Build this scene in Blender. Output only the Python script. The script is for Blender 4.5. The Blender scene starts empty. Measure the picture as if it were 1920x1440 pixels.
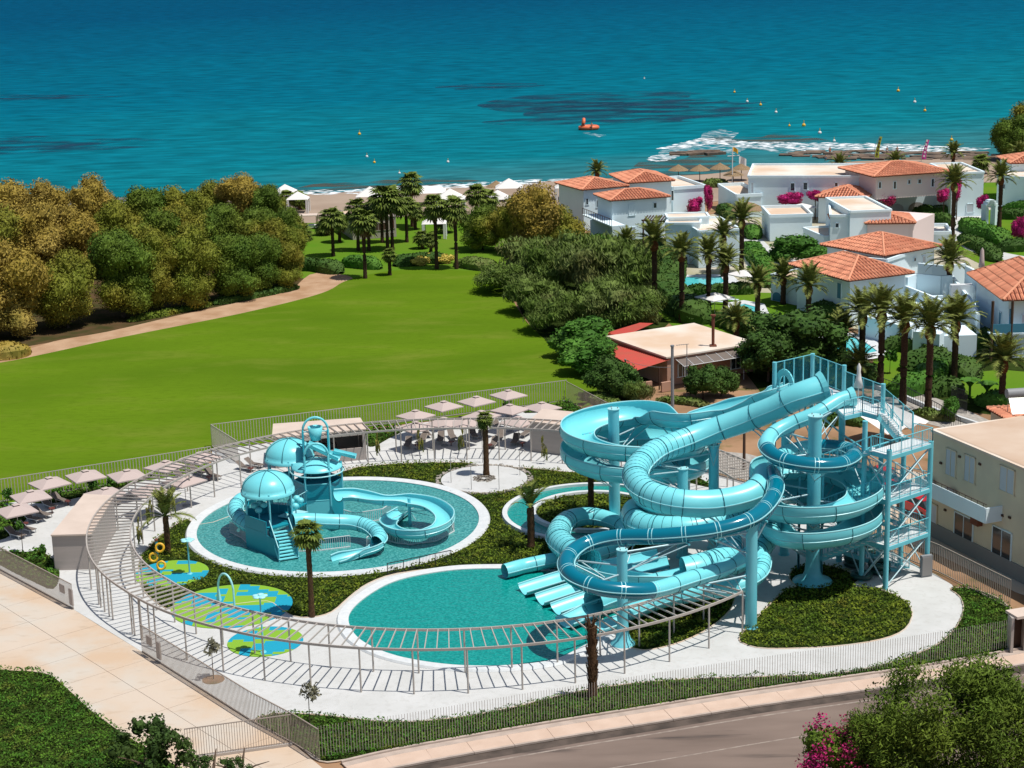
import bpy, bmesh, math, random
from mathutils import Vector, Matrix, noise
from mathutils.geometry import tessellate_polygon
S = bpy.context.scene
C = S.collection
R = math.radians
PI = math.pi

# ---------------------------------------------------------------- camera, sky, sun
CAM_F, CAM_TH, CAM_RO, CAM_H = 3300.0, R(14.4), R(1.5), 46.0
cam = bpy.data.cameras.new('camera')
cam.sensor_width = 36.0
cam.lens = 36.0 * CAM_F / 1920.0
cam.clip_start = 1.0
cam.clip_end = 20000.0
co = bpy.data.objects.new('camera', cam)
C.objects.link(co)
co.location = (0, 0, CAM_H)
co.rotation_euler = (Matrix.Rotation(PI / 2 - CAM_TH, 3, 'X') @ Matrix.Rotation(-CAM_RO, 3, 'Z')).to_euler()
S.camera = co

SUN = Vector((1.1, -0.5, 3.0)).normalized()
w = bpy.data.worlds.new('World')
S.world = w
w.use_nodes = True
nt = w.node_tree
nt.nodes.clear()
sky = nt.nodes.new('ShaderNodeTexSky')
sky.sky_type = 'NISHITA'
sky.sun_disc = False
sky.sun_elevation = math.asin(SUN.z)
sky.sun_rotation = math.atan2(SUN.x, SUN.y)
bg = nt.nodes.new('ShaderNodeBackground')
bg.inputs['Strength'].default_value = 0.08
ow = nt.nodes.new('ShaderNodeOutputWorld')
nt.links.new(sky.outputs[0], bg.inputs[0])
nt.links.new(bg.outputs[0], ow.inputs[0])
sl = bpy.data.lights.new('sun', 'SUN')
sl.energy = 4.6
sl.angle = R(0.53)
sl.color = (1.0, 0.955, 0.89)
so = bpy.data.objects.new('sun', sl)
C.objects.link(so)
so.rotation_euler = SUN.to_track_quat('Z', 'Y').to_euler()
so.location = (60, -40, 200)
S.view_settings.view_transform = 'Standard'
S.view_settings.look = 'None'
S.view_settings.gamma = 1.0
S.view_settings.exposure = 0.0
S.view_settings.use_curve_mapping = False
S.render.resolution_x = 1024
S.render.resolution_y = 768

# ---------------------------------------------------------------- survey: sight lines of the photo -> metres
def ray(px, py):
    u = px - 960.0
    v = 720.0 - py
    c, s = math.cos(CAM_RO), math.sin(CAM_RO)
    a = u * c + v * s
    b = -u * s + v * c
    return Vector((a, CAM_F * math.cos(CAM_TH) + b * math.sin(CAM_TH), -CAM_F * math.sin(CAM_TH) + b * math.cos(CAM_TH)))
def P(px, py, z=0.0):
    d = ray(px, py)
    t = (z - CAM_H) / d.z
    return Vector((d.x * t, d.y * t, z))
def top_z(px, py_base, py_top):
    """height of an upright whose foot is at (px, py_base) and top at py_top"""
    b = P(px, py_base)
    d = ray(px, py_top)
    t = b.y / d.y
    return CAM_H + d.z * t
def PL(pts, z=0.0):
    return [P(p[0], p[1], z) for p in pts]

# ---------------------------------------------------------------- materials
def mat(name, col, rough=0.6, spec=0.5, metal=0.0, var=None, vscale=1.0, bump=0.0, bscale=8.0, coord='Object', stretch=None, detail=4.0, island=0.0, trans=0.0):
    """principled material; var = second colour mixed in by noise (vscale in 1/m)"""
    m = bpy.data.materials.new(name)
    m.use_nodes = True
    t = m.node_tree
    b = t.nodes['Principled BSDF']
    b.inputs['Base Color'].default_value = (*col, 1)
    b.inputs['Roughness'].default_value = rough
    b.inputs['Specular IOR Level'].default_value = spec
    b.inputs['Metallic'].default_value = metal
    if var or bump:
        tc = t.nodes.new('ShaderNodeTexCoord')
        src = tc.outputs[coord]
        if coord == 'Geo':
            pass
        if stretch:
            mp = t.nodes.new('ShaderNodeMapping')
            mp.inputs['Scale'].default_value = stretch
            t.links.new(src, mp.inputs[0])
            src = mp.outputs[0]
    last = None
    if var:
        n = t.nodes.new('ShaderNodeTexNoise')
        n.inputs['Scale'].default_value = vscale
        n.inputs['Detail'].default_value = detail
        t.links.new(src, n.inputs['Vector'])
        r = t.nodes.new('ShaderNodeMapRange')
        r.inputs['From Min'].default_value = 0.36
        r.inputs['From Max'].default_value = 0.64
        t.links.new(n.outputs['Fac'], r.inputs['Value'])
        mx = t.nodes.new('ShaderNodeMix')
        mx.data_type = 'RGBA'
        mx.inputs['A'].default_value = (*col, 1)
        mx.inputs['B'].default_value = (*var, 1)
        t.links.new(r.outputs[0], mx.inputs['Factor'])
        last = mx.outputs['Result']
    if island:
        g = t.nodes.new('ShaderNodeNewGeometry')
        hs = t.nodes.new('ShaderNodeHueSaturation')
        r2 = t.nodes.new('ShaderNodeMapRange')
        r2.inputs['To Min'].default_value = 1 - island
        r2.inputs['To Max'].default_value = 1 + island
        t.links.new(g.outputs['Random Per Island'], r2.inputs['Value'])
        t.links.new(r2.outputs[0], hs.inputs['Value'])
        if last:
            t.links.new(last, hs.inputs['Color'])
        else:
            hs.inputs['Color'].default_value = (*col, 1)
        last = hs.outputs[0]
    if last:
        t.links.new(last, b.inputs['Base Color'])
    if bump:
        n2 = t.nodes.new('ShaderNodeTexNoise')
        n2.inputs['Scale'].default_value = bscale
        n2.inputs['Detail'].default_value = 3
        t.links.new(src, n2.inputs['Vector'])
        bp = t.nodes.new('ShaderNodeBump')
        bp.inputs['Strength'].default_value = 1.0
        bp.inputs['Distance'].default_value = bump
        t.links.new(n2.outputs['Fac'], bp.inputs['Height'])
        t.links.new(bp.outputs[0], b.inputs['Normal'])
    if trans:
        b.inputs['Alpha'].default_value = 1 - trans
    return m

def second_noise(m, col3, scale, lo, hi, stretch=None, coord='Object', amount=1.0):
    """mix a third colour over a material's base colour where a noise is high"""
    t = m.node_tree
    b = t.nodes['Principled BSDF']
    l = b.inputs['Base Color'].links
    tc = t.nodes.new('ShaderNodeTexCoord')
    src = tc.outputs[coord]
    if stretch:
        mp = t.nodes.new('ShaderNodeMapping')
        mp.inputs['Scale'].default_value = stretch
        t.links.new(src, mp.inputs[0])
        src = mp.outputs[0]
    n = t.nodes.new('ShaderNodeTexNoise')
    n.inputs['Scale'].default_value = scale
    n.inputs['Detail'].default_value = 5
    t.links.new(src, n.inputs['Vector'])
    r = t.nodes.new('ShaderNodeMapRange')
    r.inputs['From Min'].default_value = lo
    r.inputs['From Max'].default_value = hi
    r.inputs['To Max'].default_value = amount
    t.links.new(n.outputs['Fac'], r.inputs['Value'])
    mx = t.nodes.new('ShaderNodeMix')
    mx.data_type = 'RGBA'
    mx.inputs['B'].default_value = (*col3, 1)
    if l:
        t.links.new(l[0].from_socket, mx.inputs['A'])
    else:
        mx.inputs['A'].default_value = b.inputs['Base Color'].default_value
    t.links.new(r.outputs[0], mx.inputs['Factor'])
    t.links.new(mx.outputs['Result'], b.inputs['Base Color'])
    return m

M = {}
M['turq'] = mat('turquoise_gelcoat', (0.17, 0.64, 0.70), 0.32, 0.4, var=(0.20, 0.68, 0.735), vscale=0.5)
M['turq_dark'] = mat('turquoise_seam', (0.012, 0.13, 0.17), 0.5)
M['lip'] = mat('pale_lip', (0.35, 0.72, 0.76), 0.35)  # pale copy of the gelcoat; on tube seams it stands for sunlit flanges
M['blue'] = mat('deep_blue_tube', (0.0, 0.16, 0.24), 0.14, 0.6)
M['steel_t'] = mat('turquoise_steel', (0.14, 0.55, 0.63), 0.4, var=(0.17, 0.58, 0.66), vscale=0.6)
M['steel_k'] = mat('turquoise_panel', (0.008, 0.27, 0.35), 0.35)  # darker teal copy of the turquoise, shade of panel faces put into colour
M['galv'] = mat('galvanised_brace', (0.40, 0.56, 0.60), 0.4, metal=0.2)
M['beige_metal'] = mat('beige_metal', (0.43, 0.385, 0.345), 0.5)
M['beige_dark'] = mat('beige_slat_metal', (0.33, 0.275, 0.23), 0.55)
M['white_paint'] = mat('white_plaster', (0.75, 0.89, 0.94), 0.8, 0.2, var=(0.70, 0.84, 0.90), vscale=0.35)  # blue tint of sky fill in shade put into the white
M['pink_paint'] = mat('pink_plaster', (0.74, 0.62, 0.60), 0.85, 0.2)
M['flat_roof'] = mat('sandy_flat_roof', (0.72, 0.66, 0.58), 0.9, 0.2, var=(0.62, 0.46, 0.33), vscale=0.16)
M['tile'] = mat('terracotta_tiles', (0.68, 0.29, 0.17), 0.8, 0.3, var=(0.56, 0.21, 0.12), vscale=0.5, island=0.16)
M['tile_cap'] = mat('terracotta_ridge_tile', (0.70, 0.32, 0.19), 0.8, 0.3)
M['tile_under'] = mat('terracotta_underlay', (0.13, 0.035, 0.02), 0.9, 0.2)
M['salmon'] = mat('salmon_plaster', (0.52, 0.31, 0.22), 0.85, 0.2, var=(0.46, 0.27, 0.19), vscale=0.6)
M['cream'] = mat('cream_plaster', (0.72, 0.63, 0.46), 0.85, 0.2, var=(0.64, 0.56, 0.42), vscale=0.5)
M['grey_plaster'] = mat('grey_plinth_plaster', (0.26, 0.25, 0.24), 0.85, 0.2)
M['red_sheet'] = mat('red_roof_sheet', (0.50, 0.055, 0.035), 0.6, var=(0.42, 0.07, 0.04), vscale=0.8)
M['glass'] = mat('window_glass', (0.03, 0.045, 0.055), 0.08, 0.8)
M['shutter'] = mat('pale_shutter', (0.52, 0.56, 0.60), 0.6)
M['blue_paint'] = mat('blue_woodwork', (0.05, 0.22, 0.34), 0.6)
M['wood'] = mat('dark_wood', (0.07, 0.035, 0.02), 0.7)
M['rust'] = mat('rusty_pipe', (0.17, 0.05, 0.025), 0.8)
M['grey_pole'] = mat('grey_pole', (0.24, 0.25, 0.26), 0.6)
M['black'] = mat('black_metal', (0.02, 0.02, 0.022), 0.5)
M['white_metal'] = mat('white_metal', (0.72, 0.74, 0.74), 0.4)
M['parasol'] = mat('beige_parasol_cloth', (0.48, 0.395, 0.365), 0.9, 0.1)
M['cloth_white'] = mat('white_canvas', (0.74, 0.72, 0.69), 0.9, 0.1)
M['lounger'] = mat('taupe_sling', (0.16, 0.13, 0.11), 0.8)
M['lounger_blue'] = mat('pale_cushion', (0.55, 0.66, 0.72), 0.9)
M['table_red'] = mat('mahogany_table', (0.13, 0.03, 0.02), 0.5)
M['kiosk'] = mat('kiosk_board', (0.41, 0.355, 0.325), 0.7, var=(0.37, 0.325, 0.295), vscale=0.8, stretch=(0.3, 0.3, 4))
M['kiosk_roof'] = mat('kiosk_roof', (0.62, 0.51, 0.43), 0.8, var=(0.56, 0.455, 0.38), vscale=0.6)
M['deck'] = mat('stamped_concrete', (0.565, 0.57, 0.56), 0.8, 0.2, var=(0.51, 0.515, 0.50), vscale=0.4, bump=0.006, bscale=2.5, detail=8)
second_noise(M['deck'], (0.46, 0.46, 0.44), 2.2, 0.54, 0.62, amount=0.45)
M['rim'] = mat('pool_rim_stone', (0.66, 0.68, 0.68), 0.6, var=(0.58, 0.61, 0.62), vscale=2.5)
M['slab'] = mat('tan_concrete', (0.565, 0.475, 0.385), 0.85, 0.2, var=(0.54, 0.40, 0.28), vscale=0.16, detail=8)
second_noise(M['slab'], (0.54, 0.49, 0.42), 0.25, 0.45, 0.68)
second_noise(M['slab'], (0.40, 0.30, 0.21), 1.3, 0.58, 0.75, stretch=(0.5, 1.2, 1), amount=0.5)
M['joint'] = mat('slab_joint', (0.26, 0.16, 0.09), 0.9)
M['paving'] = mat('sidewalk_stone', (0.60, 0.455, 0.36), 0.85, 0.2, var=(0.54, 0.40, 0.31), vscale=0.8, detail=8)
M['kerb'] = mat('kerb_stone', (0.47, 0.38, 0.32), 0.85, var=(0.38, 0.31, 0.26), vscale=1.2)
M['asphalt'] = mat('worn_asphalt', (0.225, 0.17, 0.14), 0.9, 0.2, var=(0.15, 0.112, 0.092), vscale=0.3, stretch=(0.25, 1, 1), detail=10)
second_noise(M['asphalt'], (0.05, 0.042, 0.04), 0.5, 0.6, 0.72, stretch=(0.18, 1.6, 1), amount=0.8)
M['roadpaint'] = mat('faded_road_paint', (0.33, 0.275, 0.23), 0.9, var=(0.23, 0.18, 0.15), vscale=2.0)
M['lawn'] = mat('mown_lawn', (0.108, 0.19, 0.010), 1.0, 0.0, var=(0.078, 0.148, 0.008), vscale=0.045, stretch=(0.6, 1.6, 1), bump=0.05, bscale=3.0, detail=8)
second_noise(M['lawn'], (0.15, 0.195, 0.024), 0.12, 0.5, 0.72, stretch=(0.7, 1.6, 1), amount=0.7)
second_noise(M['lawn'], (0.08, 0.14, 0.008), 1.6, 0.48, 0.7, stretch=(0.5, 1.2, 1), amount=0.55)
M['lawn2'] = mat('garden_lawn', (0.09, 0.20, 0.015), 1.0, 0.0, var=(0.12, 0.20, 0.02), vscale=0.12, bump=0.04, bscale=3)
M['soil'] = mat('bed_soil', (0.022, 0.036, 0.008), 1.0, 0.0, var=(0.035, 0.055, 0.012), vscale=1.2)
M['woodfloor'] = mat('leaf_litter', (0.10, 0.062, 0.032), 1.0, 0.0, var=(0.05, 0.05, 0.018), vscale=0.4, detail=8)
M['earth'] = mat('dry_earth', (0.36, 0.22, 0.13), 1.0, 0.0, var=(0.25, 0.15, 0.085), vscale=0.22, detail=8)
second_noise(M['earth'], (0.10, 0.11, 0.03), 0.3, 0.56, 0.66, amount=0.7)
M['track'] = mat('dirt_track', (0.46, 0.31, 0.20), 1.0, 0.0, var=(0.36, 0.22, 0.13), vscale=0.35, detail=8, bump=0.06, bscale=1.2)
M['gravel'] = mat('pale_gravel', (0.42, 0.39, 0.35), 1.0, 0.1, var=(0.30, 0.28, 0.25), vscale=3)
M['sand'] = mat('beach_sand', (0.36, 0.28, 0.215), 1.0, 0.1, var=(0.30, 0.225, 0.17), vscale=0.1, detail=8)
M['wet'] = mat('wet_shore', (0.10, 0.105, 0.10), 0.4, 0.4, var=(0.19, 0.165, 0.14), vscale=0.12, stretch=(0.3, 1.5, 1), detail=8)
M['rock'] = mat('shore_rock', (0.19, 0.13, 0.085), 0.9, var=(0.09, 0.065, 0.05), vscale=0.5, bump=0.2, bscale=1.0)
M['trunk'] = mat('palm_trunk', (0.085, 0.05, 0.03), 0.95, 0.1, var=(0.05, 0.03, 0.02), vscale=3, stretch=(1, 1, 3), bump=0.06, bscale=6)
M['trunk_rough'] = mat('shaggy_palm_trunk', (0.15, 0.085, 0.045), 0.95, 0.1, var=(0.07, 0.04, 0.02), vscale=5, bump=0.1, bscale=9)
M['boot'] = mat('palm_boots', (0.17, 0.07, 0.03), 0.95, 0.1, var=(0.08, 0.035, 0.015), vscale=4, bump=0.1, bscale=6)
M['bark'] = mat('bark', (0.10, 0.07, 0.05), 0.95, 0.1)
def leafmat(name, a, b, c=None, isl=0.4, vs=0.35, rough=0.6):
    m = mat(name, a, rough, 0.08, var=b, vscale=vs, island=isl)
    if c:
        second_noise(m, c, vs * 1.7, 0.55, 0.72, amount=0.8)
    return m
M['tam'] = leafmat('tamarisk_foliage', (0.12, 0.16, 0.018), (0.28, 0.22, 0.035), (0.075, 0.13, 0.016), vs=0.22, isl=0.28)
M['tam_gold'] = leafmat('golden_tamarisk_foliage', (0.26, 0.195, 0.03), (0.36, 0.26, 0.07), (0.13, 0.15, 0.018), vs=0.22, isl=0.28)
M['tam_green'] = leafmat('green_tamarisk_foliage', (0.07, 0.13, 0.018), (0.14, 0.165, 0.02), (0.27, 0.21, 0.03), vs=0.22, isl=0.28)
M['shrub_grey'] = leafmat('grey_green_foliage', (0.075, 0.125, 0.018), (0.16, 0.20, 0.06), (0.085, 0.06, 0.02))
M['shrub_dark'] = leafmat('dark_green_foliage', (0.035, 0.08, 0.015), (0.06, 0.11, 0.022))
M['shrub_green'] = leafmat('bright_green_foliage', (0.05, 0.14, 0.02), (0.08, 0.18, 0.025))
M['pepper'] = leafmat('pepper_tree_foliage', (0.065, 0.115, 0.014), (0.135, 0.18, 0.022), (0.035, 0.065, 0.012), vs=0.3)
M['boug'] = leafmat('magenta_bracts', (0.42, 0.02, 0.15), (0.36, 0.03, 0.10), (0.07, 0.10, 0.03), vs=0.5)
M['palm_leaf'] = leafmat('date_palm_leaf', (0.11, 0.145, 0.028), (0.19, 0.21, 0.055), vs=0.5, isl=0.5)
M['fan_leaf'] = leafmat('fan_palm_leaf', (0.075, 0.115, 0.018), (0.13, 0.165, 0.03), vs=0.5, isl=0.5)
M['dry_leaf'] = mat('dry_palm_leaf', (0.20, 0.12, 0.05), 0.9, island=0.4)
M['cover'] = leafmat('ground_cover', (0.032, 0.10, 0.010), (0.07, 0.145, 0.014), (0.13, 0.125, 0.02), isl=0.55, vs=0.6)
M['cover2'] = leafmat('garden_cover', (0.055, 0.10, 0.008), (0.115, 0.15, 0.012), (0.12, 0.105, 0.015), isl=0.55, vs=0.5)
M['stone'] = mat('rubble_stone', (0.40, 0.36, 0.31), 0.9, var=(0.26, 0.23, 0.19), vscale=2)
M['red_car'] = mat('red_car_paint', (0.50, 0.012, 0.02), 0.2, 0.6)
M['yellow'] = mat('yellow_plastic', (0.75, 0.42, 0.02), 0.4)
M['orange'] = mat('orange_inflatable', (0.75, 0.16, 0.06), 0.5)
M['pink_flag'] = mat('pink_banner', (0.62, 0.06, 0.33), 0.8)
M['lime_flag'] = mat('lime_banner', (0.42, 0.48, 0.05), 0.8)
M['skin'] = mat('skin', (0.42, 0.22, 0.14), 0.7)
M['thatch'] = mat('thatch', (0.32, 0.23, 0.14), 1.0, 0.0, var=(0.20, 0.14, 0.08), vscale=6)
M['raft'] = mat('dark_green_raft', (0.012, 0.06, 0.05), 0.4)


# ---------------------------------------------------------------- mesh builder
class MB:
    def __init__(self):
        self.v, self.f, self.mi, self.sm = [], [], [], []
        self.cur = 0
    def add(self, vs, fs, smooth=False):
        o = len(self.v)
        self.v += [tuple(x) for x in vs]
        for f in fs:
            self.f.append([i + o for i in f])
            self.mi.append(self.cur)
            self.sm.append(smooth)
        return self
    def box(self, c, s, rz=0.0, rot=None):
        m = rot if rot else Matrix.Rotation(rz, 3, 'Z')
        c = Vector(c)
        vs = [c + m @ Vector((x * s[0] / 2, y * s[1] / 2, z * s[2] / 2)) for x in (-1, 1) for y in (-1, 1) for z in (-1, 1)]
        return self.add(vs, [(0, 1, 3, 2), (4, 6, 7, 5), (0, 4, 5, 1), (2, 3, 7, 6), (0, 2, 6, 4), (1, 5, 7, 3)])
    def bar(self, a, b, wd, ht, up=Vector((0, 0, 1))):
        a, b = Vector(a), Vector(b)
        d = (b - a)
        L = d.length
        if L < 1e-5:
            return self
        d.normalize()
        s = d.cross(up)
        if s.length < 1e-4:
            s = Vector((1, 0, 0))
        s.normalize()
        u = s.cross(d)
        m = Matrix((s, d, u)).transposed()
        return self.box((a + b) / 2, (wd, L, ht), rot=m)
    def cyl(self, a, b, r0, r1=None, n=10, caps=True, smooth=True):
        r1 = r0 if r1 is None else r1
        return self.tube([a, b], [r0, r1], n, caps, smooth)
    def tube(self, path, r, n=8, caps=True, smooth=True, closed=False):
        path = [Vector(p) for p in path]
        k = len(path)
        rs = r if isinstance(r, (list, tuple)) else [r] * k
        vs = []
        for i, p in enumerate(path):
            if closed:
                t = path[(i + 1) % k] - path[i - 1]
            else:
                t = path[min(i + 1, k - 1)] - path[max(i - 1, 0)]
            t.normalize()
            s = t.cross(Vector((0, 0, 1)))
            if s.length < 0.02:
                s = Vector((1, 0, 0))
            s.normalize()
            u = s.cross(t)
            for j in range(n):
                a = 2 * PI * j / n
                vs.append(p + (s * math.cos(a) + u * math.sin(a)) * rs[i])
        fs = []
        for i in range(k if closed else k - 1):
            i2 = (i + 1) % k
            for j in range(n):
                fs.append((i * n + j, i * n + (j + 1) % n, i2 * n + (j + 1) % n, i2 * n + j))
        self.add(vs, fs, smooth)
        if caps and not closed:
            self.add(vs[:n], [tuple(range(n))])
            self.add(vs[-n:], [tuple(range(n - 1, -1, -1))])
        return self
    def prism(self, poly, z0, z1):
        n = len(poly)
        p = [(q[0], q[1]) for q in poly]
        ar = sum(p[i][0] * p[(i + 1) % n][1] - p[(i + 1) % n][0] * p[i][1] for i in range(n))
        if ar < 0:
            p.reverse()
        tri = tessellate_polygon([[Vector((x, y, 0)) for x, y in p]])
        top = [(x, y, z1) for x, y in p]
        self.add(top, [tuple(t) for t in tri])
        bot = [(x, y, z0) for x, y in p]
        self.add(bot + top, [(i, (i + 1) % n, n + (i + 1) % n, n + i) for i in range(n)])
        self.add(bot, [tuple(reversed(t)) for t in tri])
        return self
    def sheet(self, poly, z):
        tri = tessellate_polygon([[Vector((q[0], q[1], 0)) for q in poly]])
        return self.add([(q[0], q[1], z) for q in poly], [tuple(t) for t in tri])
    def lathe(self, c, prof, n=20, smooth=True, a0=0.0, a1=2 * PI):
        c = Vector(c)
        full = abs(a1 - a0 - 2 * PI) < 1e-4
        m = n if full else n + 1
        vs = []
        for (r, z) in prof:
            for j in range(m):
                a = a0 + (a1 - a0) * j / n
                vs.append(c + Vector((r * math.cos(a), r * math.sin(a), z)))
        fs = []
        for i in range(len(prof) - 1):
            for j in range(n):
                j2 = (j + 1) % m
                fs.append((i * m + j, i * m + j2, (i + 1) * m + j2, (i + 1) * m + j))
        return self.add(vs, fs, smooth)
    def ball(self, c, r, n=12, k=7):
        if not isinstance(r, (tuple, list)):
            r = (r, r, r)
        vs, fs = [], []
        for i in range(k + 1):
            ph = PI * i / k - PI / 2
            for j in range(n):
                a = 2 * PI * j / n
                vs.append((c[0] + r[0] * math.cos(ph) * math.cos(a), c[1] + r[1] * math.cos(ph) * math.sin(a), c[2] + r[2] * math.sin(ph)))
        for i in range(k):
            for j in range(n):
                fs.append((i * n + j, i * n + (j + 1) % n, (i + 1) * n + (j + 1) % n, (i + 1) * n + j))
        return self.add(vs, fs, True)
    def mesh(self, name, mats, off=Vector((0, 0, 0))):
        me = bpy.data.meshes.new(name)
        off = Vector(off)
        me.from_pydata([(x - off.x, y - off.y, z - off.z) for x, y, z in self.v], [], self.f)
        if not isinstance(mats, (list, tuple)):
            mats = [mats]
        for m in mats:
            me.materials.append(m)
        me.polygons.foreach_set('material_index', self.mi)
        me.polygons.foreach_set('use_smooth', self.sm)
        me.update()
        bm = bmesh.new()
        bm.from_mesh(me)
        bmesh.ops.recalc_face_normals(bm, faces=bm.faces) if len(bm.faces) < 3000 and not self.nofix else None
        bm.to_mesh(me)
        bm.free()
        return me
    nofix = False
    def build(self, name, mats, parent=None, off=None, loc=None):
        if off is None:
            off = Vector((0, 0, 0))
            if parent:
                q = parent
                while q:
                    off += q.location
                    q = q.parent
            elif self.v:
                xs = [q[0] for q in self.v]
                ys = [q[1] for q in self.v]
                off = Vector(((min(xs) + max(xs)) / 2, (min(ys) + max(ys)) / 2, min(q[2] for q in self.v)))
        me = self.mesh(name, mats, off)
        o = bpy.data.objects.new(name, me)
        C.objects.link(o)
        if parent:
            o.parent = parent
        else:
            o.location = off
        return o

def put(name, me, parent=None, loc=(0, 0, 0), rot=(0, 0, 0), sc=(1, 1, 1)):
    o = bpy.data.objects.new(name, me)
    C.objects.link(o)
    if parent:
        o.parent = parent
    o.location = loc
    o.rotation_euler = rot
    o.scale = sc
    return o
def tag(o, label, cat, group=None, kind=None):
    pass
    o['label'] = label
    o['category'] = cat
    if group:
        o['group'] = group
    if kind:
        o['kind'] = kind
    return o
def thing(name, label, cat, loc, group=None, rz=0.0):
    o = bpy.data.objects.new(name, None)
    o.empty_display_size = 0.3
    C.objects.link(o)
    o.location = loc
    o.rotation_euler = (0, 0, rz)
    return tag(o, label, cat, group)
def struct(name, mb, m, kind='structure'):
    o = mb.build(name, m)
    o['kind'] = kind
    return o
ORD = ['first', 'second', 'third', 'fourth', 'fifth', 'sixth', 'seventh', 'eighth', 'ninth', 'tenth', 'eleventh', 'twelfth', 'thirteenth', 'fourteenth', 'fifteenth', 'sixteenth', 'seventeenth', 'eighteenth', 'nineteenth', 'twentieth']

def catmull(pts, n=8, closed=False):
    pts = [Vector(p) for p in pts]
    out = []
    k = len(pts)
    for i in range(k if closed else k - 1):
        if closed:
            a, b, c, d = pts[i - 1], pts[i], pts[(i + 1) % k], pts[(i + 2) % k]
        else:
            a, b, c, d = pts[max(i - 1, 0)], pts[i], pts[i + 1], pts[min(i + 2, k - 1)]
        for j in range(n):
            t = j / n
            out.append(0.5 * ((2 * b) + (c - a) * t + (2 * a - 5 * b + 4 * c - d) * t * t + (3 * b - a - 3 * c + d) * t ** 3))
    if not closed:
        out.append(pts[-1])
    return out
def resample(path, step):
    L = [0]
    for i in range(1, len(path)):
        L.append(L[-1] + (path[i] - path[i - 1]).length)
    n = max(1, int(round(L[-1] / step)))
    out, j = [], 0
    for k in range(n + 1):
        s = L[-1] * k / n
        while j < len(path) - 2 and L[j + 1] < s:
            j += 1
        d = L[j + 1] - L[j]
        t = (s - L[j]) / d if d > 1e-9 else 0
        out.append(path[j].lerp(path[j + 1], max(0, min(1, t))))
    return out
def inside(p, poly):
    x, y, c = p[0], p[1], False
    j = len(poly) - 1
    for i in range(len(poly)):
        xi, yi, xj, yj = poly[i][0], poly[i][1], poly[j][0], poly[j][1]
        if (yi > y) != (yj > y) and x < (xj - xi) * (y - yi) / (yj - yi) + xi:
            c = not c
        j = i
    return c
def clip_poly(sub, clip):
    ar = sum(clip[i][0] * clip[(i + 1) % len(clip)][1] - clip[(i + 1) % len(clip)][0] * clip[i][1] for i in range(len(clip)))
    if ar < 0:
        clip = clip[::-1]
    out = [(p[0], p[1]) for p in sub]
    for i in range(len(clip)):
        a, b = clip[i], clip[(i + 1) % len(clip)]
        def side(p):
            return (b[0] - a[0]) * (p[1] - a[1]) - (b[1] - a[1]) * (p[0] - a[0])
        inp, out = out, []
        for j in range(len(inp)):
            p, q = inp[j], inp[(j + 1) % len(inp)]
            sp, sq = side(p), side(q)
            if sp >= 0:
                out.append(p)
            if (sp >= 0) != (sq >= 0):
                t = sp / (sp - sq)
                out.append((p[0] + (q[0] - p[0]) * t, p[1] + (q[1] - p[1]) * t))
        if not out:
            return []
    return out
def circ(cx, cy, rx, ry=None, n=64, rot=0.0):
    ry = ry or rx
    c, s = math.cos(rot), math.sin(rot)
    return [Vector((cx + rx * math.cos(a) * c - ry * math.sin(a) * s, cy + rx * math.cos(a) * s + ry * math.sin(a) * c, 0)) for a in [2 * PI * i / n for i in range(n)]]

# ================================================================= GROUND, SEA
def far(px, py, z=0.0):
    return P(px, py, z)
shore = [(-700, 398), (-300, 388), (0, 379), (300, 375), (430, 371), (519, 367), (650, 363), (744, 358), (875, 350), (969, 346), (1075, 338), (1200, 334), (1340, 327), (1420, 319), (1500, 316), (1550, 311), (1600, 304), (1700, 301), (1800, 300), (1900, 296), (2050, 290), (2500, 278)]
sh = [P(*p) for p in shore]
shc = resample(catmull(sh, 6), 6.0)
# seabed / land sheet: flat land, then a beach that slopes under the water
mb = MB()
land = [(-3000, -600), (3000, -600)] + [(3000, 560)] + [(p.x, p.y) for p in reversed(shc)] + [(-3000, 300)]
mb.sheet(land, -0.05)
edge = [Vector((3000, 560, 0))] + list(reversed(shc)) + [Vector((-3000, 300, 0))]
vs, fs = [], []
for k, (dy, z) in enumerate([(0, -0.05), (6, -0.5), (60, -6), (9000, -40)]):
    for p in edge:
        vs.append((p.x * (1 if k < 3 else 3), p.y + dy, z))
n = len(edge)
for k in range(3):
    for i in range(n - 1):
        fs.append((k * n + i, k * n + i + 1, (k + 1) * n + i + 1, (k + 1) * n + i))
mb.add(vs, fs)
struct('ground', mb, M['earth'])

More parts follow.
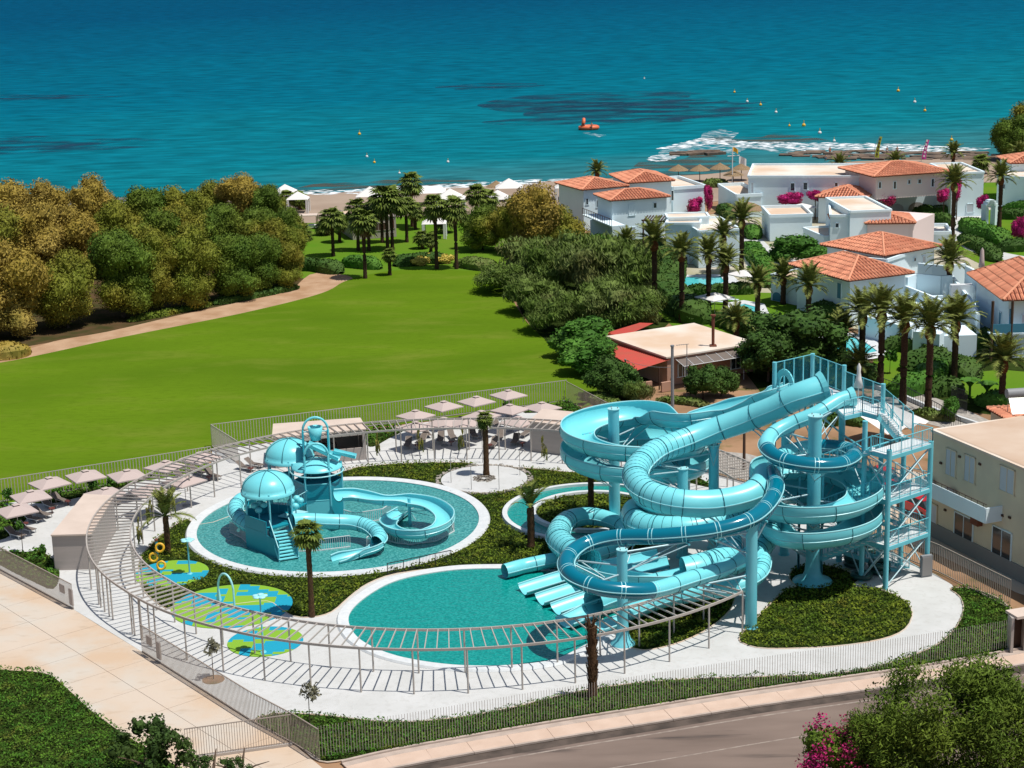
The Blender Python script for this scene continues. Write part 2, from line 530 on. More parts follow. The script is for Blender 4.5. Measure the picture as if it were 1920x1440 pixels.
def sea_material():
    m = bpy.data.materials.new('sea_water')
    m.use_nodes = True
    t = m.node_tree
    b = t.nodes['Principled BSDF']
    b.inputs['Roughness'].default_value = 0.35
    b.inputs['Specular IOR Level'].default_value = 0.0
    tc = t.nodes.new('ShaderNodeTexCoord')
    sx = t.nodes.new('ShaderNodeSeparateXYZ')
    t.links.new(tc.outputs['Object'], sx.inputs[0])
    # depth of water grows with the distance from the beach
    dep = t.nodes.new('ShaderNodeMath')
    dep.operation = 'MULTIPLY_ADD'
    dep.inputs[1].default_value = -0.55
    t.links.new(sx.outputs['X'], dep.inputs[0])
    t.links.new(sx.outputs['Y'], dep.inputs[2])
    mr = t.nodes.new('ShaderNodeMapRange')
    mr.inputs['From Min'].default_value = SEA_Y0
    mr.inputs['From Max'].default_value = SEA_Y0 + 1050
    t.links.new(dep.outputs[0], mr.inputs['Value'])
    nz = t.nodes.new('ShaderNodeTexNoise')
    nz.inputs['Scale'].default_value = 0.012
    nz.inputs['Detail'].default_value = 5
    mp = t.nodes.new('ShaderNodeMapping')
    mp.inputs['Scale'].default_value = (0.35, 1, 1)
    t.links.new(tc.outputs['Object'], mp.inputs[0])
    t.links.new(mp.outputs[0], nz.inputs['Vector'])
    ad = t.nodes.new('ShaderNodeMath')
    ad.operation = 'MULTIPLY_ADD'
    ad.inputs[1].default_value = 0.22
    t.links.new(nz.outputs['Fac'], ad.inputs[0])
    t.links.new(mr.outputs[0], ad.inputs[2])
    cr = t.nodes.new('ShaderNodeValToRGB')
    e = cr.color_ramp.elements
    e[0].position = 0.08
    e[0].color = (0.035, 0.15, 0.165, 1)
    e[1].position = 1.0
    e[1].color = (0.0, 0.062, 0.128, 1)
    for pos, col in [(0.16, (0.002, 0.15, 0.19, 1)), (0.35, (0.0, 0.112, 0.172, 1)), (0.62, (0.0, 0.086, 0.152, 1))]:
        q = e.new(pos)
        q.color = col
    t.links.new(ad.outputs[0], cr.inputs[0])
    # wind streaks
    n2 = t.nodes.new('ShaderNodeTexNoise')
    n2.inputs['Scale'].default_value = 0.5
    n2.inputs['Detail'].default_value = 7
    mp2 = t.nodes.new('ShaderNodeMapping')
    mp2.inputs['Scale'].default_value = (0.24, 0.62, 1)
    mp2.inputs['Rotation'].default_value = (0, 0, R(-8))
    t.links.new(tc.outputs['Object'], mp2.inputs[0])
    t.links.new(mp2.outputs[0], n2.inputs['Vector'])
    hs = t.nodes.new('ShaderNodeHueSaturation')
    r3 = t.nodes.new('ShaderNodeMapRange')
    r3.inputs['From Min'].default_value = 0.3
    r3.inputs['From Max'].default_value = 0.7
    r3.inputs['To Min'].default_value = 0.68
    r3.inputs['To Max'].default_value = 1.30
    t.links.new(n2.outputs['Fac'], r3.inputs['Value'])
    t.links.new(r3.outputs[0], hs.inputs['Value'])
    t.links.new(cr.outputs[0], hs.inputs['Color'])
    t.links.new(hs.outputs[0], b.inputs['Base Color'])
    # waves
    n3 = t.nodes.new('ShaderNodeTexNoise')
    n3.inputs['Scale'].default_value = 0.35
    n3.inputs['Detail'].default_value = 6
    mp3 = t.nodes.new('ShaderNodeMapping')
    mp3.inputs['Scale'].default_value = (0.35, 1.0, 1)
    mp3.inputs['Rotation'].default_value = (0, 0, R(-8))
    t.links.new(tc.outputs['Object'], mp3.inputs[0])
    t.links.new(mp3.outputs[0], n3.inputs['Vector'])
    bp = t.nodes.new('ShaderNodeBump')
    bp.inputs['Distance'].default_value = 1.3
    t.links.new(n3.outputs['Fac'], bp.inputs['Height'])
    t.links.new(bp.outputs[0], b.inputs['Normal'])
    gl = t.nodes.new('ShaderNodeBsdfGlossy')
    gl.inputs['Roughness'].default_value = 0.22
    t.links.new(bp.outputs[0], gl.inputs['Normal'])
    ms = t.nodes.new('ShaderNodeMixShader')
    ms.inputs[0].default_value = 0.02
    t.links.new(b.outputs[0], ms.inputs[1])
    t.links.new(gl.outputs[0], ms.inputs[2])
    t.links.new(ms.outputs[0], t.nodes['Material Output'].inputs[0])
    return m
SEA_Y0 = 318.0
mb = MB()
seaed = [Vector((3000, 548, 0))] + [p - Vector((0, 4, 0)) for p in reversed(shc)] + [Vector((-3000, 290, 0))]
vs = [(p.x, p.y, -0.3) for p in seaed] + [(p.x * 3, 9000, -0.3) for p in seaed]
n = len(seaed)
mb.add(vs, [(i, i + 1, n + i + 1, n + i) for i in range(n - 1)])
sea = struct('sea', mb, sea_material())
sea.data.transform(Matrix.Translation(sea.location))
sea.location = (0, 0, 0)

def noisy_strip(name, path, width, m, z, seed, jag=0.35, ends=True, kind='stuff', step=2.0, wv=None):
    """flat ragged sheet along a path (foam, wet sand, seaweed)"""
    pts = resample(catmull([P(*p[:2], 0) for p in path], 8), step)
    rnd = random.Random(seed)
    vs, fs = [], []
    n = len(pts)
    for i, p in enumerate(pts):
        e = min(1.0, min(i, n - 1 - i) / (n * 0.15) + 0.02) if ends else 1
        wd = width if wv is None else width * wv(i / n)
        a = wd * e * (1 + jag * 2 * noise.noise(Vector((i * 0.35, seed, 0))) + rnd.uniform(-jag, jag) * 0.5)
        b = wd * e * (1 + jag * 2 * noise.noise(Vector((i * 0.35, seed + 9, 0))) + rnd.uniform(-jag, jag) * 0.5)
        vs += [(p.x, p.y + abs(a) / 2, z), (p.x, p.y - abs(b) / 2, z)]
    for i in range(n - 1):
        fs.append((2 * i, 2 * i + 1, 2 * i + 3, 2 * i + 2))
    mb = MB().add(vs, fs)
    o = mb.build(name, m)
    o['kind'] = kind
    return o
def alpha_noise(name, col, scale, lo, hi, stretch=(0.3, 1, 1), rough=0.6, amax=1.0):
    m = mat(name, col, rough, 0.2)
    t = m.node_tree
    b = t.nodes['Principled BSDF']
    tc = t.nodes.new('ShaderNodeTexCoord')
    mp = t.nodes.new('ShaderNodeMapping')
    mp.inputs['Scale'].default_value = stretch
    n = t.nodes.new('ShaderNodeTexNoise')
    n.inputs['Scale'].default_value = scale
    n.inputs['Detail'].default_value = 8
    r = t.nodes.new('ShaderNodeMapRange')
    r.inputs['From Min'].default_value = lo
    r.inputs['From Max'].default_value = hi
    r.inputs['To Max'].default_value = amax
    t.links.new(tc.outputs['Object'], mp.inputs[0])
    t.links.new(mp.outputs[0], n.inputs['Vector'])
    t.links.new(n.outputs['Fac'], r.inputs['Value'])
    t.links.new(r.outputs[0], b.inputs['Alpha'])
    return m
M['foam'] = alpha_noise('sea_foam', (0.80, 0.86, 0.88), 0.9, 0.46, 0.56, stretch=(0.5, 1, 1))
M['foam2'] = alpha_noise('thin_sea_foam', (0.70, 0.80, 0.83), 0.9, 0.48, 0.64, stretch=(0.5, 1, 1), amax=0.7)
M['weed'] = alpha_noise('seaweed_patch', (0.002, 0.035, 0.075), 0.16, 0.42, 0.66, stretch=(0.45, 0.9, 1), amax=0.75)
M['shoal'] = alpha_noise('shallow_rocks', (0.075, 0.075, 0.055), 0.22, 0.42, 0.60, stretch=(0.3, 1, 1), amax=0.8)
# shore
noisy_strip('wet_shore', [(-300, 393), (0, 385), (300, 381), (519, 376), (650, 372), (744, 368), (875, 360), (969, 356), (1075, 349), (1200, 344), (1340, 336), (1420, 328)], 15, M['wet'], -0.02, 3, 0.1, False, 'structure', 5)
noisy_strip('beach', [(400, 398), (519, 390), (650, 386), (744, 380), (875, 374), (969, 370), (1075, 364), (1200, 358), (1340, 350), (1420, 340), (1500, 333), (1600, 325), (1700, 322), (1800, 320), (1950, 315)], 34, M['sand'], -0.01, 5, 0.05, False, 'structure', 5)
for i, (pp, wd, mm, z) in enumerate([
    ([(380, 372), (519, 363), (600, 361), (744, 355), (875, 347), (969, 343), (1075, 336), (1100, 335)], 6.5, 'foam', 0.0),
    ([(1225, 278), (1290, 269), (1330, 262), (1400, 268), (1500, 272), (1600, 273), (1700, 275), (1800, 277), (1860, 276)], 13.0, 'foam', -0.25),
    ([(1315, 266), (1340, 254), (1362, 250), (1385, 247)], 20, 'foam2', -0.26),
    ([(1210, 297), (1245, 293), (1275, 290)], 9, 'foam', -0.25),
    ([(1325, 284), (1345, 283), (1362, 284)], 6, 'foam', -0.24),
    ([(1400, 275), (1500, 280), (1620, 283), (1760, 285), (1855, 285)], 11, 'foam2', -0.26),
    ([(1232, 288), (1300, 276), (1400, 276)], 16, 'foam2', -0.27)]):
    noisy_strip('wave_foam', pp, wd, M[mm], z, 20 + i, 0.35)
for i, (x, y, rx, ry) in enumerate([(1130, 190, 34, 22), (1220, 205, 34, 14), (1060, 196, 22, 12), (1130, 222, 30, 8), (925, 160, 16, 8), (0, 272, 26, 14), (15, 182, 20, 8)]):
    c = P(x, y)
    mbb = MB().sheet([(q.x * (1 + 0.15 * math.sin(5 * k)), q.y) for k, q in enumerate(circ(c.x, c.y, rx, ry * 1.5, 28))], -0.275 + 0.0015 * i)
    o = mbb.build('seaweed', M['weed'])
    o['kind'] = 'stuff'
for i, (pp, wd) in enumerate([([(1180, 318), (1280, 305), (1380, 300)], 22), ([(1150, 332), (1260, 328), (1380, 318), (1480, 312)], 14), ([(1300, 262), (1400, 262), (1480, 258), (1560, 262)], 16), ([(520, 355), (700, 345), (900, 336)], 12)]):
    noisy_strip('shoal', pp, wd, M['shoal'], -0.262 + 0.002 * i, 50 + i, 0.3)
# rock shelf along the shore (uneven slabs)
rs = random.Random(5)
for (pp, wd, h) in [([(1500, 288), (1600, 286), (1700, 287), (1860, 290), (1950, 290)], 9, 0.25), ([(1550, 293), (1650, 293), (1760, 295), (1880, 297)], 6, 0.35), ([(1272, 288), (1300, 286), (1330, 285)], 5, 0.5)]:
    pts = resample(catmull(PL(pp), 6), 2.5)
    mb = MB()
    for p in pts:
        for k in range(3):
            c = p + Vector((rs.uniform(-2, 2), rs.uniform(-wd, wd) * 0.5, -0.25))
            mb.box((c.x, c.y, c.z + h * 0.3), (rs.uniform(2, 5), rs.uniform(1, 3), h * rs.uniform(0.6, 1.4)), rs.uniform(-0.4, 0.4))
    o = mb.build('rock_shelf', M['rock'])
    o['kind'] = 'structure'

# ================================================================= LAWN, TRACKS, GARDENS
def psheet(name, pts, m, z, smooth=3, closed=True, kind='structure'):
    w_ = PL(pts)
    if smooth:
        w_ = catmull(w_, smooth, True)
    o = MB().sheet(w_, z).build(name, m)
    o['kind'] = kind
    return o, w_
lawn_px = [(-150, 900), (-150, 700), (0, 680), (100, 660), (200, 638), (330, 612), (450, 588), (560, 562), (615, 545), (645, 528), (690, 515), (740, 507), (800, 505), (870, 507), (915, 512), (945, 530), (960, 560), (985, 600), (1020, 635), (1060, 668), (1095, 695), (1120, 735), (1085, 765), (1063, 757), (398, 845), (397, 884), (0, 948)]
LAWN, _ = psheet('lawn', lawn_px, M['lawn'], 0.0, 4)
psheet('dirt_track', [(-160, 705), (0, 672), (100, 640), (200, 622), (330, 592), (450, 566), (540, 545), (580, 515), (620, 512), (660, 520), (655, 540), (600, 566), (450, 602), (200, 652), (0, 700), (-160, 730)], M['track'], -0.012, 3)
psheet('garden_lawn', [(470, 440), (560, 400), (620, 396), (760, 386), (900, 380), (960, 400), (960, 470), (930, 520), (800, 512), (700, 520), (640, 530), (560, 520), (500, 500)], M['lawn2'], -0.02, 3)
psheet('wood_floor', [(-250, 660), (-250, 430), (100, 430), (300, 430), (560, 425), (600, 470), (590, 530), (540, 560), (300, 606), (100, 640)], M['woodfloor'], -0.03, 2)
psheet('villa_lawn', [(1240, 560), (1420, 548), (1560, 560), (1560, 620), (1400, 640), (1260, 610)], M['lawn2'], -0.03, 2)
psheet('villa_lawn', [(1640, 660), (1700, 640), (1760, 690), (1760, 740), (1650, 740)], M['lawn2'], -0.03, 2)
psheet('villa_lawn', [(1700, 400), (1800, 400), (1960, 390), (1960, 500), (1850, 500), (1720, 430)], M['lawn2'], -0.03, 2)
psheet('villa_lawn', [(1800, 700), (1960, 700), (1960, 770), (1840, 760)], M['lawn2'], -0.028, 2)
psheet('villa_lawn', [(1820, 330), (1880, 330), (1880, 372), (1820, 372)], M['lawn2'], -0.028, 2)
psheet('shrub_floor', [(900, 470), (1240, 440), (1260, 600), (1200, 640), (1220, 740), (1120, 740), (1040, 660), (980, 590), (950, 525)], M['soil'], -0.035, 2)
psheet('gravel_path', [(1650, 722), (1710, 730), (1860, 790), (1800, 810), (1690, 775), (1640, 750)], M['gravel'], -0.02, 2)
psheet('villa_paving', [(1235, 520), (1240, 420), (1345, 400), (1400, 345), (1860, 335), (1990, 420), (1990, 640), (1700, 640), (1560, 600), (1430, 560)], mat('village_paving', (0.50, 0.45, 0.39), 0.9, 0.1, var=(0.34, 0.33, 0.20), vscale=0.12, detail=8), -0.045, 2)
psheet('villa_path', [(1390, 450), (1425, 445), (1450, 470), (1500, 490), (1545, 495), (1500, 530), (1430, 520), (1400, 500)], M['deck'], -0.02, 2)
psheet('villa_path', [(1790, 400), (1830, 390), (1850, 400), (1800, 440), (1870, 470), (1920, 480), (1920, 488), (1850, 482), (1780, 445)], M['deck'], -0.02, 2)
psheet('shrub_floor', [(1700, 640), (1960, 600), (1960, 760), (1800, 770), (1720, 735)], M['soil'], -0.04, 2)
psheet('shrub_floor', [(1400, 640), (1560, 600), (1640, 700), (1600, 720), (1430, 740)], M['soil'], -0.04, 2)
psheet('gravel_path', [(1330, 850), (1400, 850), (1480, 880), (1480, 935), (1400, 900), (1330, 880)], M['gravel'], -0.02, 2)
psheet('yard', [(1700, 880), (1900, 930), (2100, 1000), (2100, 1180), (1905, 1110), (1760, 1040), (1560, 960), (1500, 890)], M['slab'], -0.02, 0)

# ================================================================= WATER PARK DECK
PC = Vector((-5.3, 128.75, 0))   # centre of the ring pergola
deck_px = [(0, 946), (397, 882), (398, 845), (1063, 757), (1137, 792), (1294, 878), (1400, 906), (1500, 945), (1690, 1048), (1755, 1078), (1785, 1097),
           (1800, 1120), (1806, 1145), (1790, 1180), (1755, 1210), (1700, 1233), (1640, 1250), (1550, 1265), (1400, 1270), (1250, 1276), (1100, 1294),
           (960, 1327), (850, 1347), (730, 1354), (620, 1343), (540, 1338), (500, 1342), (470, 1352), (267, 1223), (138, 1143), (0, 1070), (-200, 960), (-200, 975)]
o, DECK = psheet('park_deck', deck_px, M['deck'], 0.02, 0)
# grass strip in front, planted
strip_px = [(480, 1356), (500, 1342), (540, 1338), (620, 1343), (730, 1354), (850, 1347), (960, 1327), (1100, 1294), (1250, 1276), (1400, 1270), (1550, 1265), (1640, 1250), (1700, 1233), (1755, 1210), (1790, 1180), (1806, 1145), (1800, 1120), (1782, 1104), (1830, 1106), (1893, 1140), (1893, 1222), (1700, 1256), (1400, 1299), (1194, 1332), (1006, 1362), (756, 1406), (650, 1425), (600, 1428), (560, 1400)]
gard_px = [(640, 886), (690, 875), (770, 869), (862, 868), (900, 873), (985, 878), (1050, 884), (1120, 893), (1135, 905), (1240, 930), (1290, 960), (1290, 1000), (1200, 1030), (1080, 1050), (950, 1062), (850, 1064), (745, 1076), (690, 1095), (655, 1120), (622, 1148), (585, 1158), (550, 1156), (527, 1143), (500, 1128), (430, 1135), (330, 1145), (290, 1128), (268, 1105), (262, 1085), (262, 1052), (285, 1020), (318, 992), (352, 974), (400, 980)]
bed2_px = [(1386, 1197), (1400, 1178), (1425, 1152), (1470, 1108), (1492, 1100), (1480, 1085), (1490, 1066), (1530, 1058), (1580, 1068), (1610, 1085), (1600, 1100), (1640, 1103), (1690, 1122), (1710, 1148), (1697, 1180), (1650, 1200), (1560, 1213), (1440, 1217), (1395, 1208)]
bed3_px = [(1130, 1150), (1150, 1185), (1172, 1208), (1195, 1218), (1225, 1218), (1280, 1203), (1330, 1178), (1368, 1145), (1370, 1118), (1300, 1100), (1200, 1110)]
bedA_px = [(-60, 960), (0, 945), (30, 955), (52, 965), (40, 985), (10, 1010), (-30, 1010)]
bedB_px = [(50, 1035), (75, 1033), (100, 1050), (112, 1075), (100, 1105), (60, 1090), (0, 1060), (-30, 1035)]
bedC_px = [(45, 938), (110, 920), (220, 905), (290, 890), (230, 915), (140, 935), (90, 945)]
bedD_px = [(684, 808), (750, 800), (757, 808), (730, 822), (700, 838), (685, 832)]
bedE_px = [(1040, 758), (1060, 750), (1085, 765), (1110, 785), (1075, 778), (1045, 772), (985, 775), (985, 765)]
bedF_px = [(1200, 850), (1240, 862), (1300, 890), (1340, 915), (1290, 905), (1230, 885)]
left_px = [(-300, 1240), (-60, 1245), (0, 1256), (85, 1263), (130, 1295), (170, 1332), (225, 1372), (300, 1420), (360, 1470), (200, 1560), (-400, 1560)]
BEDS = []
for nm, px, mm, z in [('grass_strip', strip_px, 'soil', 0.026), ('planting_bed', gard_px, 'soil', 0.024), ('planting_bed', bed2_px, 'soil', 0.024), ('planting_bed', bed3_px, 'soil', 0.024), ('planting_bed', bedA_px, 'soil', 0.024), ('planting_bed', bedB_px, 'soil', 0.024), ('planting_bed', bedC_px, 'soil', 0.024), ('planting_bed', bedD_px, 'soil', 0.024), ('planting_bed', bedE_px, 'soil', 0.024), ('planting_bed', bedF_px, 'soil', 0.024), ('grass_strip', left_px, 'soil', 0.02)]:
    o, wpts = psheet(nm, px, M[mm], z, 3)
    BEDS.append(wpts)
# earth rim of the beds
for i, bp_ in enumerate(BEDS[:4]):
    mb = MB().tube([p + Vector((0, 0, 0.02)) for p in bp_], 0.06, 5, closed=True)
    o = mb.build('bed_edging', M['slab'])
    o['kind'] = 'structure'

# pools ------------------------------------------------------------
def pool_material(name, c1, c2, c3, depth_c=None):
    m = bpy.data.materials.new(name)
    m.use_nodes = True
    t = m.node_tree
    b = t.nodes['Principled BSDF']
    b.inputs['Roughness'].default_value = 0.09
    b.inputs['Specular IOR Level'].default_value = 0.35
    tc = t.nodes.new('ShaderNodeTexCoord')
    v = t.nodes.new('ShaderNodeTexNoise')
    v.inputs['Scale'].default_value = 5.5
    v.inputs['Detail'].default_value = 4
    v.inputs['Roughness'].default_value = 0.75
    t.links.new(tc.outputs['Object'], v.inputs['Vector'])
    cr = t.nodes.new('ShaderNodeValToRGB')
    cr.color_ramp.elements[0].position = 0.38
    cr.color_ramp.elements[0].color = (*c1, 1)
    cr.color_ramp.elements[1].position = 0.62
    cr.color_ramp.elements[1].color = (*c3, 1)
    q = cr.color_ramp.elements.new(0.5)
    q.color = (*c2, 1)
    t.links.new(v.outputs['Fac'], cr.inputs[0])
    t.links.new(cr.outputs[0], b.inputs['Base Color'])
    n = t.nodes.new('ShaderNodeTexNoise')
    n.inputs['Scale'].default_value = 2.6
    n.inputs['Detail'].default_value = 4
    t.links.new(tc.outputs['Object'], n.inputs['Vector'])
    bp = t.nodes.new('ShaderNodeBump')
    bp.inputs['Distance'].default_value = 0.06
    t.links.new(n.outputs['Fac'], bp.inputs['Height'])
    t.links.new(bp.outputs[0], b.inputs['Normal'])
    return m
M['pool1'] = pool_material('kids_pool_water', (0.018, 0.17, 0.17), (0.045, 0.27, 0.265), (0.11, 0.41, 0.39))
M['pool2'] = pool_material('landing_pool_water', (0.0, 0.19, 0.17), (0.003, 0.255, 0.225), (0.015, 0.33, 0.29))
M['pool3'] = mat('villa_pool_water', (0.06, 0.52, 0.56), 0.08, 0.4, var=(0.10, 0.60, 0.62), vscale=0.8, bump=0.03, bscale=2)
def pool(name, label, cat, outer, inner, m, steps=True):
    """outer / inner world outlines; sloped stone rim round sunken water"""
    root = thing(name, label, cat, (sum(p.x for p in inner) / len(inner), sum(p.y for p in inner) / len(inner), 0))
    n = len(inner)
    mb = MB()
    vs = [(p.x, p.y, 0.03) for p in outer]
    mid = [o_.lerp(i_, 0.12) for o_, i_ in zip(outer, inner)]
    mid2 = [o_.lerp(i_, 0.55) for o_, i_ in zip(outer, inner)]
    vs += [(p.x, p.y, 0.17) for p in mid]
    vs += [(p.x, p.y, 0.15) for p in mid2]
    vs += [(p.x, p.y, 0.12) for p in inner]
    vs += [(p.x, p.y, 0.03) for p in inner]
    fs = []
    for k in range(4):
        for i in range(n):
            fs.append((k * n + i, k * n + (i + 1) % n, (k + 1) * n + (i + 1) % n, (k + 1) * n + i))
    mb.add(vs, fs, False)
    mb.build('pool_rim', M['rim'], root)
    MB().sheet(inner, 0.05).build('water', m, root)
    return root
c = Vector((-14.3, 135.2, 0))
kid_o = circ(c.x, c.y, 12.25, n=96)
kid_i = circ(c.x, c.y, 11.35, n=96)
pool('kids_pool', 'round shallow kids pool with white stone rim under the turquoise play tower', 'pool', kid_o, kid_i, M['pool1'])
KIDC = c.copy()
bw = catmull(PL([(955, 1068), (850, 1071), (750, 1089), (690, 1119), (655, 1155), (664, 1190), (700, 1216), (760, 1236), (850, 1249), (950, 1250), (1035, 1240), (1085, 1218), (1130, 1190), (1165, 1150), (1170, 1110), (1120, 1078), (1040, 1066)]), 7, True)
cc = Vector((sum(p.x for p in bw) / len(bw), sum(p.y for p in bw) / len(bw), 0))
bo = [p + (p - cc).normalized() * 0.85 for p in bw]
pool('landing_pool', 'large green-blue splashdown pool below the open slide ends', 'pool', bo, bw, M['pool2'])
lz = Vector((6.33, 136.2, 0))
root = thing('lazy_river', 'ring-shaped green water channel with a planted island behind the slides', 'pool', lz)
def ringmesh(mb, c, prof, n=80):
    vs, fs = [], []
    for (r, z) in prof:
        vs += [(p.x, p.y, z) for p in circ(c.x, c.y, r, n=n)]
    for k in range(len(prof) - 1):
        for i in range(n):
            fs.append((k * n + i, k * n + (i + 1) % n, (k + 1) * n + (i + 1) % n, (k + 1) * n + i))
    mb.add(vs, fs)
mb = MB(); ringmesh(mb, lz, [(7.45, 0.03), (7.4, 0.28), (7.0, 0.28), (7.0, 0.03)]); mb.build('outer_rim', M['rim'], root)
mb = MB(); ringmesh(mb, lz, [(5.1, 0.03), (5.1, 0.34), (4.7, 0.34), (4.65, 0.03)]); mb.build('inner_rim', M['rim'], root)
mb = MB(); ringmesh(mb, lz, [(7.0, 0.06), (5.1, 0.06)]); mb.build('water', M['pool2'], root)
ISL = circ(lz.x, lz.y, 4.65, n=48)
o = MB().sheet(ISL, 0.15).build('island_bed', M['soil'])
o['kind'] = 'structure'
# palm island with paved disc
pi_ = Vector((-2.63, 146.0, 0))
o = MB().prism(circ(pi_.x, pi_.y, 3.75, 3.9, 48), 0.02, 0.10).build('paved_circle', M['deck'])
o['kind'] = 'structure'
rnd = random.Random(3)
mb = MB()
for i in range(260):
    a = rnd.uniform(0, 2 * PI)
    q = pi_ + Vector((math.cos(a), math.sin(a), 0)) * rnd.uniform(3.85, 4.25)
    mb.box((q.x, q.y, 0.07), (rnd.uniform(0.1, 0.25), rnd.uniform(0.1, 0.25), rnd.uniform(0.06, 0.16)), rnd.uniform(0, 3))
for i in range(160):
    a = rnd.uniform(0, 2 * PI)
    q = pi_ + Vector((math.cos(a), math.sin(a), 0)) * rnd.uniform(0.3, 1.0)
    mb.box((q.x, q.y, 0.13), (rnd.uniform(0.1, 0.2), rnd.uniform(0.1, 0.2), 0.08), rnd.uniform(0, 3))
o = mb.build('pebbles', M['stone'])
o['kind'] = 'stuff'
# splash pads: rubber surface in green and blue blocks
def pad_material():
    m = bpy.data.materials.new('rubber_splash_surface')
    m.use_nodes = True
    t = m.node_tree
    b = t.nodes['Principled BSDF']
    b.inputs['Roughness'].default_value = 0.8
    tc = t.nodes.new('ShaderNodeTexCoord')
    sn = t.nodes.new('ShaderNodeVectorMath')
    sn.operation = 'SNAP'
    sn.inputs[1].default_value = (0.75, 0.38, 10)
    t.links.new(tc.outputs['Object'], sn.inputs[0])
    n = t.nodes.new('ShaderNodeTexNoise')
    n.inputs['Scale'].default_value = 0.42
    n.inputs['Detail'].default_value = 2
    t.links.new(sn.outputs[0], n.inputs['Vector'])
    cr = t.nodes.new('ShaderNodeValToRGB')
    cr.color_ramp.interpolation = 'CONSTANT'
    cr.color_ramp.elements[0].color = (0.20, 0.40, 0.02, 1)
    cr.color_ramp.elements[1].position = 0.51
    cr.color_ramp.elements[1].color = (0.0, 0.30, 0.44, 1)
    t.links.new(n.outputs['Fac'], cr.inputs[0])
    t.links.new(cr.outputs[0], b.inputs['Base Color'])
    return m
M['pad'] = pad_material()
for i, (x, y, rx, ry, lb) in enumerate([(-25.9, 124.6, 2.75, 2.8, 'round green and blue splash pad with the ringed post'), (-20.35, 117.6, 4.3, 4.2, 'largest green and blue splash pad, oval, with the white water arch'), (-17.1, 110.9, 2.55, 2.6, 'small round green and blue splash pad nearest the driveway')]):
    o = MB().prism(circ(x, y, rx, ry, 56), 0.02, 0.06).build('splash_pad', M['pad'])
    tag(o, lb, 'splash pad', 'rubber splash pads')

# ================================================================= DRIVEWAY, PAVEMENT, ROAD
drive_px = [(-200, 960), (0, 1070), (138, 1143), (187, 1174), (267, 1223), (470, 1352), (556, 1400), (640, 1470), (430, 1520), (360, 1470), (300, 1420), (225, 1372), (170, 1332), (130, 1295), (85, 1263), (0, 1256), (-60, 1245), (-300, 1240)]
DR = PL(drive_px)
droot = bpy.data.objects.new('driveway', None)
C.objects.link(droot)
droot['kind'] = 'structure'
jb = MB().sheet(DR, -0.01).build('slab_bed', M['joint'], droot)
a0 = P(0, 1133); a1 = P(383, 1373)
dd = (a1 - a0).normalized()
nn = Vector((-dd.y, dd.x, 0))
cs = random.Random(8)
for i in range(-6, 14):
    for (w0, w1) in [(-14.4, -9.6), (-9.6, -4.8), (-4.8, 0), (0, 4.8), (4.8, 9.6)]:
        s0, s1 = i * 3.9 + 0.8, (i + 1) * 3.9 + 0.8
        g = 0.014
        cell = [a0 + dd * (s0 + g) + nn * (w0 + g), a0 + dd * (s1 - g) + nn * (w0 + g), a0 + dd * (s1 - g) + nn * (w1 - g), a0 + dd * (s0 + g) + nn * (w1 - g)]
        poly = clip_poly(DR, cell)
        if len(poly) >= 3:
            ar = abs(sum(poly[k][0] * poly[(k + 1) % len(poly)][1] - poly[(k + 1) % len(poly)][0] * poly[k][1] for k in range(len(poly)))) / 2
            if ar > 0.3:
                MB().prism(poly, -0.01, 0.012 + cs.uniform(0, 0.004)).build('concrete_slab', M['slab'], droot)
# sidewalk: upper edge (foot of the fence wall) and lower edge
up_px = [(560, 1402), (600, 1428), (650, 1424), (756, 1406), (1006, 1362), (1194, 1332), (1400, 1299), (1700, 1256), (1893, 1223), (2050, 1196), (2400, 1140)]
U = resample(catmull(PL([(640, 1432)] + up_px[3:]), 6), 0.5)
# offset a constant width towards the road
def offs(path, d):
    out = []
    for i, p in enumerate(path):
        t = (path[min(i + 1, len(path) - 1)] - path[max(i - 1, 0)]).normalized()
        out.append(p + Vector((t.y, -t.x, 0)) * d)
    return out
sroot = bpy.data.objects.new('sidewalk', None)
C.objects.link(sroot)
sroot['kind'] = 'structure'
def band(path, d0, d1, z0, z1, name, m, parent=None):
    a, b = offs(path, d0), offs(path, d1)
    poly = a + b[::-1]
    return MB().prism(poly, z0, z1).build(name, m, parent)
o = band(U, -0.08, 0.10, 0.0, 0.2, 'low_wall', M['kerb']); o['kind'] = 'structure'
band(U, 0.11, 0.62, 0.0, 0.10, 'stone_border', M['kerb'], sroot)
N = len(U)
step = 5
for i in range(0, N - 1, step):
    seg = U[i:i + step + 1]
    if len(seg) < 2:
        break
    t0 = (seg[1] - seg[0]).normalized() * 0.012
    seg = [seg[0] + t0] + seg[1:-1] + [seg[-1] - t0]
    band(seg, 0.64, 1.95, 0.0, 0.105 + cs.uniform(0, 0.004), 'paving_slab', M['paving'], sroot)
    band(seg, 1.97, 2.15, 0.0, 0.12, 'kerb_stone', M['kerb'], sroot)
rd = offs(U, 2.17)
road_poly = rd + [Vector((rd[-1].x + 20, 60, 0)), Vector((-60, 60, 0)), P(300, 1560), P(420, 1500), P(600, 1450)]
o = MB().sheet(road_poly, -0.015).build('road', M['asphalt']); o['kind'] = 'structure'
M['gutter'] = mat('road_gutter', (0.06, 0.048, 0.04), 0.9, 0.2, var=(0.11, 0.085, 0.07), vscale=0.8, detail=8)
def strip_sheet(path, d0, d1, z, name, m):
    a, b = offs(path, d0), offs(path, d1)
    n_ = len(a)
    mb_ = MB().add([(p.x, p.y, z) for p in a] + [(p.x, p.y, z) for p in b], [(i, i + 1, n_ + i + 1, n_ + i) for i in range(n_ - 1)])
    o_ = mb_.build(name, m)
    o_['kind'] = 'structure'
strip_sheet(U, 2.18, 2.95, -0.011, 'gutter', M['gutter'])
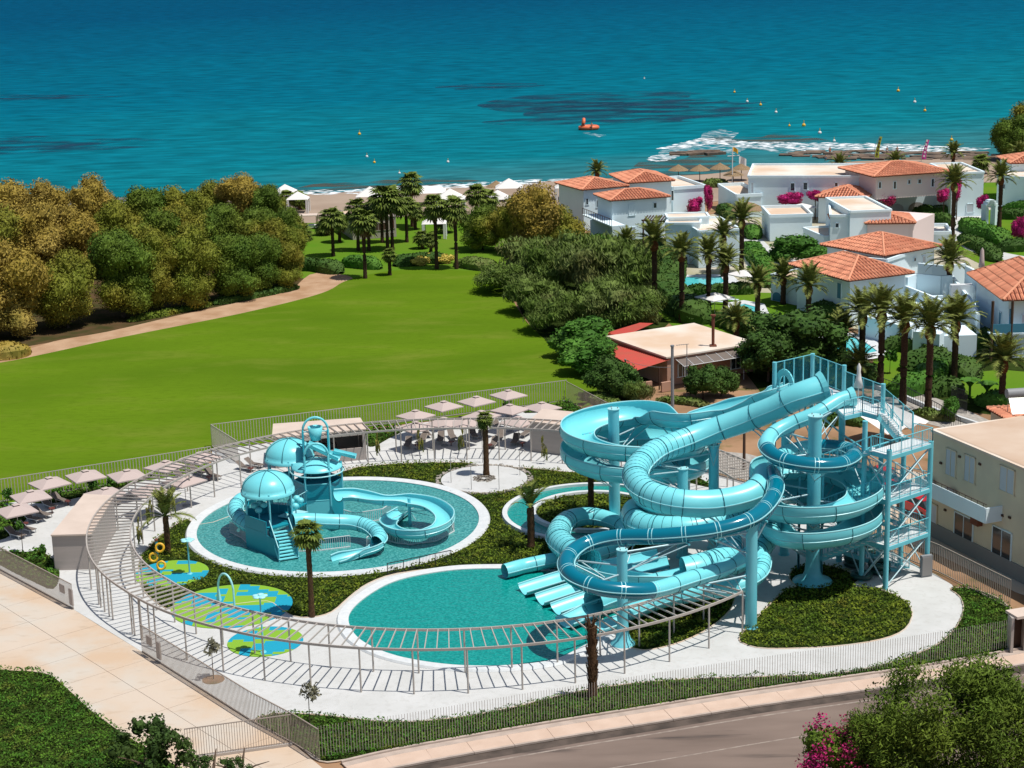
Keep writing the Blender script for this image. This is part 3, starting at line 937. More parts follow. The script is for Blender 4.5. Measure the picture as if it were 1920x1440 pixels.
strip_sheet(U, 3.25, 3.40, -0.010, 'road_edge_line', M['roadpaint'])
strip_sheet(U, 6.55, 6.67, -0.010, 'road_centre_line', M['roadpaint'])

# ================================================================= FENCES
def fence(label, path_px, h, sp, z=0.03, rail=True, group='slatted park fences', cat='fence', wpath=None, sw=0.035, m='beige_dark', base=True, name='slat_fence'):
    W = wpath if wpath else PL(path_px)
    fine = resample(W if wpath else catmull(W, 1), sp)
    # keep corners: resample each leg
    pts = []
    for i in range(len(W) - 1):
        seg = resample([W[i], W[i + 1]], sp)
        pts += seg if i == 0 else seg[1:]
    root = thing(name, label, cat, (pts[0].x, pts[0].y, z), group)
    me = MB().box((0, 0, h / 2 + 0.04), (sw, sw, h - 0.04)).mesh('slat', M[m])
    extra = MB()
    # slats nearest the camera first
    order = sorted(range(len(pts)), key=lambda i: pts[i].y)
    keep = set(order[:290])
    for i, p in enumerate(pts):
        t = pts[min(i + 1, len(pts) - 1)] - pts[max(i - 1, 0)]
        if i in keep:
            put('slat', me, root, (p.x - pts[0].x, p.y - pts[0].y, 0), (0, 0, math.atan2(t.y, t.x)))
        else:
            extra.box((p.x, p.y, z + h / 2 + 0.04), (sw, sw, h - 0.04), math.atan2(t.y, t.x))
    if extra.v:
        o = extra.build('far_slats', M[m], root)
        o['kind'] = 'stuff'
    if rail:
        for i in range(len(W) - 1):
            a, b = W[i], W[i + 1]
            MB().bar((a.x, a.y, z + h), (b.x, b.y, z + h), 0.06, 0.05).build('top_rail', M[m], root)
    if base:
        for i in range(len(W) - 1):
            a, b = W[i], W[i + 1]
            MB().bar((a.x, a.y, z + 0.05), (b.x, b.y, z + 0.05), 0.07, 0.08).build('bottom_rail', M[m], root)
    return root, pts
fence('long beige slat fence between the left parasols and the bright lawn', [(-120, 962), (0, 942), (397, 878)], 2.0, 0.27, sw=0.055, m='beige_metal')
fence('tall beige slat fence behind the far loungers and kiosks, facing the lawn', [(447, 870), (398, 838), (1063, 752)], 2.15, 0.27, sw=0.05, m='beige_metal')
fence('beige slat fence running from the far corner behind the slides toward the beige building', [(1063, 752), (1137, 792), (1294, 878), (1400, 906), (1500, 945), (1690, 1045)], 2.0, 0.27, sw=0.04)
fence('beige slat fence with a solid top rail below the balcony building', [(1690, 1045), (1760, 1074), (1893, 1142)], 2.1, 0.2, sw=0.035)
fence('thin pale slat fence along the roadside pavement in front of the park', [(600, 1427), (756, 1404), (1006, 1360), (1194, 1330), (1400, 1297), (1700, 1254), (1893, 1221)], 1.95, 0.17, z=0.22, rail=False, sw=0.022, base=False, m='beige_metal')
fr_, fp = fence('beige slat fence between the driveway and the pergola walk, meeting the gate', [(267, 1223), (470, 1352), (556, 1399), (600, 1427)], 1.95, 0.16, sw=0.03)
fl_, flp = fence('short beige slat fence left of the driveway entrance by the grey kiosk', [(-60, 1036), (0, 1069), (138, 1143)], 1.9, 0.16, sw=0.03)
for (root, a, t) in [(fr_, P(275, 1228), P(320, 1257)), (fl_, P(112, 1129), P(136, 1142))]:
    d = (t - a).normalized()
    for k, (s0, s1, z0, z1) in enumerate([(0.2, 0.9, 0.9, 1.5), (1.6, 2.1, 0.3, 1.5)]):
        MB().bar(a + d * s0 + Vector((0, 0, (z0 + z1) / 2)), a + d * s1 + Vector((0, 0, (z0 + z1) / 2)), 0.10, z1 - z0).build('letter_box', M['kiosk'], root)
# sliding gate across the driveway
ga, gb = P(350, 1426), P(548, 1398)
groot, gp = fence('wide barred driveway gate standing shut beside the dark bush', None, 1.95, 0.15, cat='gate', group=None, wpath=[ga, gb], sw=0.03, name='driveway_gate')
MB().bar((ga.x, ga.y, 0.10), (gb.x, gb.y, 0.10), 0.14, 0.16).build('gate_beam', M['beige_metal'], groot)
# entrance gate right edge of the park
er = thing('entrance_portal', 'beige framed entrance portal at the right end of the roadside grass', 'gate', P(1895, 1226))
for x, y in [(1893, 1222), (1918, 1218), (1950, 1212)]:
    p = P(x, y)
    MB().box((p.x, p.y, 1.25), (0.18, 0.9, 2.5)).build('portal_post', M['beige_metal'], er)
a, b = P(1893, 1222), P(1950, 1212)
MB().bar((a.x, a.y, 2.55), (b.x, b.y, 2.55), 1.3, 0.18).build('portal_roof', M['kiosk_roof'], er)
MB().bar((a.x + .2, a.y + .3, 1.1), (b.x, b.y + .3, 1.1), 0.06, 2.1).build('door', M['wood'], er)
# black rail on the kids pool edge
br = thing('low_black_railing', 'low black railing between the kids pool and the big pool', 'railing', P(727, 1078))
a, b = P(727, 1079), P(846, 1054)
for k in range(5):
    p = a.lerp(b, k / 4)
    MB().cyl((p.x, p.y, 0), (p.x, p.y, 0.95), 0.035, n=6).build('post', M['black'], br)
for z in (0.12, 0.95):
    MB().bar((a.x, a.y, z), (b.x, b.y, z), 0.05, 0.05).build('rail', M['black'], br)
me = MB().box((0, 0, 0.53), (0.018, 0.018, 0.82)).mesh('baluster', M['black'])
for k in range(1, 44):
    p = a.lerp(b, k / 44)
    put('baluster', me, br, (p.x - br.location.x, p.y - br.location.y, 0))

# ================================================================= RING PERGOLA
PR_I, PR_O, PH = 23.85, 27.05, 3.0
pg = thing('ring_pergola', 'huge curved beige slatted pergola circling the whole water park', 'pergola', (PC.x, PC.y, 0))
# radius corrections read off the photo: angle (deg) -> dr
def wob(a, inner):
    d = math.degrees(a) % 360
    tab = [(0, 0), (60, -0.4), (90, -0.6), (120, 0.6), (140, 1.0), (165, 0.6), (190, 0.0), (215, -0.6), (240, -0.5), (265, -0.1), (290, 0.35), (320, 0.5), (340, 0.2), (360, 0)]
    for i in range(len(tab) - 1):
        if tab[i][0] <= d <= tab[i + 1][0]:
            t = (d - tab[i][0]) / (tab[i + 1][0] - tab[i][0])
            return tab[i][1] + (tab[i + 1][1] - tab[i][1]) * t
    return 0
def pp_(a, inner, z):
    r = (PR_I if inner else PR_O) + wob(a, inner)
    return Vector((PC.x + r * math.cos(a), PC.y + r * math.sin(a), z))
# the near right end of the ring is at (1394,1108); the far right end behind the slides
e0 = P(1394, 1110, PH)
aend = math.atan2(e0.y - PC.y, e0.x - PC.x)          # about -30 degrees
e1 = P(1420, 892, PH)
abeg = math.atan2(e1.y - PC.y, e1.x - PC.x)          # about +12 degrees
A0, A1 = abeg, aend + 2 * PI
NR = 186
me_r = None
for inner in (True, False):
    nseg = 26
    for k in range(nseg):
        a = [A0 + (A1 - A0) * (k + j / 5) / nseg for j in range(6)]
        mb = MB()
        pts = [pp_(q, inner, PH) for q in a]
        for j in range(5):
            mb.bar(pts[j], pts[j + 1] + (pts[j + 1] - pts[j]) * 0.01, 0.09, 0.16)
        mb.build('rail', M['beige_metal'], pg)
for k in range(NR + 1):
    a = A0 + (A1 - A0) * k / NR
    MB().bar(pp_(a, True, PH + 0.02), pp_(a, False, PH + 0.02), 0.06, 0.10).build('rafter', M['beige_metal'], pg)
for inner in (True, False):
    for k in range(0, 43):
        a = A0 + (A1 - A0) * k / 42
        p = pp_(a, inner, 0)
        MB().cyl(p, (p.x, p.y, PH - 0.08), 0.06, n=8, caps=False).build('post', M['beige_metal'], pg)
for px, py in [(213, 1155), (207, 1146), (200, 1138), (303, 1190), (290, 1207), (278, 1196), (267, 1188)]:
    p = P(px, py)
    a = math.atan2(p.y - PC.y, p.x - PC.x)
    p = pp_(a, False, 0)
    MB().cyl(p, (p.x, p.y, PH - 0.08), 0.06, n=8, caps=False).build('post', M['beige_metal'], pg)

# ================================================================= KIOSKS
def kiosk(label, corners_px, z, opening=None):
    cs_ = [P(x, y, z) for x, y in corners_px]
    cx = sum(p.x for p in cs_) / 4; cy = sum(p.y for p in cs_) / 4
    root = thing('kiosk', label, 'kiosk', (cx, cy, 0), 'beige service kiosks by the ring pergola')
    n = len(cs_)
    for i in range(n):
        a, b = cs_[i], cs_[(i + 1) % n]
        if opening is not None and i == opening:
            a2 = Vector((a.x, a.y, 0)); b2 = Vector((b.x, b.y, 0))
            MB().bar((a.x, a.y, 0.6), (b.x, b.y, 0.6), 0.12, 1.2).build('counter', M['kiosk'], root)
            MB().bar((a.x, a.y, z - 0.22), (b.x, b.y, z - 0.22), 0.12, 0.4).build('lintel', M['kiosk'], root)
            for t in (0.0, 0.45, 0.97):
                q = a.lerp(b, t)
                q2 = a.lerp(b, t + 0.03)
                MB().bar((q.x, q.y, z / 2), (q2.x, q2.y, z / 2), 0.14, z - 0.06).build('post', M['kiosk'], root)
            q = a2.lerp(b2, 0.5) + (Vector((cx, cy, 0)) - a2.lerp(b2, 0.5)) * 0.5
            MB().box((q.x, q.y, 1.35), (3.0, 0.5, 0.5)).build('shelf', M['black'], root)
        else:
            MB().bar((a.x, a.y, z / 2), (b.x, b.y, z / 2), 0.12, z - 0.04).build('wall', M['kiosk'], root)
    c0 = Vector((cx, cy, 0))
    ov = [Vector((p.x, p.y, 0)) + (Vector((p.x, p.y, 0)) - c0).normalized() * 0.22 for p in cs_]
    MB().prism(ov, z, z + 0.12).build('roof', M['kiosk_roof'], root)
    return root
kiosk('plain grey-beige kiosk outside the left side of the pergola by the driveway', [(98, 1004), (171, 1002), (212, 933), (158, 930)], 2.8)
kiosk('beige kiosk with a dark serving opening behind the play tower', [(514, 822), (684, 806), (672, 786), (516, 797)], 2.8, 0)
kiosk('beige kiosk with closed panels to the left of the open slide bend', [(995, 791), (1067, 800), (1072, 775), (1018, 770)], 2.8)

# ================================================================= PARASOLS, LOUNGERS, TABLES
def parasol_mesh(side, top, drop, m, pole=True):
    mb = MB()
    h = side / 2
    n = 4
    rings = []
    for k, f in enumerate([0.0, 0.33, 0.66, 1.0]):
        z = top - drop * (f ** 1.15)
        pts = []
        for j in range(16):
            a = 2 * PI * j / 16
            c_, s_ = math.cos(a), math.sin(a)
            mx = max(abs(c_), abs(s_))
            sag = 0.05 * f * (0 if j % 2 == 0 and j % 4 == 2 else 1) * (1 - abs(abs(c_) - abs(s_)))
            pts.append((c_ / mx * h * f, s_ / mx * h * f, z + sag * 0.5))
        rings.append(pts)
    vs = [p for r_ in rings for p in r_]
    fs = []
    for k in range(3):
        for j in range(16):
            fs.append((k * 16 + j, k * 16 + (j + 1) % 16, (k + 1) * 16 + (j + 1) % 16, (k + 1) * 16 + j))
    mb.add(vs, fs)
    # valance
    v2 = rings[-1] + [(x, y, z - 0.10) for x, y, z in rings[-1]]
    mb.add(v2, [(j, (j + 1) % 16, 16 + (j + 1) % 16, 16 + j) for j in range(16)])
    return mb.mesh('canopy', M[m])
canopy_b = parasol_mesh(2.7, 2.65, 0.5, 'parasol')
canopy_w = parasol_mesh(3.2, 2.9, 0.6, 'cloth_white')
pole_me = MB().cyl((0, 0, 0.05), (0, 0, 2.75), 0.03, n=6).mesh('pole', M['beige_metal'])
base_me = MB().cyl((0, 0, 0), (0, 0, 0.08), 0.35, 0.32, n=12).mesh('base', M['grey_pole'])
vent_me = MB().add([(0, 0, 2.74)] + [(0.28 * x, 0.28 * y, 2.66) for x, y in ((-1, -1), (1, -1), (1, 1), (-1, 1))], [(0, 1, 2), (0, 2, 3), (0, 3, 4), (0, 4, 1)]).mesh('vent_cap', M['parasol'])
def parasol(x, y, rz, label, white=False, group='square beige parasols', sc=1.0):
    p = P(x, y, 2.6)
    root = thing('parasol', label, 'parasol', (p.x, p.y, 0.03), group, rz)
    put('canopy', canopy_w if white else canopy_b, root, sc=(sc, sc, 1))
    put('pole', pole_me, root)
    put('base', base_me, root)
    if not white:
        put('vent_cap', vent_me, root)
    return root
pr = random.Random(4)
leftset = [(30, 948), (57, 922), (92, 897), (160, 884), (238, 883), (197, 917), (310, 866), (375, 850), (345, 893), (280, 912)]
ll = ['at the left picture edge beside two white-framed loungers', 'second along the left fence, above dark loungers', 'third along the left fence, right of the photo edge', 'fourth along the left fence, in front of young shrubs', 'fifth along the left fence, nearest the pergola bend', 'just behind the plain left kiosk', 'partly under the pergola slats where the fence steps up', 'under the pergola bend beside the fence corner', 'in shade below the pergola, left of the ringed date palm', 'below the pergola slats right behind the left kiosk roof']
for (x, y), l in zip(leftset, ll):
    parasol(x, y, R(pr.uniform(30, 55)), 'beige square parasol ' + l)
rightset = [(779, 771), (832, 754), (893, 745), (953, 733), (779, 793), (832, 785), (902, 772), (956, 760), (972, 783), (1016, 756), (870, 786)]
rl = ['leftmost of the back row by the lawn fence', 'second from the left in the back row by the lawn fence', 'third from the left in the back row by the lawn fence', 'rightmost and highest of the back row by the lawn fence', 'half under the pergola, below the leftmost back-row one', 'half under the pergola slats, second from the left', 'in the middle row just right of the island palm crown', 'in the middle row directly below the rightmost back one', 'nearest the kiosk with closed panels', 'in front of the small bed by the fence corner', 'behind the crown of the island palm']
for (x, y), l in zip(rightset, rl):
    parasol(x, y, R(pr.uniform(35, 55)), 'beige square parasol ' + l)

def lounger_parts(m, seat_m):
    f = MB()
    for s in (-1, 1):
        f.bar((s * 0.3, -0.95, 0.30), (s * 0.3, 0.35, 0.30), 0.04, 0.04)
        f.bar((s * 0.3, 0.35, 0.30), (s * 0.3, 0.98, 0.72), 0.04, 0.04)
        for y in (-0.8, 0.25):
            f.bar((s * 0.3, y, 0.0), (s * 0.3, y + 0.12, 0.30), 0.035, 0.035)
    b = MB()
    b.bar((0, -0.95, 0.32), (0, 0.35, 0.32), 0.56, 0.04)
    b2 = MB()
    b2.bar((0, 0.35, 0.33), (0, 0.97, 0.745), 0.56, 0.04)
    return f.mesh('frame', M[m]), b.mesh('seat', M[seat_m]), b2.mesh('backrest', M[seat_m])
LP = lounger_parts('beige_metal', 'lounger')
LPW = lounger_parts('white_metal', 'lounger')
LPB = lounger_parts('white_metal', 'lounger_blue')
table_me = (MB().cyl((0, 0, 0.36), (0, 0, 0.42), 0.28, n=12).mesh('table_top', M['table_red']), MB().cyl((0, 0, 0), (0, 0, 0.36), 0.05, 0.05, n=6).mesh('leg', M['table_red']))
def lounger(x, y, rz, label, set_=LP, group='sun loungers', z=0.03, w_=None):
    p = w_ if w_ else P(x, y)
    root = thing('sun_lounger', label, 'sun lounger', (p.x, p.y, z), group, rz)
    for nme, me in zip(('frame', 'seat', 'backrest'), set_):
        put(nme, me, root)
    return root
def table(x, y, label):
    p = P(x, y)
    root = thing('side_table', label, 'side table', (p.x, p.y, 0.03), 'dark red side tables')
    put('table_top', table_me[0], root)
    put('leg', table_me[1], root)
L1 = [(30, 1008, 'white-framed lounger nearest the left picture edge', LPW), (50, 997, 'white-framed lounger second from the left edge, beside a red table', LPW), (62, 978, 'dark lounger above the two white-framed ones', LPW), (80, 969, 'dark lounger left of the second red table', LP), (92, 952, 'white-framed lounger in the third pair from the left edge', LPW), (115, 943, 'dark brown lounger in the third pair, nearer the left kiosk', LP), (210, 945, 'dark lounger just behind the left kiosk roof', LP), (235, 935, 'dark lounger right of the left kiosk roof', LP), (340, 898, 'dark lounger in parasol shade under the pergola bend', LP), (372, 890, 'dark lounger under the pergola bend, right of another', LP), (400, 897, 'dark lounger with a red table right of the pergola palm', LP), (462, 882, 'dark upright lounger left of the rear play dome', LP), (478, 876, 'dark upright lounger nearest the rear play dome', LP)]
for x, y, l, st in L1:
    lounger(x, y, R(pr.uniform(42, 60)), l, st)
for x, y, l in [(48, 990, 'dark red side table between the front left loungers'), (98, 962, 'dark red side table between the second pair of left loungers'), (128, 948, 'dark red side table nearest the left kiosk'), (392, 902, 'dark red side table under the pergola bend'), (470, 886, 'dark red side table left of the rear play dome')]:
    table(x, y, l)
L2 = [(765, 838, 'lounger at the left end of the far sun deck'), (790, 832, 'lounger second from the left on the far sun deck'), (800, 818, 'lounger behind the left pair on the far sun deck'), (826, 828, 'lounger left of the climber on the far sun deck'), (848, 823, 'lounger beside a red table behind the climbers'), (888, 820, 'lounger just left of the island palm trunk'), (905, 812, 'lounger hidden behind the island palm trunk'), (925, 838, 'lounger right of the island palm trunk'), (938, 822, 'lounger two places right of the island palm trunk'), (966, 832, 'lounger left of the closed kiosk, front row'), (985, 818, 'lounger left of the closed kiosk, back row'), (860, 800, 'lounger deep in the shade of the middle parasols'), (930, 798, 'lounger below the rightmost back parasol')]
for x, y, l in L2:
    lounger(x, y, R(pr.uniform(-35, 20)), 'dark ' + l)
for x, y, l in [(782, 842, 'dark red side table at the left end of the far sun deck'), (846, 836, 'dark red side table by the yellow climbers'), (918, 842, 'dark red side table right of the island palm trunk'), (980, 838, 'dark red side table left of the closed kiosk')]:
    table(x, y, l)
# showers round the palm circle
for x, y, l in [(846, 907, 'leftmost slim shower post on the paved palm circle'), (884, 920, 'slim shower post in front left of the island palm'), (936, 920, 'slim shower post in front right of the island palm'), (975, 893, 'rightmost slim shower post on the paved palm circle'), (905, 868, 'slim shower post behind the island palm')]:
    p = P(x, y)
    root = thing('shower', l, 'shower', (p.x, p.y, 0.1), 'slim shower posts')
    MB().tube([p, p + Vector((0, 0, 2.2)), p + Vector((0.1, -0.05, 2.4)), p + Vector((0.35, -0.1, 2.45)), p + Vector((0.5, -0.15, 2.3))], 0.025, 6).build('pipe', M['beige_metal'], root)
    MB().cyl(p + Vector((0.5, -0.15, 2.32)), p + Vector((0.52, -0.15, 2.24)), 0.03, 0.11, n=8).build('shower_head', M['beige_metal'], root)
    MB().box(p + Vector((0.35, -0.2, 0.0)), (0.5, 0.3, 0.02)).build('drain', M['black'], root)

# ================================================================= SPLASH PAD FEATURES
def flower(x, y, h, label):
    p = P(x, y)
    root = thing('flower_sprinkler', label, 'sprinkler', (p.x, p.y, 0.06), 'flower sprinklers')
    MB().cyl(p, p + Vector((0, 0, h)), 0.07, 0.05, n=8).build('stem', M['steel_t'], root)
    MB().cyl(p + Vector((0, 0, 0.06)), p + Vector((0, 0, 0.14)), 0.22, 0.16, n=10).build('base', M['steel_t'], root)
    for k in range(5):
        a = 2 * PI * k / 5 + 0.3
        c = p + Vector((math.cos(a) * 0.30, math.sin(a) * 0.30, h + 0.02))
        MB().ball(c, (0.25, 0.25, 0.07), 10, 5).build('petal', M['lip'], root)
    MB().ball(p + Vector((0, 0, h + 0.06)), 0.14, 8, 5).build('flower_heart', M['lip'], root)
flower(356, 1077, 2.7, 'pale blue flower sprinkler on the ringed-post splash pad')
flower(494, 1224, 4.0, 'pale blue flower sprinkler on the smallest splash pad')
p = P(298, 1079)
root = thing('ring_post', 'blue spray post with three yellow rings on the left splash pad', 'spray post', (p.x, p.y, 0.06))
MB().cyl(p, p + Vector((0, 0, 2.75)), 0.10, n=10).build('post', M['steel_k'], root)
MB().ball(p + Vector((0, 0, 2.8)), 0.14, 8, 5).build('cap', M['rust'], root)
for z, s in [(2.25, 1), (1.5, -1), (0.85, 1)]:
    c = p + Vector((s * 0.26, -0.15, z))
    MB().tube([c + Vector((0.3 * math.cos(a), 0.05 * math.sin(a), 0.3 * math.sin(a))) for a in [2 * PI * k / 14 for k in range(14)]], 0.095, 7, closed=True).build('ring', M['yellow'], root)
pa, pb = P(413, 1133), P(438, 1140)
root = thing('water_arch', 'white-blue curved water arch on the largest splash pad', 'sprinkler', (pb.x, pb.y, 0.06))
pth = []
for k in range(17):
    t = PI * k / 16
    q = (pa + pb) / 2 + (pb - pa) / 2 * math.cos(t) * 1.15
    pth.append(Vector((q.x, q.y, 1.2 + math.sin(t) * 1.25)))
pth = [Vector((pth[0].x, pth[0].y, 0.05))] + pth
MB().tube(pth, 0.075, 8).build('arch_pipe', M['lip'], root)
MB().cyl(pth[-1], pth[-1] - Vector((0, 0, 0.9)), 0.07, 0.2, n=9).build('nozzle', M['lip'], root)

# ================================================================= WATER SLIDES
SLIDES = []
TQ = [M['turq'], M['turq_dark'], M['lip'], M['blue']]
def frames(path):
    out = []
    for i, p in enumerate(path):
        t = (path[min(i + 1, len(path) - 1)] - path[max(i - 1, 0)]).normalized()
        s = t.cross(Vector((0, 0, 1)))
        s = s.normalized() if s.length > 1e-3 else Vector((1, 0, 0))
        out.append((p, t, s, s.cross(t)))
    return out
def slide(name, label, pts, secs=2.7, group=None, root=None):
    """pts: (world point, kind, radius); kind c closed, r ribbed, b blue, o open flume"""
    W = [Vector(p[0]) for p in pts]
    fine = catmull(W, 10)
    L = [0]
    for i in range(1, len(fine)):
        L.append(L[-1] + (fine[i] - fine[i - 1]).length)
    nsec = max(1, int(round(L[-1] / secs)))
    step = L[-1] / (nsec * 9)
    path = resample(fine, step)
    kinds, rads = [], []
    # kind and radius at each sample from its place along the control points
    Lc = [L[min(i * 10, len(L) - 1)] for i in range(len(W))]
    for i in range(len(path)):
        s = L[-1] * i / (len(path) - 1)
        j = 0
        while j < len(Lc) - 2 and Lc[j + 1] < s:
            j += 1
        t = (s - Lc[j]) / max(1e-6, Lc[j + 1] - Lc[j])
        kinds.append(pts[j][1])
        rads.append(pts[j][2] * (1 - t) + pts[min(j + 1, len(pts) - 1)][2] * t)
    fr = frames(path)
    cur = []
    for i in range(len(path)):
        a, b = path[max(i - 3, 0)], path[min(i + 3, len(path) - 1)]
        v1 = Vector(((path[i] - a).x, (path[i] - a).y, 0)); v2 = Vector(((b - path[i]).x, (b - path[i]).y, 0))
        d = (v1.length + v2.length) / 2
        cur.append((v1.x * v2.y - v1.y * v2.x) / max(1e-6, v1.length * v2.length * d) if v1.length > 0.01 and v2.length > 0.01 else 0)
    cs2 = []
    for i in range(len(path)):
        lo, hi = max(0, i - 9), min(len(path), i + 10)
        cs2.append(sum(cur[lo:hi]) / (hi - lo))
    if root is None:
        root = thing(name, label, 'water slide', (path[-1].x, path[-1].y, 0), group)
    TH = 0.05
    for k in range(nsec):
        i0, i1 = k * 9, k * 9 + 9
        kd = kinds[min(i0 + 4, len(kinds) - 1)]
        mb = MB()
        mb.nofix = True
        if kd in 'crb':
            n = 18
            mb.cur = 3 if kd == 'b' else 0
            vs = []
            for i in range(i0, i1 + 1):
                p, t, s, u = fr[i]
                r = rads[i]
                vs += [p + (s * math.cos(2 * PI * j / n) + u * math.sin(2 * PI * j / n)) * r for j in range(n)]
            fs = [(i * n + j, (i + 1) * n + j, (i + 1) * n + (j + 1) % n, i * n + (j + 1) % n) for i in range(9) for j in range(n)]
            mb.add(vs, fs, True)
            # seam lips on both sides, sun on the flanges put into their pale colour
            mb.cur = 2
            for sg in (-1, 1):
                vs = []
                for i in range(i0, i1 + 1):
                    p, t, s, u = fr[i]
                    r = rads[i]
                    for (e, h) in ((0.98, 0.028), (1.0, 0.028), (1.0, -0.028), (0.98, -0.028)):
                        vs.append(p + s * sg * (r * e + (0.055 if e == 1.0 else 0)) + u * h)
                fs = []
                for i in range(9):
                    for j in range(4):
                        fs.append((i * 4 + j, i * 4 + (j + 1) % 4, (i + 1) * 4 + (j + 1) % 4, (i + 1) * 4 + j))
                mb.add(vs, fs)
            if kd == 'r':
                mb.cur = 1
                for i in range(i0 + 1, i1, 2):
                    ring_band(mb, fr[i], rads[i] * 1.012, 0.035)
        else:
            # open flume: U with the wall on the outside of a bend raised and banked
            n = 12
            outer, inner = [], []
            edgeL, edgeR = [], []
            for i in range(i0, i1 + 1):
                p, t, s, u = fr[i]
                r = rads[i]
                kk = max(-1, min(1, cs2[i] * 5.0))        # + turns left
                tilt = kk * R(9)
                aL = R(88) - kk * R(8)
                aR = R(88) + kk * R(8)
                ct, st = math.cos(tilt), math.sin(tilt)
                if kd == 'w':
                    aL = aR = R(62)
                for j in range(n + 1):
                    a = -aL + (aL + aR) * j / n
                    # flattened floor
                    x = math.sin(a) * r * 1.12
                    y = -math.cos(a) * r * 0.98
                    x, y = x * ct - y * st, x * st + y * ct
                    inner.append(p + s * x + u * y)
                    outer.append(p + s * x * 1.04 + u * (y - TH) )
                edgeL.append(inner[-(n + 1)])
                edgeR.append(inner[-1])
            m_ = n + 1
            fs = [(i * m_ + j, i * m_ + j + 1, (i + 1) * m_ + j + 1, (i + 1) * m_ + j) for i in range(9) for j in range(n)]
            mb.add(inner, fs, True)
            mb.add(outer, [f[::-1] for f in fs], True)
            mb.cur = 2
            mb.tube(edgeL, 0.055, 5, smooth=False)
            mb.tube(edgeR, 0.055, 5, smooth=False)
            # stiffening lip half-way up the outside, dark joint at the start
            for jj in (2, n - 2):
                mb.tube([outer[q * m_ + jj] for q in range(10)], 0.04, 4, smooth=False)
            mb.cur = 1
            mb.tube([q + (q - path[i0]).normalized() * 0.015 for q in outer[:m_]], 0.028, 4, smooth=False)
        mb.build('tube_section' if kd in 'crb' else 'flume_section', TQ, root)
        # flange at the section start
        if k > 0 or kd == 'b':
            fb = MB()
            p, t, s, u = fr[i0]
            r = rads[i0]
            kp = kinds[max(i0 - 3, 0)]
            if kd == 'b' or kp == 'b':
                for q in (i0, min(i0 + 1, len(fr) - 1)):
                    ring_band(fb, fr[q], r * 1.03, 0.05)
                fb.build('flange', M['lip'], root)
            elif kd in 'cr' and kp in 'crb':
                ring_band(fb, fr[i0], r * 1.05, 0.05)
                fb.build('flange', M['turq_dark'], root)
    # bell mouth for closed ends
    SLIDES.append((root, path, rads, kinds))
    return root, path
def ring_band(mb, f, r, w):
    p, t, s, u = f
    n = 20
    vs = []
    for (rr, d) in ((r * 0.97, -w / 2), (r, -w / 2), (r, w / 2), (r * 0.97, w / 2)):
        vs += [p + t * d + (s * math.cos(2 * PI * j / n) + u * math.sin(2 * PI * j / n)) * rr for j in range(n)]
    fs = []
    for k in range(3):
        for j in range(n):
            fs.append((k * n + j, k * n + (j + 1) % n, (k + 1) * n + (j + 1) % n, (k + 1) * n + j))
    mb.add(vs, fs)
def pts_(lst):
    return [(P(a[0], a[1], a[2]), a[3], a[4]) for a in lst]
BIG = P(1523, 1090)
COL1 = P(1153, 1005)
def helix(c, r, a0, turns, z0, z1, kind, rad, n=10, rx=None):
    """a0 in degrees, clockwise seen from above for turns > 0"""
    out = []
    N_ = int(abs(turns) * n) + 1
    for k in range(N_):
        t = k / (N_ - 1)
        a = R(a0) - turns * 2 * PI * t
        out.append((Vector((c.x + (rx or r) * math.cos(a), c.y + r * math.sin(a), z0 + (z1 - z0) * t)), kind, rad))
    return out
# A: wide open flume, two loops round the left column
A = pts_([(1478, 716, 12.4, 'o', 0.95), (1440, 729, 12.0, 'o', 1.05), (1400, 746, 11.2, 'o', 1.05), (1340, 763, 10.4, 'o', 1.05), (1270, 776, 9.9, 'o', 1.05)])
A += helix(COL1 + Vector((1.7, 0.2, 0)), 3.7, 80, -1.9, 9.2, 5.9, 'o', 1.2, 9, 4.5)
A += pts_([(1215, 925, 5.4, 'o', 1.05), (1290, 945, 5.0, 'o', 0.85), (1360, 940, 4.7, 'o', 0.8), (1420, 950, 4.3, 'c', 0.75), (1446, 985, 3.8, 'r', 0.75), (1425, 1030, 3.1, 'r', 0.75), (1370, 1060, 2.6, 'c', 0.75), (1290, 1080, 2.0, 'c', 0.75), (1215, 1098, 1.5, 'c', 0.75), (1150, 1116, 1.1, 'c', 0.94), (1112, 1130, 1.15, 'w', 0.95), (1085, 1142, 1.02, 'w', 0.95), (1058, 1153, 0.98, 'w', 0.9)])
slide('water_slide', 'open turquoise flume slide that leaves the tower highest and loops round the left column', A)
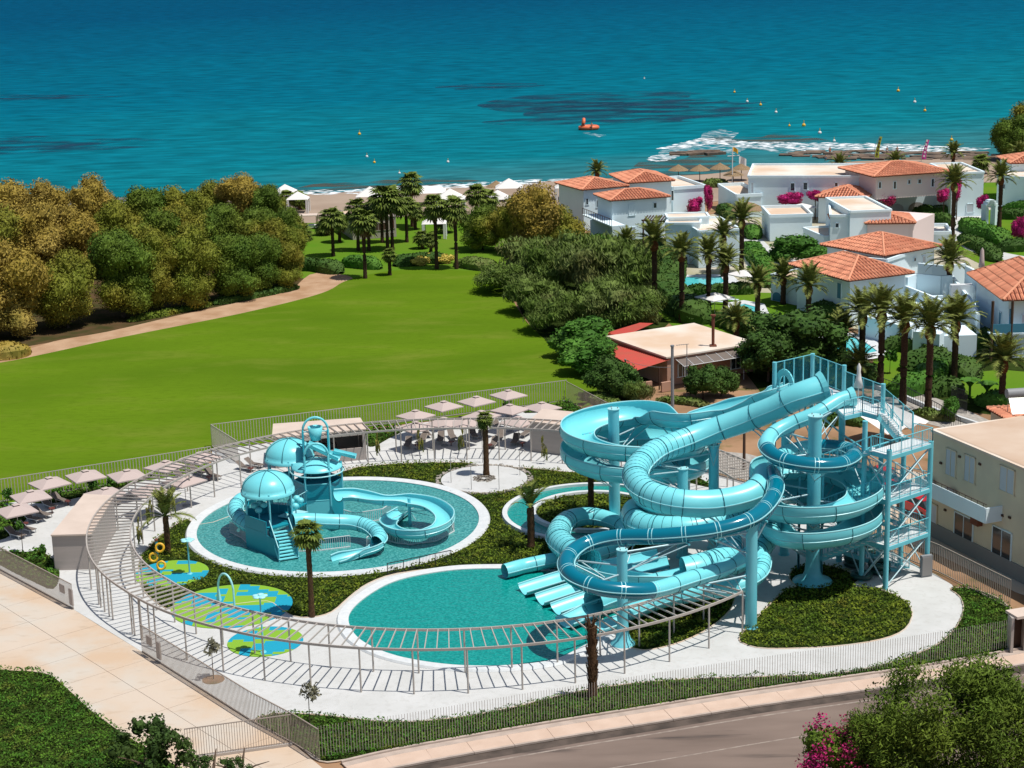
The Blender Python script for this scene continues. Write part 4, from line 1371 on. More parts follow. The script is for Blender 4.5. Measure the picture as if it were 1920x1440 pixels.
# B: wide ribbed tube, then two open loops round the big column, then a closed loop
B = pts_([(1538, 728, 13.0, 'c', 0.98), (1500, 742, 12.5, 'c', 0.98), (1450, 766, 11.4, 'c', 0.92), (1400, 786, 10.4, 'c', 0.95), (1340, 806, 9.5, 'c', 0.93), (1285, 826, 8.9, 'r', 0.93), (1225, 850, 8.5, 'r', 0.93), (1192, 885, 8.1, 'r', 0.93), (1208, 920, 7.7, 'r', 0.93), (1265, 941, 7.4, 'c', 0.95), (1335, 944, 7.2, 'c', 0.97), (1400, 930, 7.5, 'c', 0.9), (1434, 906, 7.9, 'o', 1.0)])
B += helix(BIG, 3.6, 140, 1.75, 8.1, 4.9, 'o', 1.2, 9)[0:]
B += pts_([(1425, 965, 4.2, 'c', 0.94), (1392, 962, 4.1, 'r', 0.94), (1340, 982, 4.0, 'r', 0.94), (1270, 992, 3.9, 'r', 0.94), (1205, 985, 3.75, 'c', 0.94), (1188, 962, 3.6, 'c', 0.94), (1220, 947, 3.5, 'c', 0.94), (1290, 960, 3.4, 'r', 0.94), (1358, 1000, 3.2, 'r', 0.94), (1365, 1040, 3.05, 'r', 0.94), (1310, 1068, 2.9, 'o', 1.12), (1240, 1078, 2.7, 'o', 1.12), (1160, 1072, 2.45, 'o', 1.12), (1095, 1048, 2.2, 'r', 0.94), (1048, 1012, 2.0, 'r', 0.94), (1062, 978, 1.85, 'c', 0.8), (1110, 968, 1.7, 'c', 0.7), (1165, 985, 1.5, 'c', 0.6), (1172, 1015, 1.3, 'c', 0.55), (1120, 1038, 1.05, 'c', 0.56), (1050, 1048, 0.8, 'c', 0.56), (985, 1061, 0.55, 'c', 0.56), (965, 1066, 0.62, 'w', 0.56), (946, 1071, 0.6, 'w', 0.54)])
slide('water_slide', 'widest turquoise tube slide with dark ribs, running into open loops round the big column', B)
# C: narrow tube with deep blue translucent runs
Cc = pts_([(1592, 745, 12.8, 'c', 0.55), (1570, 752, 12.6, 'c', 0.55), (1530, 776, 11.9, 'c', 0.56), (1480, 796, 11.2, 'c', 0.54), (1447, 815, 10.7, 'c', 0.54), (1437, 838, 10.3, 'b', 0.54), (1462, 860, 10.0, 'b', 0.54), (1520, 872, 9.8, 'b', 0.54), (1575, 870, 9.65, 'b', 0.54), (1602, 853, 9.5, 'b', 0.54), (1578, 840, 9.4, 'b', 0.54), (1520, 838, 9.2, 'c', 0.54), (1468, 852, 9.0, 'c', 0.54), (1450, 880, 8.7, 'b', 0.54), (1455, 915, 8.4, 'b', 0.54), (1436, 950, 8.1, 'b', 0.54), (1400, 977, 7.8, 'b', 0.54), (1330, 996, 7.4, 'b', 0.54), (1240, 1005, 7.0, 'b', 0.54), (1150, 1008, 6.6, 'b', 0.54), (1090, 1024, 6.2, 'b', 0.54), (1062, 1052, 5.9, 'b', 0.54), (1075, 1082, 5.6, 'b', 0.54), (1125, 1102, 5.3, 'b', 0.54), (1190, 1108, 5.0, 'b', 0.54), (1235, 1104, 4.75, 'c', 0.54), (1300, 1084, 4.4, 'c', 0.56), (1345, 1070, 4.1, 'c', 0.55), (1395, 1048, 3.7, 'c', 0.56), (1428, 1040, 3.3, 'r', 0.56), (1424, 1075, 2.8, 'r', 0.56), (1380, 1100, 2.3, 'c', 0.56), (1310, 1112, 1.8, 'c', 0.56), (1240, 1126, 1.3, 'c', 0.56), (1180, 1148, 0.85, 'c', 0.56), (1150, 1158, 0.8, 'w', 0.65), (1122, 1168, 0.72, 'w', 0.62)])
slide('water_slide', 'narrow tube slide with deep blue translucent sections sweeping out over the pool', Cc, 2.2)
for l, pts in [('left lane of the twin open flumes ending in the big pool', [(978, 1093, 0.35), (1020, 1080, 0.6), (1075, 1064, 0.95), (1150, 1046, 1.5), (1230, 1028, 2.2)]),
               ('right lane of the twin open flumes ending in the big pool', [(1010, 1112, 0.35), (1050, 1099, 0.6), (1100, 1083, 0.95), (1170, 1062, 1.5), (1250, 1042, 2.2)]),
               ('single open turquoise runout between the twin flumes and the big scoop', [(1040, 1130, 0.35), (1080, 1116, 0.6), (1130, 1100, 0.9), (1190, 1084, 1.3), (1260, 1066, 1.8)])]:
    slide('open_runout', l, pts_([(x, y, z + 0.6, 'w', 0.88) for x, y, z in pts[::-1]]), group='open slide runouts')

# ---- support columns with braces
COLS = []
def column(x, y, h, r, label, base_r=None, world=None):
    b = world if world else P(x, y)
    root = thing('support_column', label, 'column', (b.x, b.y, 0), 'turquoise slide support columns')
    MB().cyl(b, (b.x, b.y, h), r, r * 0.97, n=18, caps=True).build('shaft', M['steel_t'], root)
    br = base_r or r * 1.25
    MB().lathe(b, [(br, 0.02), (br * 0.96, 0.12), (r * 1.5, 0.35), (r * 1.15, 0.8), (r * 1.02, 1.6)] if base_r else [(br, 0.02), (br, 0.1), (r, 0.1)], 18).build('flared_base', M['steel_t'], root)
    MB().cyl((b.x, b.y, h), (b.x, b.y, h + 0.06), r * 1.08, n=18).build('cap', M['lip'], root)
    for k in range(3):
        a = 2 * PI * k / 3
        MB().cyl((b.x + r * 0.7 * math.cos(a), b.y + r * 0.7 * math.sin(a), h + 0.06), (b.x + r * 0.7 * math.cos(a), b.y + r * 0.7 * math.sin(a), h + 0.16), 0.04, n=5).build('lifting_bolt', M['grey_pole'], root)
    COLS.append((root, b, h, r))
column(1153, 1005, 10.3, 0.44, 'tall turquoise column inside the open loops on the left')
column(1523, 1090, 12.4, 0.50, 'thickest turquoise column with a wide flared foot, inside the right-hand loops', 1.45)
column(1283, 1003, 9.2, 0.46, 'turquoise column behind the wide tube under the highest flume')
column(1280, 1045, 7.0, 0.42, 'short turquoise column inside the bend of the wide ribbed tube')
column(1338, 1028, 8.2, 0.40, 'turquoise column beneath the straight run of the wide tube')
column(1168, 1207, 6.6, 0.36, 'turquoise column in the ring of the blue tube near the pergola', 0.85)
column(1408, 1177, 7.6, 0.40, 'turquoise column standing free on the path right of the pergola end')
column(1358, 1060, 2.3, 0.3, 'low turquoise column under the lower tubes')
column(1470, 1040, 9.4, 0.34, 'turquoise column behind the blue tube, left of the big column')
for root, b, h, r in COLS:
    used = 0
    for (sr, path, rads, kinds) in SLIDES:
        last = -99
        for i in range(4, len(path) - 4, 1):
            p = path[i]
            d = Vector((p.x - b.x, p.y - b.y, 0))
            dl = d.length
            bottom = p.z - rads[i] * 0.95
            if bottom > h + 0.4 or bottom < 2.4:
                continue
            if dl < 5.6 and i - last > 16 and used < 16:
                # nearest column only
                if min((Vector((p.x - c2.x, p.y - c2.y, 0)).length) for _, c2, h2, _ in COLS if h2 > bottom - 0.3) < dl - 0.01:
                    continue
                last = i
                used += 1
                tip = Vector((p.x, p.y, bottom - 0.05))
                side = Vector((-d.y, d.x, 0)).normalized() if dl > 0.1 else Vector((1, 0, 0))
                z1 = min(h - 0.15, bottom - 0.05)
                z2 = max(0.6, min(h, bottom) - 1.5)
                dn = d.normalized() if dl > 0.1 else Vector((0, 0, 0))
                q = Vector((b.x, b.y, 0)) + dn * r * 0.95
                MB().cyl((q.x, q.y, z1), tip, 0.065, n=6).build('bracket_arm', M['galv'], root)
                for sg in (-1, 1):
                    e = tip + side * sg * 0.5
                    MB().cyl((q.x, q.y, z2), e, 0.045, n=6).build('brace', M['galv'], root)
                MB().bar(tip - side * 0.6 + Vector((0, 0, 0.02)), tip + side * 0.6 + Vector((0, 0, 0.02)), 0.12, 0.12).build('saddle', M['steel_t'], root)

# ================================================================= STAIR TOWER
TA, TB, TC = P(1660, 1106), P(1737, 1077), P(1573, 1053)
u_ = (TB - TA); Lu = u_.length; u_.normalize()          # along the landing front
v_ = Vector((-u_.y, u_.x, 0))                            # towards the back
tw = thing('slide_tower', 'tall turquoise steel stair tower with white landings at the right of the slides', 'tower', (TA.x, TA.y, 0))
def TW(a, b, z):
    return Vector((TA.x, TA.y, 0)) + u_ * a + v_ * b + Vector((0, 0, z))
def frm(p):
    d = p - Vector((TA.x, TA.y, 0))
    return d.dot(u_), d.dot(v_)
DZ = 12.1
ST, PN = M['steel_t'], M['steel_k']
def post(p0, z0, z1, r=0.16, nm='column'):
    MB().cyl((p0.x, p0.y, z0), (p0.x, p0.y, z1), r, n=10).build(nm, ST, tw)
def deck_slab(pts, z, nm='landing'):
    MB().prism(pts, z - 0.06, z).build(nm, M['white_metal'], tw)
    n = len(pts)
    for i in range(n):
        a, b = pts[i], pts[(i + 1) % n]
        MB().bar((a.x, a.y, z - 0.2), (b.x, b.y, z - 0.2), 0.1, 0.28).build('edge_beam', ST, tw)
def railing(pl, h=1.1, dense=0.11, nm='railing', panelled=False):
    """pl: list of 3D points along the foot of the rail"""
    for i in range(len(pl) - 1):
        a, b = pl[i], pl[i + 1]
        L = (b - a).length
        up = Vector((0, 0, 1))
        MB().cyl(a + up * h, b + up * h, 0.03, n=6).build('handrail', ST, tw)
        MB().cyl(a + up * 0.12, b + up * 0.12, 0.02, n=5).build('rail_bottom', ST, tw)
        npost = max(1, int(round(L / 1.15)))
        for k in range(npost + 1):
            p = a.lerp(b, k / npost)
            MB().cyl(p - up * 0.1, p + up * h, 0.04 if not panelled else 0.06, n=6).build('rail_post', ST, tw)
        nb = int(L / dense)
        mb = MB()
        for k in range(1, nb):
            p = a.lerp(b, k / nb)
            mb.bar(p + up * 0.12, p + up * (h - 0.02), 0.02, 0.02, up=Vector((1, 0, 0)))
        if mb.v:
            o = mb.build('balusters', PN if panelled else ST, tw)
            o['kind'] = 'stuff'
def flight(a, b, wdir, width, rail=True):
    """stair flight from low point a (left foot) to high point b; wdir sideways"""
    n = max(4, int(round(abs(b.z - a.z) / 0.19)))
    for k in range(n):
        p = a.lerp(b, (k + 0.5) / n)
        z = a.z + (b.z - a.z) * (k + 1) / n
        q0 = Vector((p.x, p.y, z - 0.03))
        run = Vector((b.x - a.x, b.y - a.y, 0)).normalized()
        c = q0 + wdir * width / 2
        mb = MB()
        mb.box(c, (0.30, width, 0.05), math.atan2(run.y, run.x))
        mb.build('step', M['white_metal'], tw)
    for s in (0, width):
        MB().bar(a + wdir * s - Vector((0, 0, 0.1)), b + wdir * s - Vector((0, 0, 0.1)), 0.07, 0.3).build('stringer', ST, tw)
        if rail:
            railing([a + wdir * s, b + wdir * s], 1.05, 0.22)
# plan (frame: a along the front, b backwards): right landings, left landings
RL = [(0.0, -0.1), (4.6, -0.1), (4.6, 1.6), (0.0, 1.6)]
LLt = [(-1.6, 4.6), (0.6, 4.6), (0.6, 7.0), (-1.6, 7.0)]
cols_ab = [(0, 0, 10.4), (Lu, 0, 10.1), (0.1, 2.3, 12.0), (Lu, 2.4, 10.0)]
for a, b, z in cols_ab:
    post(TW(a, b, 0), 0, z, 0.19)
ca, cb = frm(TC)
post(TC, 0, 13.0, 0.24)
top_poly_px = [(1452, 731), (1523, 714), (1655, 765), (1646, 779), (1617, 771), (1583, 779), (1560, 757), (1540, 750), (1475, 744)]
TP = [P(x, y, DZ) for x, y in top_poly_px]
deck_slab(TP, DZ, 'top_platform')
# top rails: tall barred fence at the back, lower ones in front
back = [P(1452, 731, DZ), P(1523, 714, DZ), P(1582, 737, DZ), P(1655, 765, DZ)]
railing(back[:2], 2.1, 0.13, panelled=True)
railing(back[1:3], 2.05, 0.13, panelled=True)
railing(back[2:], 1.7, 0.13, panelled=True)
railing([P(1583, 779, DZ), P(1617, 771, DZ), P(1646, 779, DZ)], 1.1, 0.2)
railing([P(1540, 750, DZ), P(1560, 757, DZ)], 1.0, 0.13)
railing([P(1478, 744, DZ), P(1518, 746, DZ)], 1.0, 0.13)
for p in back:
    post(p, 0, DZ + (2.15 if p is not back[3] else 1.8), 0.17)
post(P(1475, 744, DZ), 0, DZ, 0.16)
# landings on the right and zigzag flights
zs = [10.0, 6.65, 3.3]
for z in zs:
    deck_slab([TW(a, b, 0) for a, b in RL], z)
    railing([TW(0, 1.6, z), TW(0, -0.1, z), TW(4.6, -0.1, z), TW(4.6, 1.6, z)], 1.1, 0.16)
for z in [8.3, 4.95, 1.65]:
    deck_slab([TW(a, b, 0) for a, b in LLt], z, 'half_landing')
    railing([TW(-1.6, 4.6, z), TW(-1.6, 7.0, z), TW(0.6, 7.0, z)], 1.1, 0.2)
    for a, b in [(-1.5, 4.7), (-1.5, 6.9), (0.5, 6.9)]:
        post(TW(a, b, 0), 0, z + 0.1, 0.1)
# flight from right landing up to the top platform
p0, p1 = P(1694, 824, 10.0), P(1650, 772, DZ)
wd_ = (P(1655, 765, DZ) - P(1646, 779, DZ)).normalized()
flight(P(1684, 824, 10.0), P(1646, 779, DZ), wd_, 1.25)
railing([P(1655, 765, DZ), P(1711, 812, 10.0), TW(4.5, 1.6, 10.0)], 1.55, 0.11, panelled=True)
for i, (zr, zl) in enumerate([(10.0, 8.3), (6.65, 4.95), (3.3, 1.65)]):
    a = TW(-1.4, 4.7, zl)
    b = TW(1.2, 1.6, zr)
    wdir = v_.cross(Vector((0, 0, 1)))
    d = (b - a); d.z = 0; d.normalize()
    wdir = d.cross(Vector((0, 0, 1))) * -1
    flight(TW(-0.8, 4.7, zl), TW(0.9, 1.6, zr), u_ * -1, 1.0)
for i, (zl, zr) in enumerate([(8.3, 6.65), (4.95, 3.3), (1.65, 0.05)]):
    flight(TW(3.6, 1.6, zr), TW(0.5, 5.2, zl), u_ * 1, 1.0)
# X braces
def xb(p, q, z0, z1):
    MB().cyl((p.x, p.y, z0), (q.x, q.y, z1), 0.055, n=6).build('cross_brace', M['galv'], tw)
    MB().cyl((p.x, p.y, z1), (q.x, q.y, z0), 0.055, n=6).build('cross_brace', M['galv'], tw)
c00, c10, c01, c11 = TW(0, 0, 0), TW(Lu, 0, 0), TW(0.1, 2.3, 0), TW(Lu, 2.4, 0)
for z0, z1 in [(0.2, 3.0), (3.5, 6.4), (6.9, 9.7)]:
    xb(c00, c10, z0, z1); xb(c01, c11, z0, z1); xb(c10, c11, z0, z1); xb(c00, c01, z0, z1)
    xb(TC, c01, z0, z1)
    for p, q in [(c00, c10), (c01, c11), (c10, c11), (c00, c01), (TC, c01), (TC, Vector((back[1].x, back[1].y, 0))), (TC, Vector((back[2].x, back[2].y, 0)))]:
        MB().cyl((p.x, p.y, z1 + 0.2), (q.x, q.y, z1 + 0.2), 0.07, n=6).build('tie_beam', ST, tw)
b0, b1, b2 = [Vector((p.x, p.y, 0)) for p in back[:3]]
for z0, z1 in [(1, 5), (5.5, 11)]:
    xb(b0, b1, z0, z1); xb(b1, b2, z0, z1); xb(TC, b2, z0, z1)
bx = thing('control_cabinet', 'grey steel cabinet at the foot of the right tower column', 'cabinet', (c10.x, c10.y, 0))
MB().box((c10.x - 0.15, c10.y - 0.45, 0.85), (0.85, 0.3, 1.6), 0.3).build('cabinet_body', M['grey_pole'], bx)
MB().box((c10.x - 0.15, c10.y - 0.62, 0.85), (0.7, 0.04, 1.4), 0.3).build('cabinet_door', M['grey_plaster'], bx)
# launch hoops
for (x, y, z, r, nm) in [(1472, 722, DZ + 0.5, 0.95, 'launch_hoop')]:
    c = P(x, y, z)
    d = (P(1440, 732, 12.0) - P(1478, 716, 12.4)); d.z = 0; d.normalize()
    s = Vector((-d.y, d.x, 0))
    pth = [c + s * r * math.cos(PI * k / 12) + Vector((0, 0, r * 1.25 * math.sin(PI * k / 12) - 0.2)) for k in range(13)]
    mb = MB()
    for k in range(12):
        mb.bar(pth[k], pth[k + 1] + (pth[k + 1] - pth[k]) * 0.05, 0.5, 0.1, up=d)
    mb.build(nm, M['turq'], SLIDES[0][0])
for (x, y, z, r, idx) in [(1541, 727, 13.05, 1.06, 1), (1594, 744, 12.85, 0.62, 2)]:
    fr0 = frames(SLIDES[idx][1])[0]
    mb = MB(); mb.nofix = True
    n = 20
    p, t, s, u = fr0
    vs = []
    for (rr, d) in ((r * 0.98, 0.0), (r * 1.12, -0.35), (r * 1.16, -0.35), (r * 1.02, 0.05)):
        vs += [p + t * d + (s * math.cos(2 * PI * j / n) + u * math.sin(2 * PI * j / n)) * rr for j in range(n)]
    mb.add(vs, [(k * n + j, k * n + (j + 1) % n, (k + 1) * n + (j + 1) % n, (k + 1) * n + j) for k in range(3) for j in range(n)])
    mb.build('entry_collar', M['turq'], SLIDES[idx][0])
# closed parasol on the platform
p = P(1609, 757, DZ)
root = thing('closed_parasol', 'furled white parasol standing on the slide tower platform', 'parasol', (p.x, p.y, DZ))
MB().cyl(p, p + Vector((0, 0, 3.0)), 0.035, n=6).build('pole', M['white_metal'], root)
MB().lathe(p, [(0.03, 3.05), (0.16, 2.75), (0.13, 2.4), (0.2, 1.9), (0.36, 1.25), (0.1, 1.2)], 9).build('furled_canopy', M['cloth_white'], root)
# stacked rafts
rr_ = random.Random(6)
for k in range(9):
    px, py = [(1602, 1062), (1625, 1045), (1648, 1075), (1602, 1062), (1625, 1045), (1648, 1075), (1615, 1085), (1640, 1030), (1640, 1030)][k]
    lev = [0, 0, 0, 1, 1, 1, 0, 0, 1][k]
    c = P(px, py) + Vector((0, 0, 0.28 + 0.45 * lev))
    o = MB().tube([c + Vector((0.62 * math.cos(a), 0.62 * math.sin(a), 0)) for a in [2 * PI * j / 16 for j in range(16)]], 0.22, 8, closed=True).build('raft', M['raft'])
    tag(o, ['lower', 'upper'][lev] + ' dark green raft ring of the %s stack under the stair tower' % {1602: 'left', 1625: 'middle', 1648: 'right', 1615: 'single nearest', 1640: 'rearmost'}[px], 'raft', 'dark green raft rings under the tower')

# ================================================================= KIDS PLAY TOWER
G1, G2, G3 = P(508, 1015), P(600, 977), P(549, 962)
kt = thing('play_tower', 'turquoise three-part kids play tower with two domes standing in the round pool', 'play tower', (G1.x, G1.y, 0.05))
def dome(c, z, r, h, nseg=24):
    prof = [(r * 1.03, z - 0.28), (r * 1.03, z - 0.02), (r, z)] + [(r * math.cos(PI / 2 * k / 8), z + h * math.sin(PI / 2 * k / 8)) for k in range(1, 9)]
    MB().lathe(c, prof, nseg).build('dome', M['turq'], kt)
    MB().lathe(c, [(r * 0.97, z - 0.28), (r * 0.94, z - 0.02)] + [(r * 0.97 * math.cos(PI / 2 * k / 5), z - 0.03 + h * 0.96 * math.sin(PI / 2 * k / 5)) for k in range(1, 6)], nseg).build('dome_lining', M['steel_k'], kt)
    for k in range(6):
        a = 2 * PI * k / 6 + 0.35
        pth = [Vector((c.x + (r * 1.01) * math.cos(PI / 2 * j / 8) * math.cos(a), c.y + r * 1.01 * math.cos(PI / 2 * j / 8) * math.sin(a), z + h * 1.015 * math.sin(PI / 2 * j / 8))) for j in range(9)]
        MB().tube(pth, 0.028, 5).build('dome_seam', M['turq_dark'], kt)
def kposts(c, r, z, n=6, a0=0.35, rr=0.075):
    out = []
    for k in range(n):
        a = 2 * PI * k / n + a0
        p = Vector((c.x + r * math.cos(a), c.y + r * math.sin(a), 0.05))
        MB().cyl(p, (p.x, p.y, z), rr, n=8).build('post', ST, kt)
        out.append(p)
    return out
def kpanel(a, b, z0, z1, th=0.06, m='steel_k', nm='wall_panel'):
    MB().bar((a.x, a.y, (z0 + z1) / 2), (b.x, b.y, (z0 + z1) / 2), th, z1 - z0).build(nm, M[m], kt)
dome(G1, 4.35, 2.05, 1.45)
ps1 = kposts(G1, 2.0, 4.45, 6, R(-100) + 0.35)
MB().prism([p for p in ps1], 1.62, 1.74).build('deck', M['steel_k'], kt)
# front-left closed walls of the front tower
fa, fb = P(466, 1032), P(503, 1041)
kpanel(P(463, 1026), fb, 0.05, 1.72)
kpanel(P(463, 1026), fb, 1.74, 2.7)
kpanel(fb, P(521, 1054) + Vector((0.1, 0.4, 0)), 0.05, 1.6)
kpanel(P(463, 1026), P(470, 990), 0.05, 2.3)
for i in (0, 1, 2):
    kpanel(ps1[(i + 1) % 6], ps1[(i + 2) % 6], 0.9, 2.5)
# stairs
s_lo, s_hi = P(527, 1056), P(514, 1030)
sa = P(524, 1055); sb = P(560, 1049)
wdir = (sb - sa).normalized()
W_ = (sb - sa).length
bk = (G1 - (sa + sb) / 2); bk = (bk - wdir * bk.dot(wdir)); bk.z = 0; bk.normalize()
for k in range(9):
    z = 0.05 + (k + 1) * 0.19
    c = (sa + sb) / 2 + bk * (0.24 * k + 0.12)
    MB().box((c.x, c.y, z - 0.04), (W_ - 0.1, 0.28, 0.07), math.atan2(wdir.y, wdir.x)).build('step', M['turq'], kt)
    MB().box((c.x + bk.x * 0.12, c.y + bk.y * 0.12, z - 0.12), (W_ - 0.12, 0.03, 0.18), math.atan2(wdir.y, wdir.x)).build('riser', M['steel_k'], kt)
for s in (sa, sb):
    e = s + bk * 2.2
    MB().bar((s.x, s.y, 0.15), (e.x, e.y, 1.75), 0.07, 0.3).build('stringer', M['turq'], kt)
    MB().cyl((s.x, s.y, 1.15), (e.x, e.y, 2.7), 0.045, n=6).build('handrail', M['lip'], kt)
    MB().cyl((s.x, s.y, 0.05), (s.x, s.y, 1.2), 0.05, n=6).build('newel', ST, kt)
    MB().add([(s.x, s.y, 0.25), (e.x, e.y, 1.85), (e.x, e.y, 2.6), (s.x, s.y, 1.05)], [(0, 1, 2, 3)]).build('side_panel', M['steel_k'], kt)
# middle tower
Rm = 1.95
ps2 = kposts(G2, Rm, 5.0, 6, 0.1, 0.09)
MB().prism(ps2, 2.95, 3.07).build('deck', M['steel_k'], kt)
for i in range(6):
    a, b = ps2[i], ps2[(i + 1) % 6]
    if i in (3, 4):
        kpanel(a, b, 0.05, 2.3, m='turq'); kpanel(a, b, 2.35, 3.6, m='steel_k')
        for z in (2.3, 3.65):
            MB().cyl((a.x, a.y, z), (b.x, b.y, z), 0.05, n=6).build('crossbar', M['turq'], kt)
    else:
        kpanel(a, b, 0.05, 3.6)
MB().lathe(G2, [(2.05, 4.65), (2.0, 4.80), (1.2, 5.10), (0.4, 5.25), (0.02, 5.28)], 26).build('disc_roof', M['turq'], kt)
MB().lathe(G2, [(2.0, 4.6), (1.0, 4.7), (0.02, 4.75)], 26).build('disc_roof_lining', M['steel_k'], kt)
MB().tube([G2 + Vector((2.15 * math.cos(a), 2.15 * math.sin(a), 4.35)) for a in [2 * PI * k / 24 for k in range(24)]], 0.055, 6, closed=True).build('spray_ring', M['lip'], kt)
for k in range(4):
    a = PI / 4 + k * PI / 2
    pth = [G2 + Vector((math.cos(a) * 1.95 * (1 - t) , math.sin(a) * 1.95 * (1 - t), 5.25 + 0.35 * t)) for t in (0, 0.5, 1)]
    MB().tube([p - Vector((0, 0, 0.42 * (1 - i / 2))) for i, p in enumerate(pth)], 0.03, 5).build('roof_rib', M['turq_dark'], kt)
# arches over it, with tipping bucket
ax = Vector((1, 0.1, 0)).normalized()
ay = Vector((-0.1, 1, 0)).normalized()
for off, hh, r_ in [(1.3, 8.4, 1.02), (-1.5, 7.0, 0.95)]:
    pth = []
    for k in range(15):
        t = PI * k / 14
        pth.append(G2 + ay * off + ax * r_ * math.cos(t) + Vector((0.0, 0, hh - r_ * 1.1 + r_ * 1.1 * math.sin(t))))
    pth = [Vector((pth[0].x, pth[0].y, 4.2))] + pth + [Vector((pth[-1].x, pth[-1].y, 4.2))]
    MB().tube(pth, 0.10, 8).build('arch', M['turq'], kt)
for k in (0, 1):
    s = -1 if k == 0 else 1
    c = G2 + ax * s * 1.0 + ay * 0.4
    a1_, a2_, a3_, a4_ = c + ay * -1.0 + Vector((0, 0, 4.9)), c + ay * 1.0 + Vector((0, 0, 4.9)), c + ay * 0.55 + Vector((0, 0, 7.5)), c + ay * 0.1 + Vector((0, 0, 7.5))
    mb = MB()
    th = ax * 0.05
    q = [a1_, a2_, a3_, a4_]
    mb.add([x - th for x in q] + [x + th for x in q], [(0, 1, 2, 3), (7, 6, 5, 4), (0, 4, 5, 1), (1, 5, 6, 2), (2, 6, 7, 3), (3, 7, 4, 0)])
    mb.build('fin_panel', M['steel_k'], kt)
bc = G2 + ay * 1.0 + Vector((0, 0, 7.3))
MB().lathe((bc.x, bc.y, 0), [(0.05, 6.5), (0.42, 6.6), (0.62, 7.7), (0.58, 7.7), (0.38, 6.65)], 16).build('tipping_bucket', M['turq'], kt)
MB().cyl(bc - ax * 1.0, bc + ax * 1.0, 0.05, n=6).build('bucket_axle', M['lip'], kt)
# chutes from bucket
for (p0_, p1_, r0) in [(G2 + ax * -0.6 + ay * 0.2 + Vector((0, 0, 6.7)), G2 + ax * 1.9 + ay * -0.5 + Vector((0, 0, 5.5)), 0.42), (G2 + ax * 1.4 + ay * 0.3 + Vector((0, 0, 5.9)), G2 + ax * 3.2 + Vector((0, 0, 5.45)), 0.35)]:
    d = (p1_ - p0_).normalized(); s = d.cross(Vector((0, 0, 1))).normalized(); u = s.cross(d)
    vs = []
    for p in (p0_, p1_):
        vs += [p + s * r0 * math.sin(R(-90 + 180 * j / 8)) - u * r0 * math.cos(R(-90 + 180 * j / 8)) for j in range(9)]
    MB().add(vs, [(j, j + 1, 10 + j, 9 + j) for j in range(8)], True).build('spill_chute', M['turq'], kt)
# rear tower
dome(G3, 4.9, 2.0, 1.5)
ps3 = kposts(G3, 1.95, 5.0, 6, 0.6)
MB().prism(ps3, 2.1, 2.2).build('deck', M['steel_k'], kt)
for i in (1, 2, 3, 4):
    kpanel(ps3[i], ps3[(i + 1) % 6], 2.2, 3.1)
# bridges
for (a, b, z) in [(G1, G2, 1.9), (G3, G2, 2.3)]:
    d = (b - a).normalized()
    p, q = a + d * 1.6, b - d * 1.6
    MB().bar((p.x, p.y, z), (q.x, q.y, z + 0.3), 1.0, 0.08).build('bridge', M['steel_k'], kt)
    s = Vector((-d.y, d.x, 0)) * 0.5
    for sg in (-1, 1):
        MB().cyl(p + s * sg + Vector((0, 0, z + 1.0)), q + s * sg + Vector((0, 0, z + 1.3)), 0.03, n=6).build('bridge_rail', M['lip'], kt)
        mb = MB()
        for k in range(9):
            r0_ = p.lerp(q, k / 8) + s * sg
            mb.cyl((r0_.x, r0_.y, z), (r0_.x, r0_.y, z + 1.15), 0.015, n=4)
        mb.build('bridge_bars', ST, kt)
# bobble clusters
for (x, y, z) in [(485, 951, 3.2), (554, 943, 3.2)]:
    c = P(x, y, z)
    for k, (dx, dy, dz) in enumerate([(-0.35, 0.1, 0.1), (0.0, -0.15, -0.2), (0.38, 0.1, 0.15), (0.05, 0.4, 0.25)]):
        MB().ball((c.x + dx, c.y + dy, c.z + dz), (0.29, 0.29, 0.25), 12, 8).build('water_bobble', M['turq'], kt)
    MB().cyl((c.x, c.y, c.z - 1.6), (c.x, c.y, c.z), 0.05, n=6).build('bobble_stem', M['lip'], kt)
p = P(548, 958, 2.2)
MB().prism([P(521, 968, 1.9), P(545, 972, 1.9), P(578, 960, 1.9), P(550, 955, 1.9)], 1.86, 1.94).build('small_deck', M['lip'], kt)
# play slides
slide('play_slide', 'ribbed turquoise tube curling round the left of the play tower', pts_([(478, 930, 2.5, 'c', 0.6), (452, 938, 2.3, 'c', 0.6), (441, 955, 2.0, 'r', 0.6), (452, 975, 1.6, 'r', 0.6), (475, 990, 1.2, 'c', 0.6)]), 1.8)
slide('play_slide', 'turquoise tube slide in front of the play tower ending in an open scoop', pts_([(548, 978, 2.0, 'c', 0.62), (575, 976, 1.9, 'c', 0.6), (620, 978, 1.7, 'c', 0.6), (662, 980, 1.5, 'r', 0.6), (695, 990, 1.3, 'r', 0.6), (712, 1008, 1.05, 'c', 0.58), (700, 1022, 0.85, 'o', 0.58), (672, 1032, 0.6, 'o', 0.58), (645, 1041, 0.45, 'o', 0.55), (628, 1047, 0.4, 'o', 0.5)]), 1.8)
slide('play_slide', 'open turquoise flume curling round a small post at the right of the play tower', pts_([(634, 925, 3.2, 'o', 0.62), (665, 924, 2.95, 'o', 0.62), (715, 932, 2.6, 'o', 0.62), (765, 934, 2.35, 'o', 0.62), (808, 942, 2.1, 'o', 0.65), (833, 961, 1.85, 'o', 0.68), (825, 981, 1.6, 'o', 0.68), (790, 993, 1.4, 'o', 0.68), (750, 992, 1.15, 'o', 0.65), (728, 980, 0.95, 'o', 0.62), (737, 966, 0.8, 'o', 0.6), (758, 952, 0.6, 'o', 0.55)]), 1.9)
p = P(769, 985)
root = thing('slide_post', 'thin turquoise post in the middle of the open play slide bend', 'column', (p.x, p.y, 0.05))
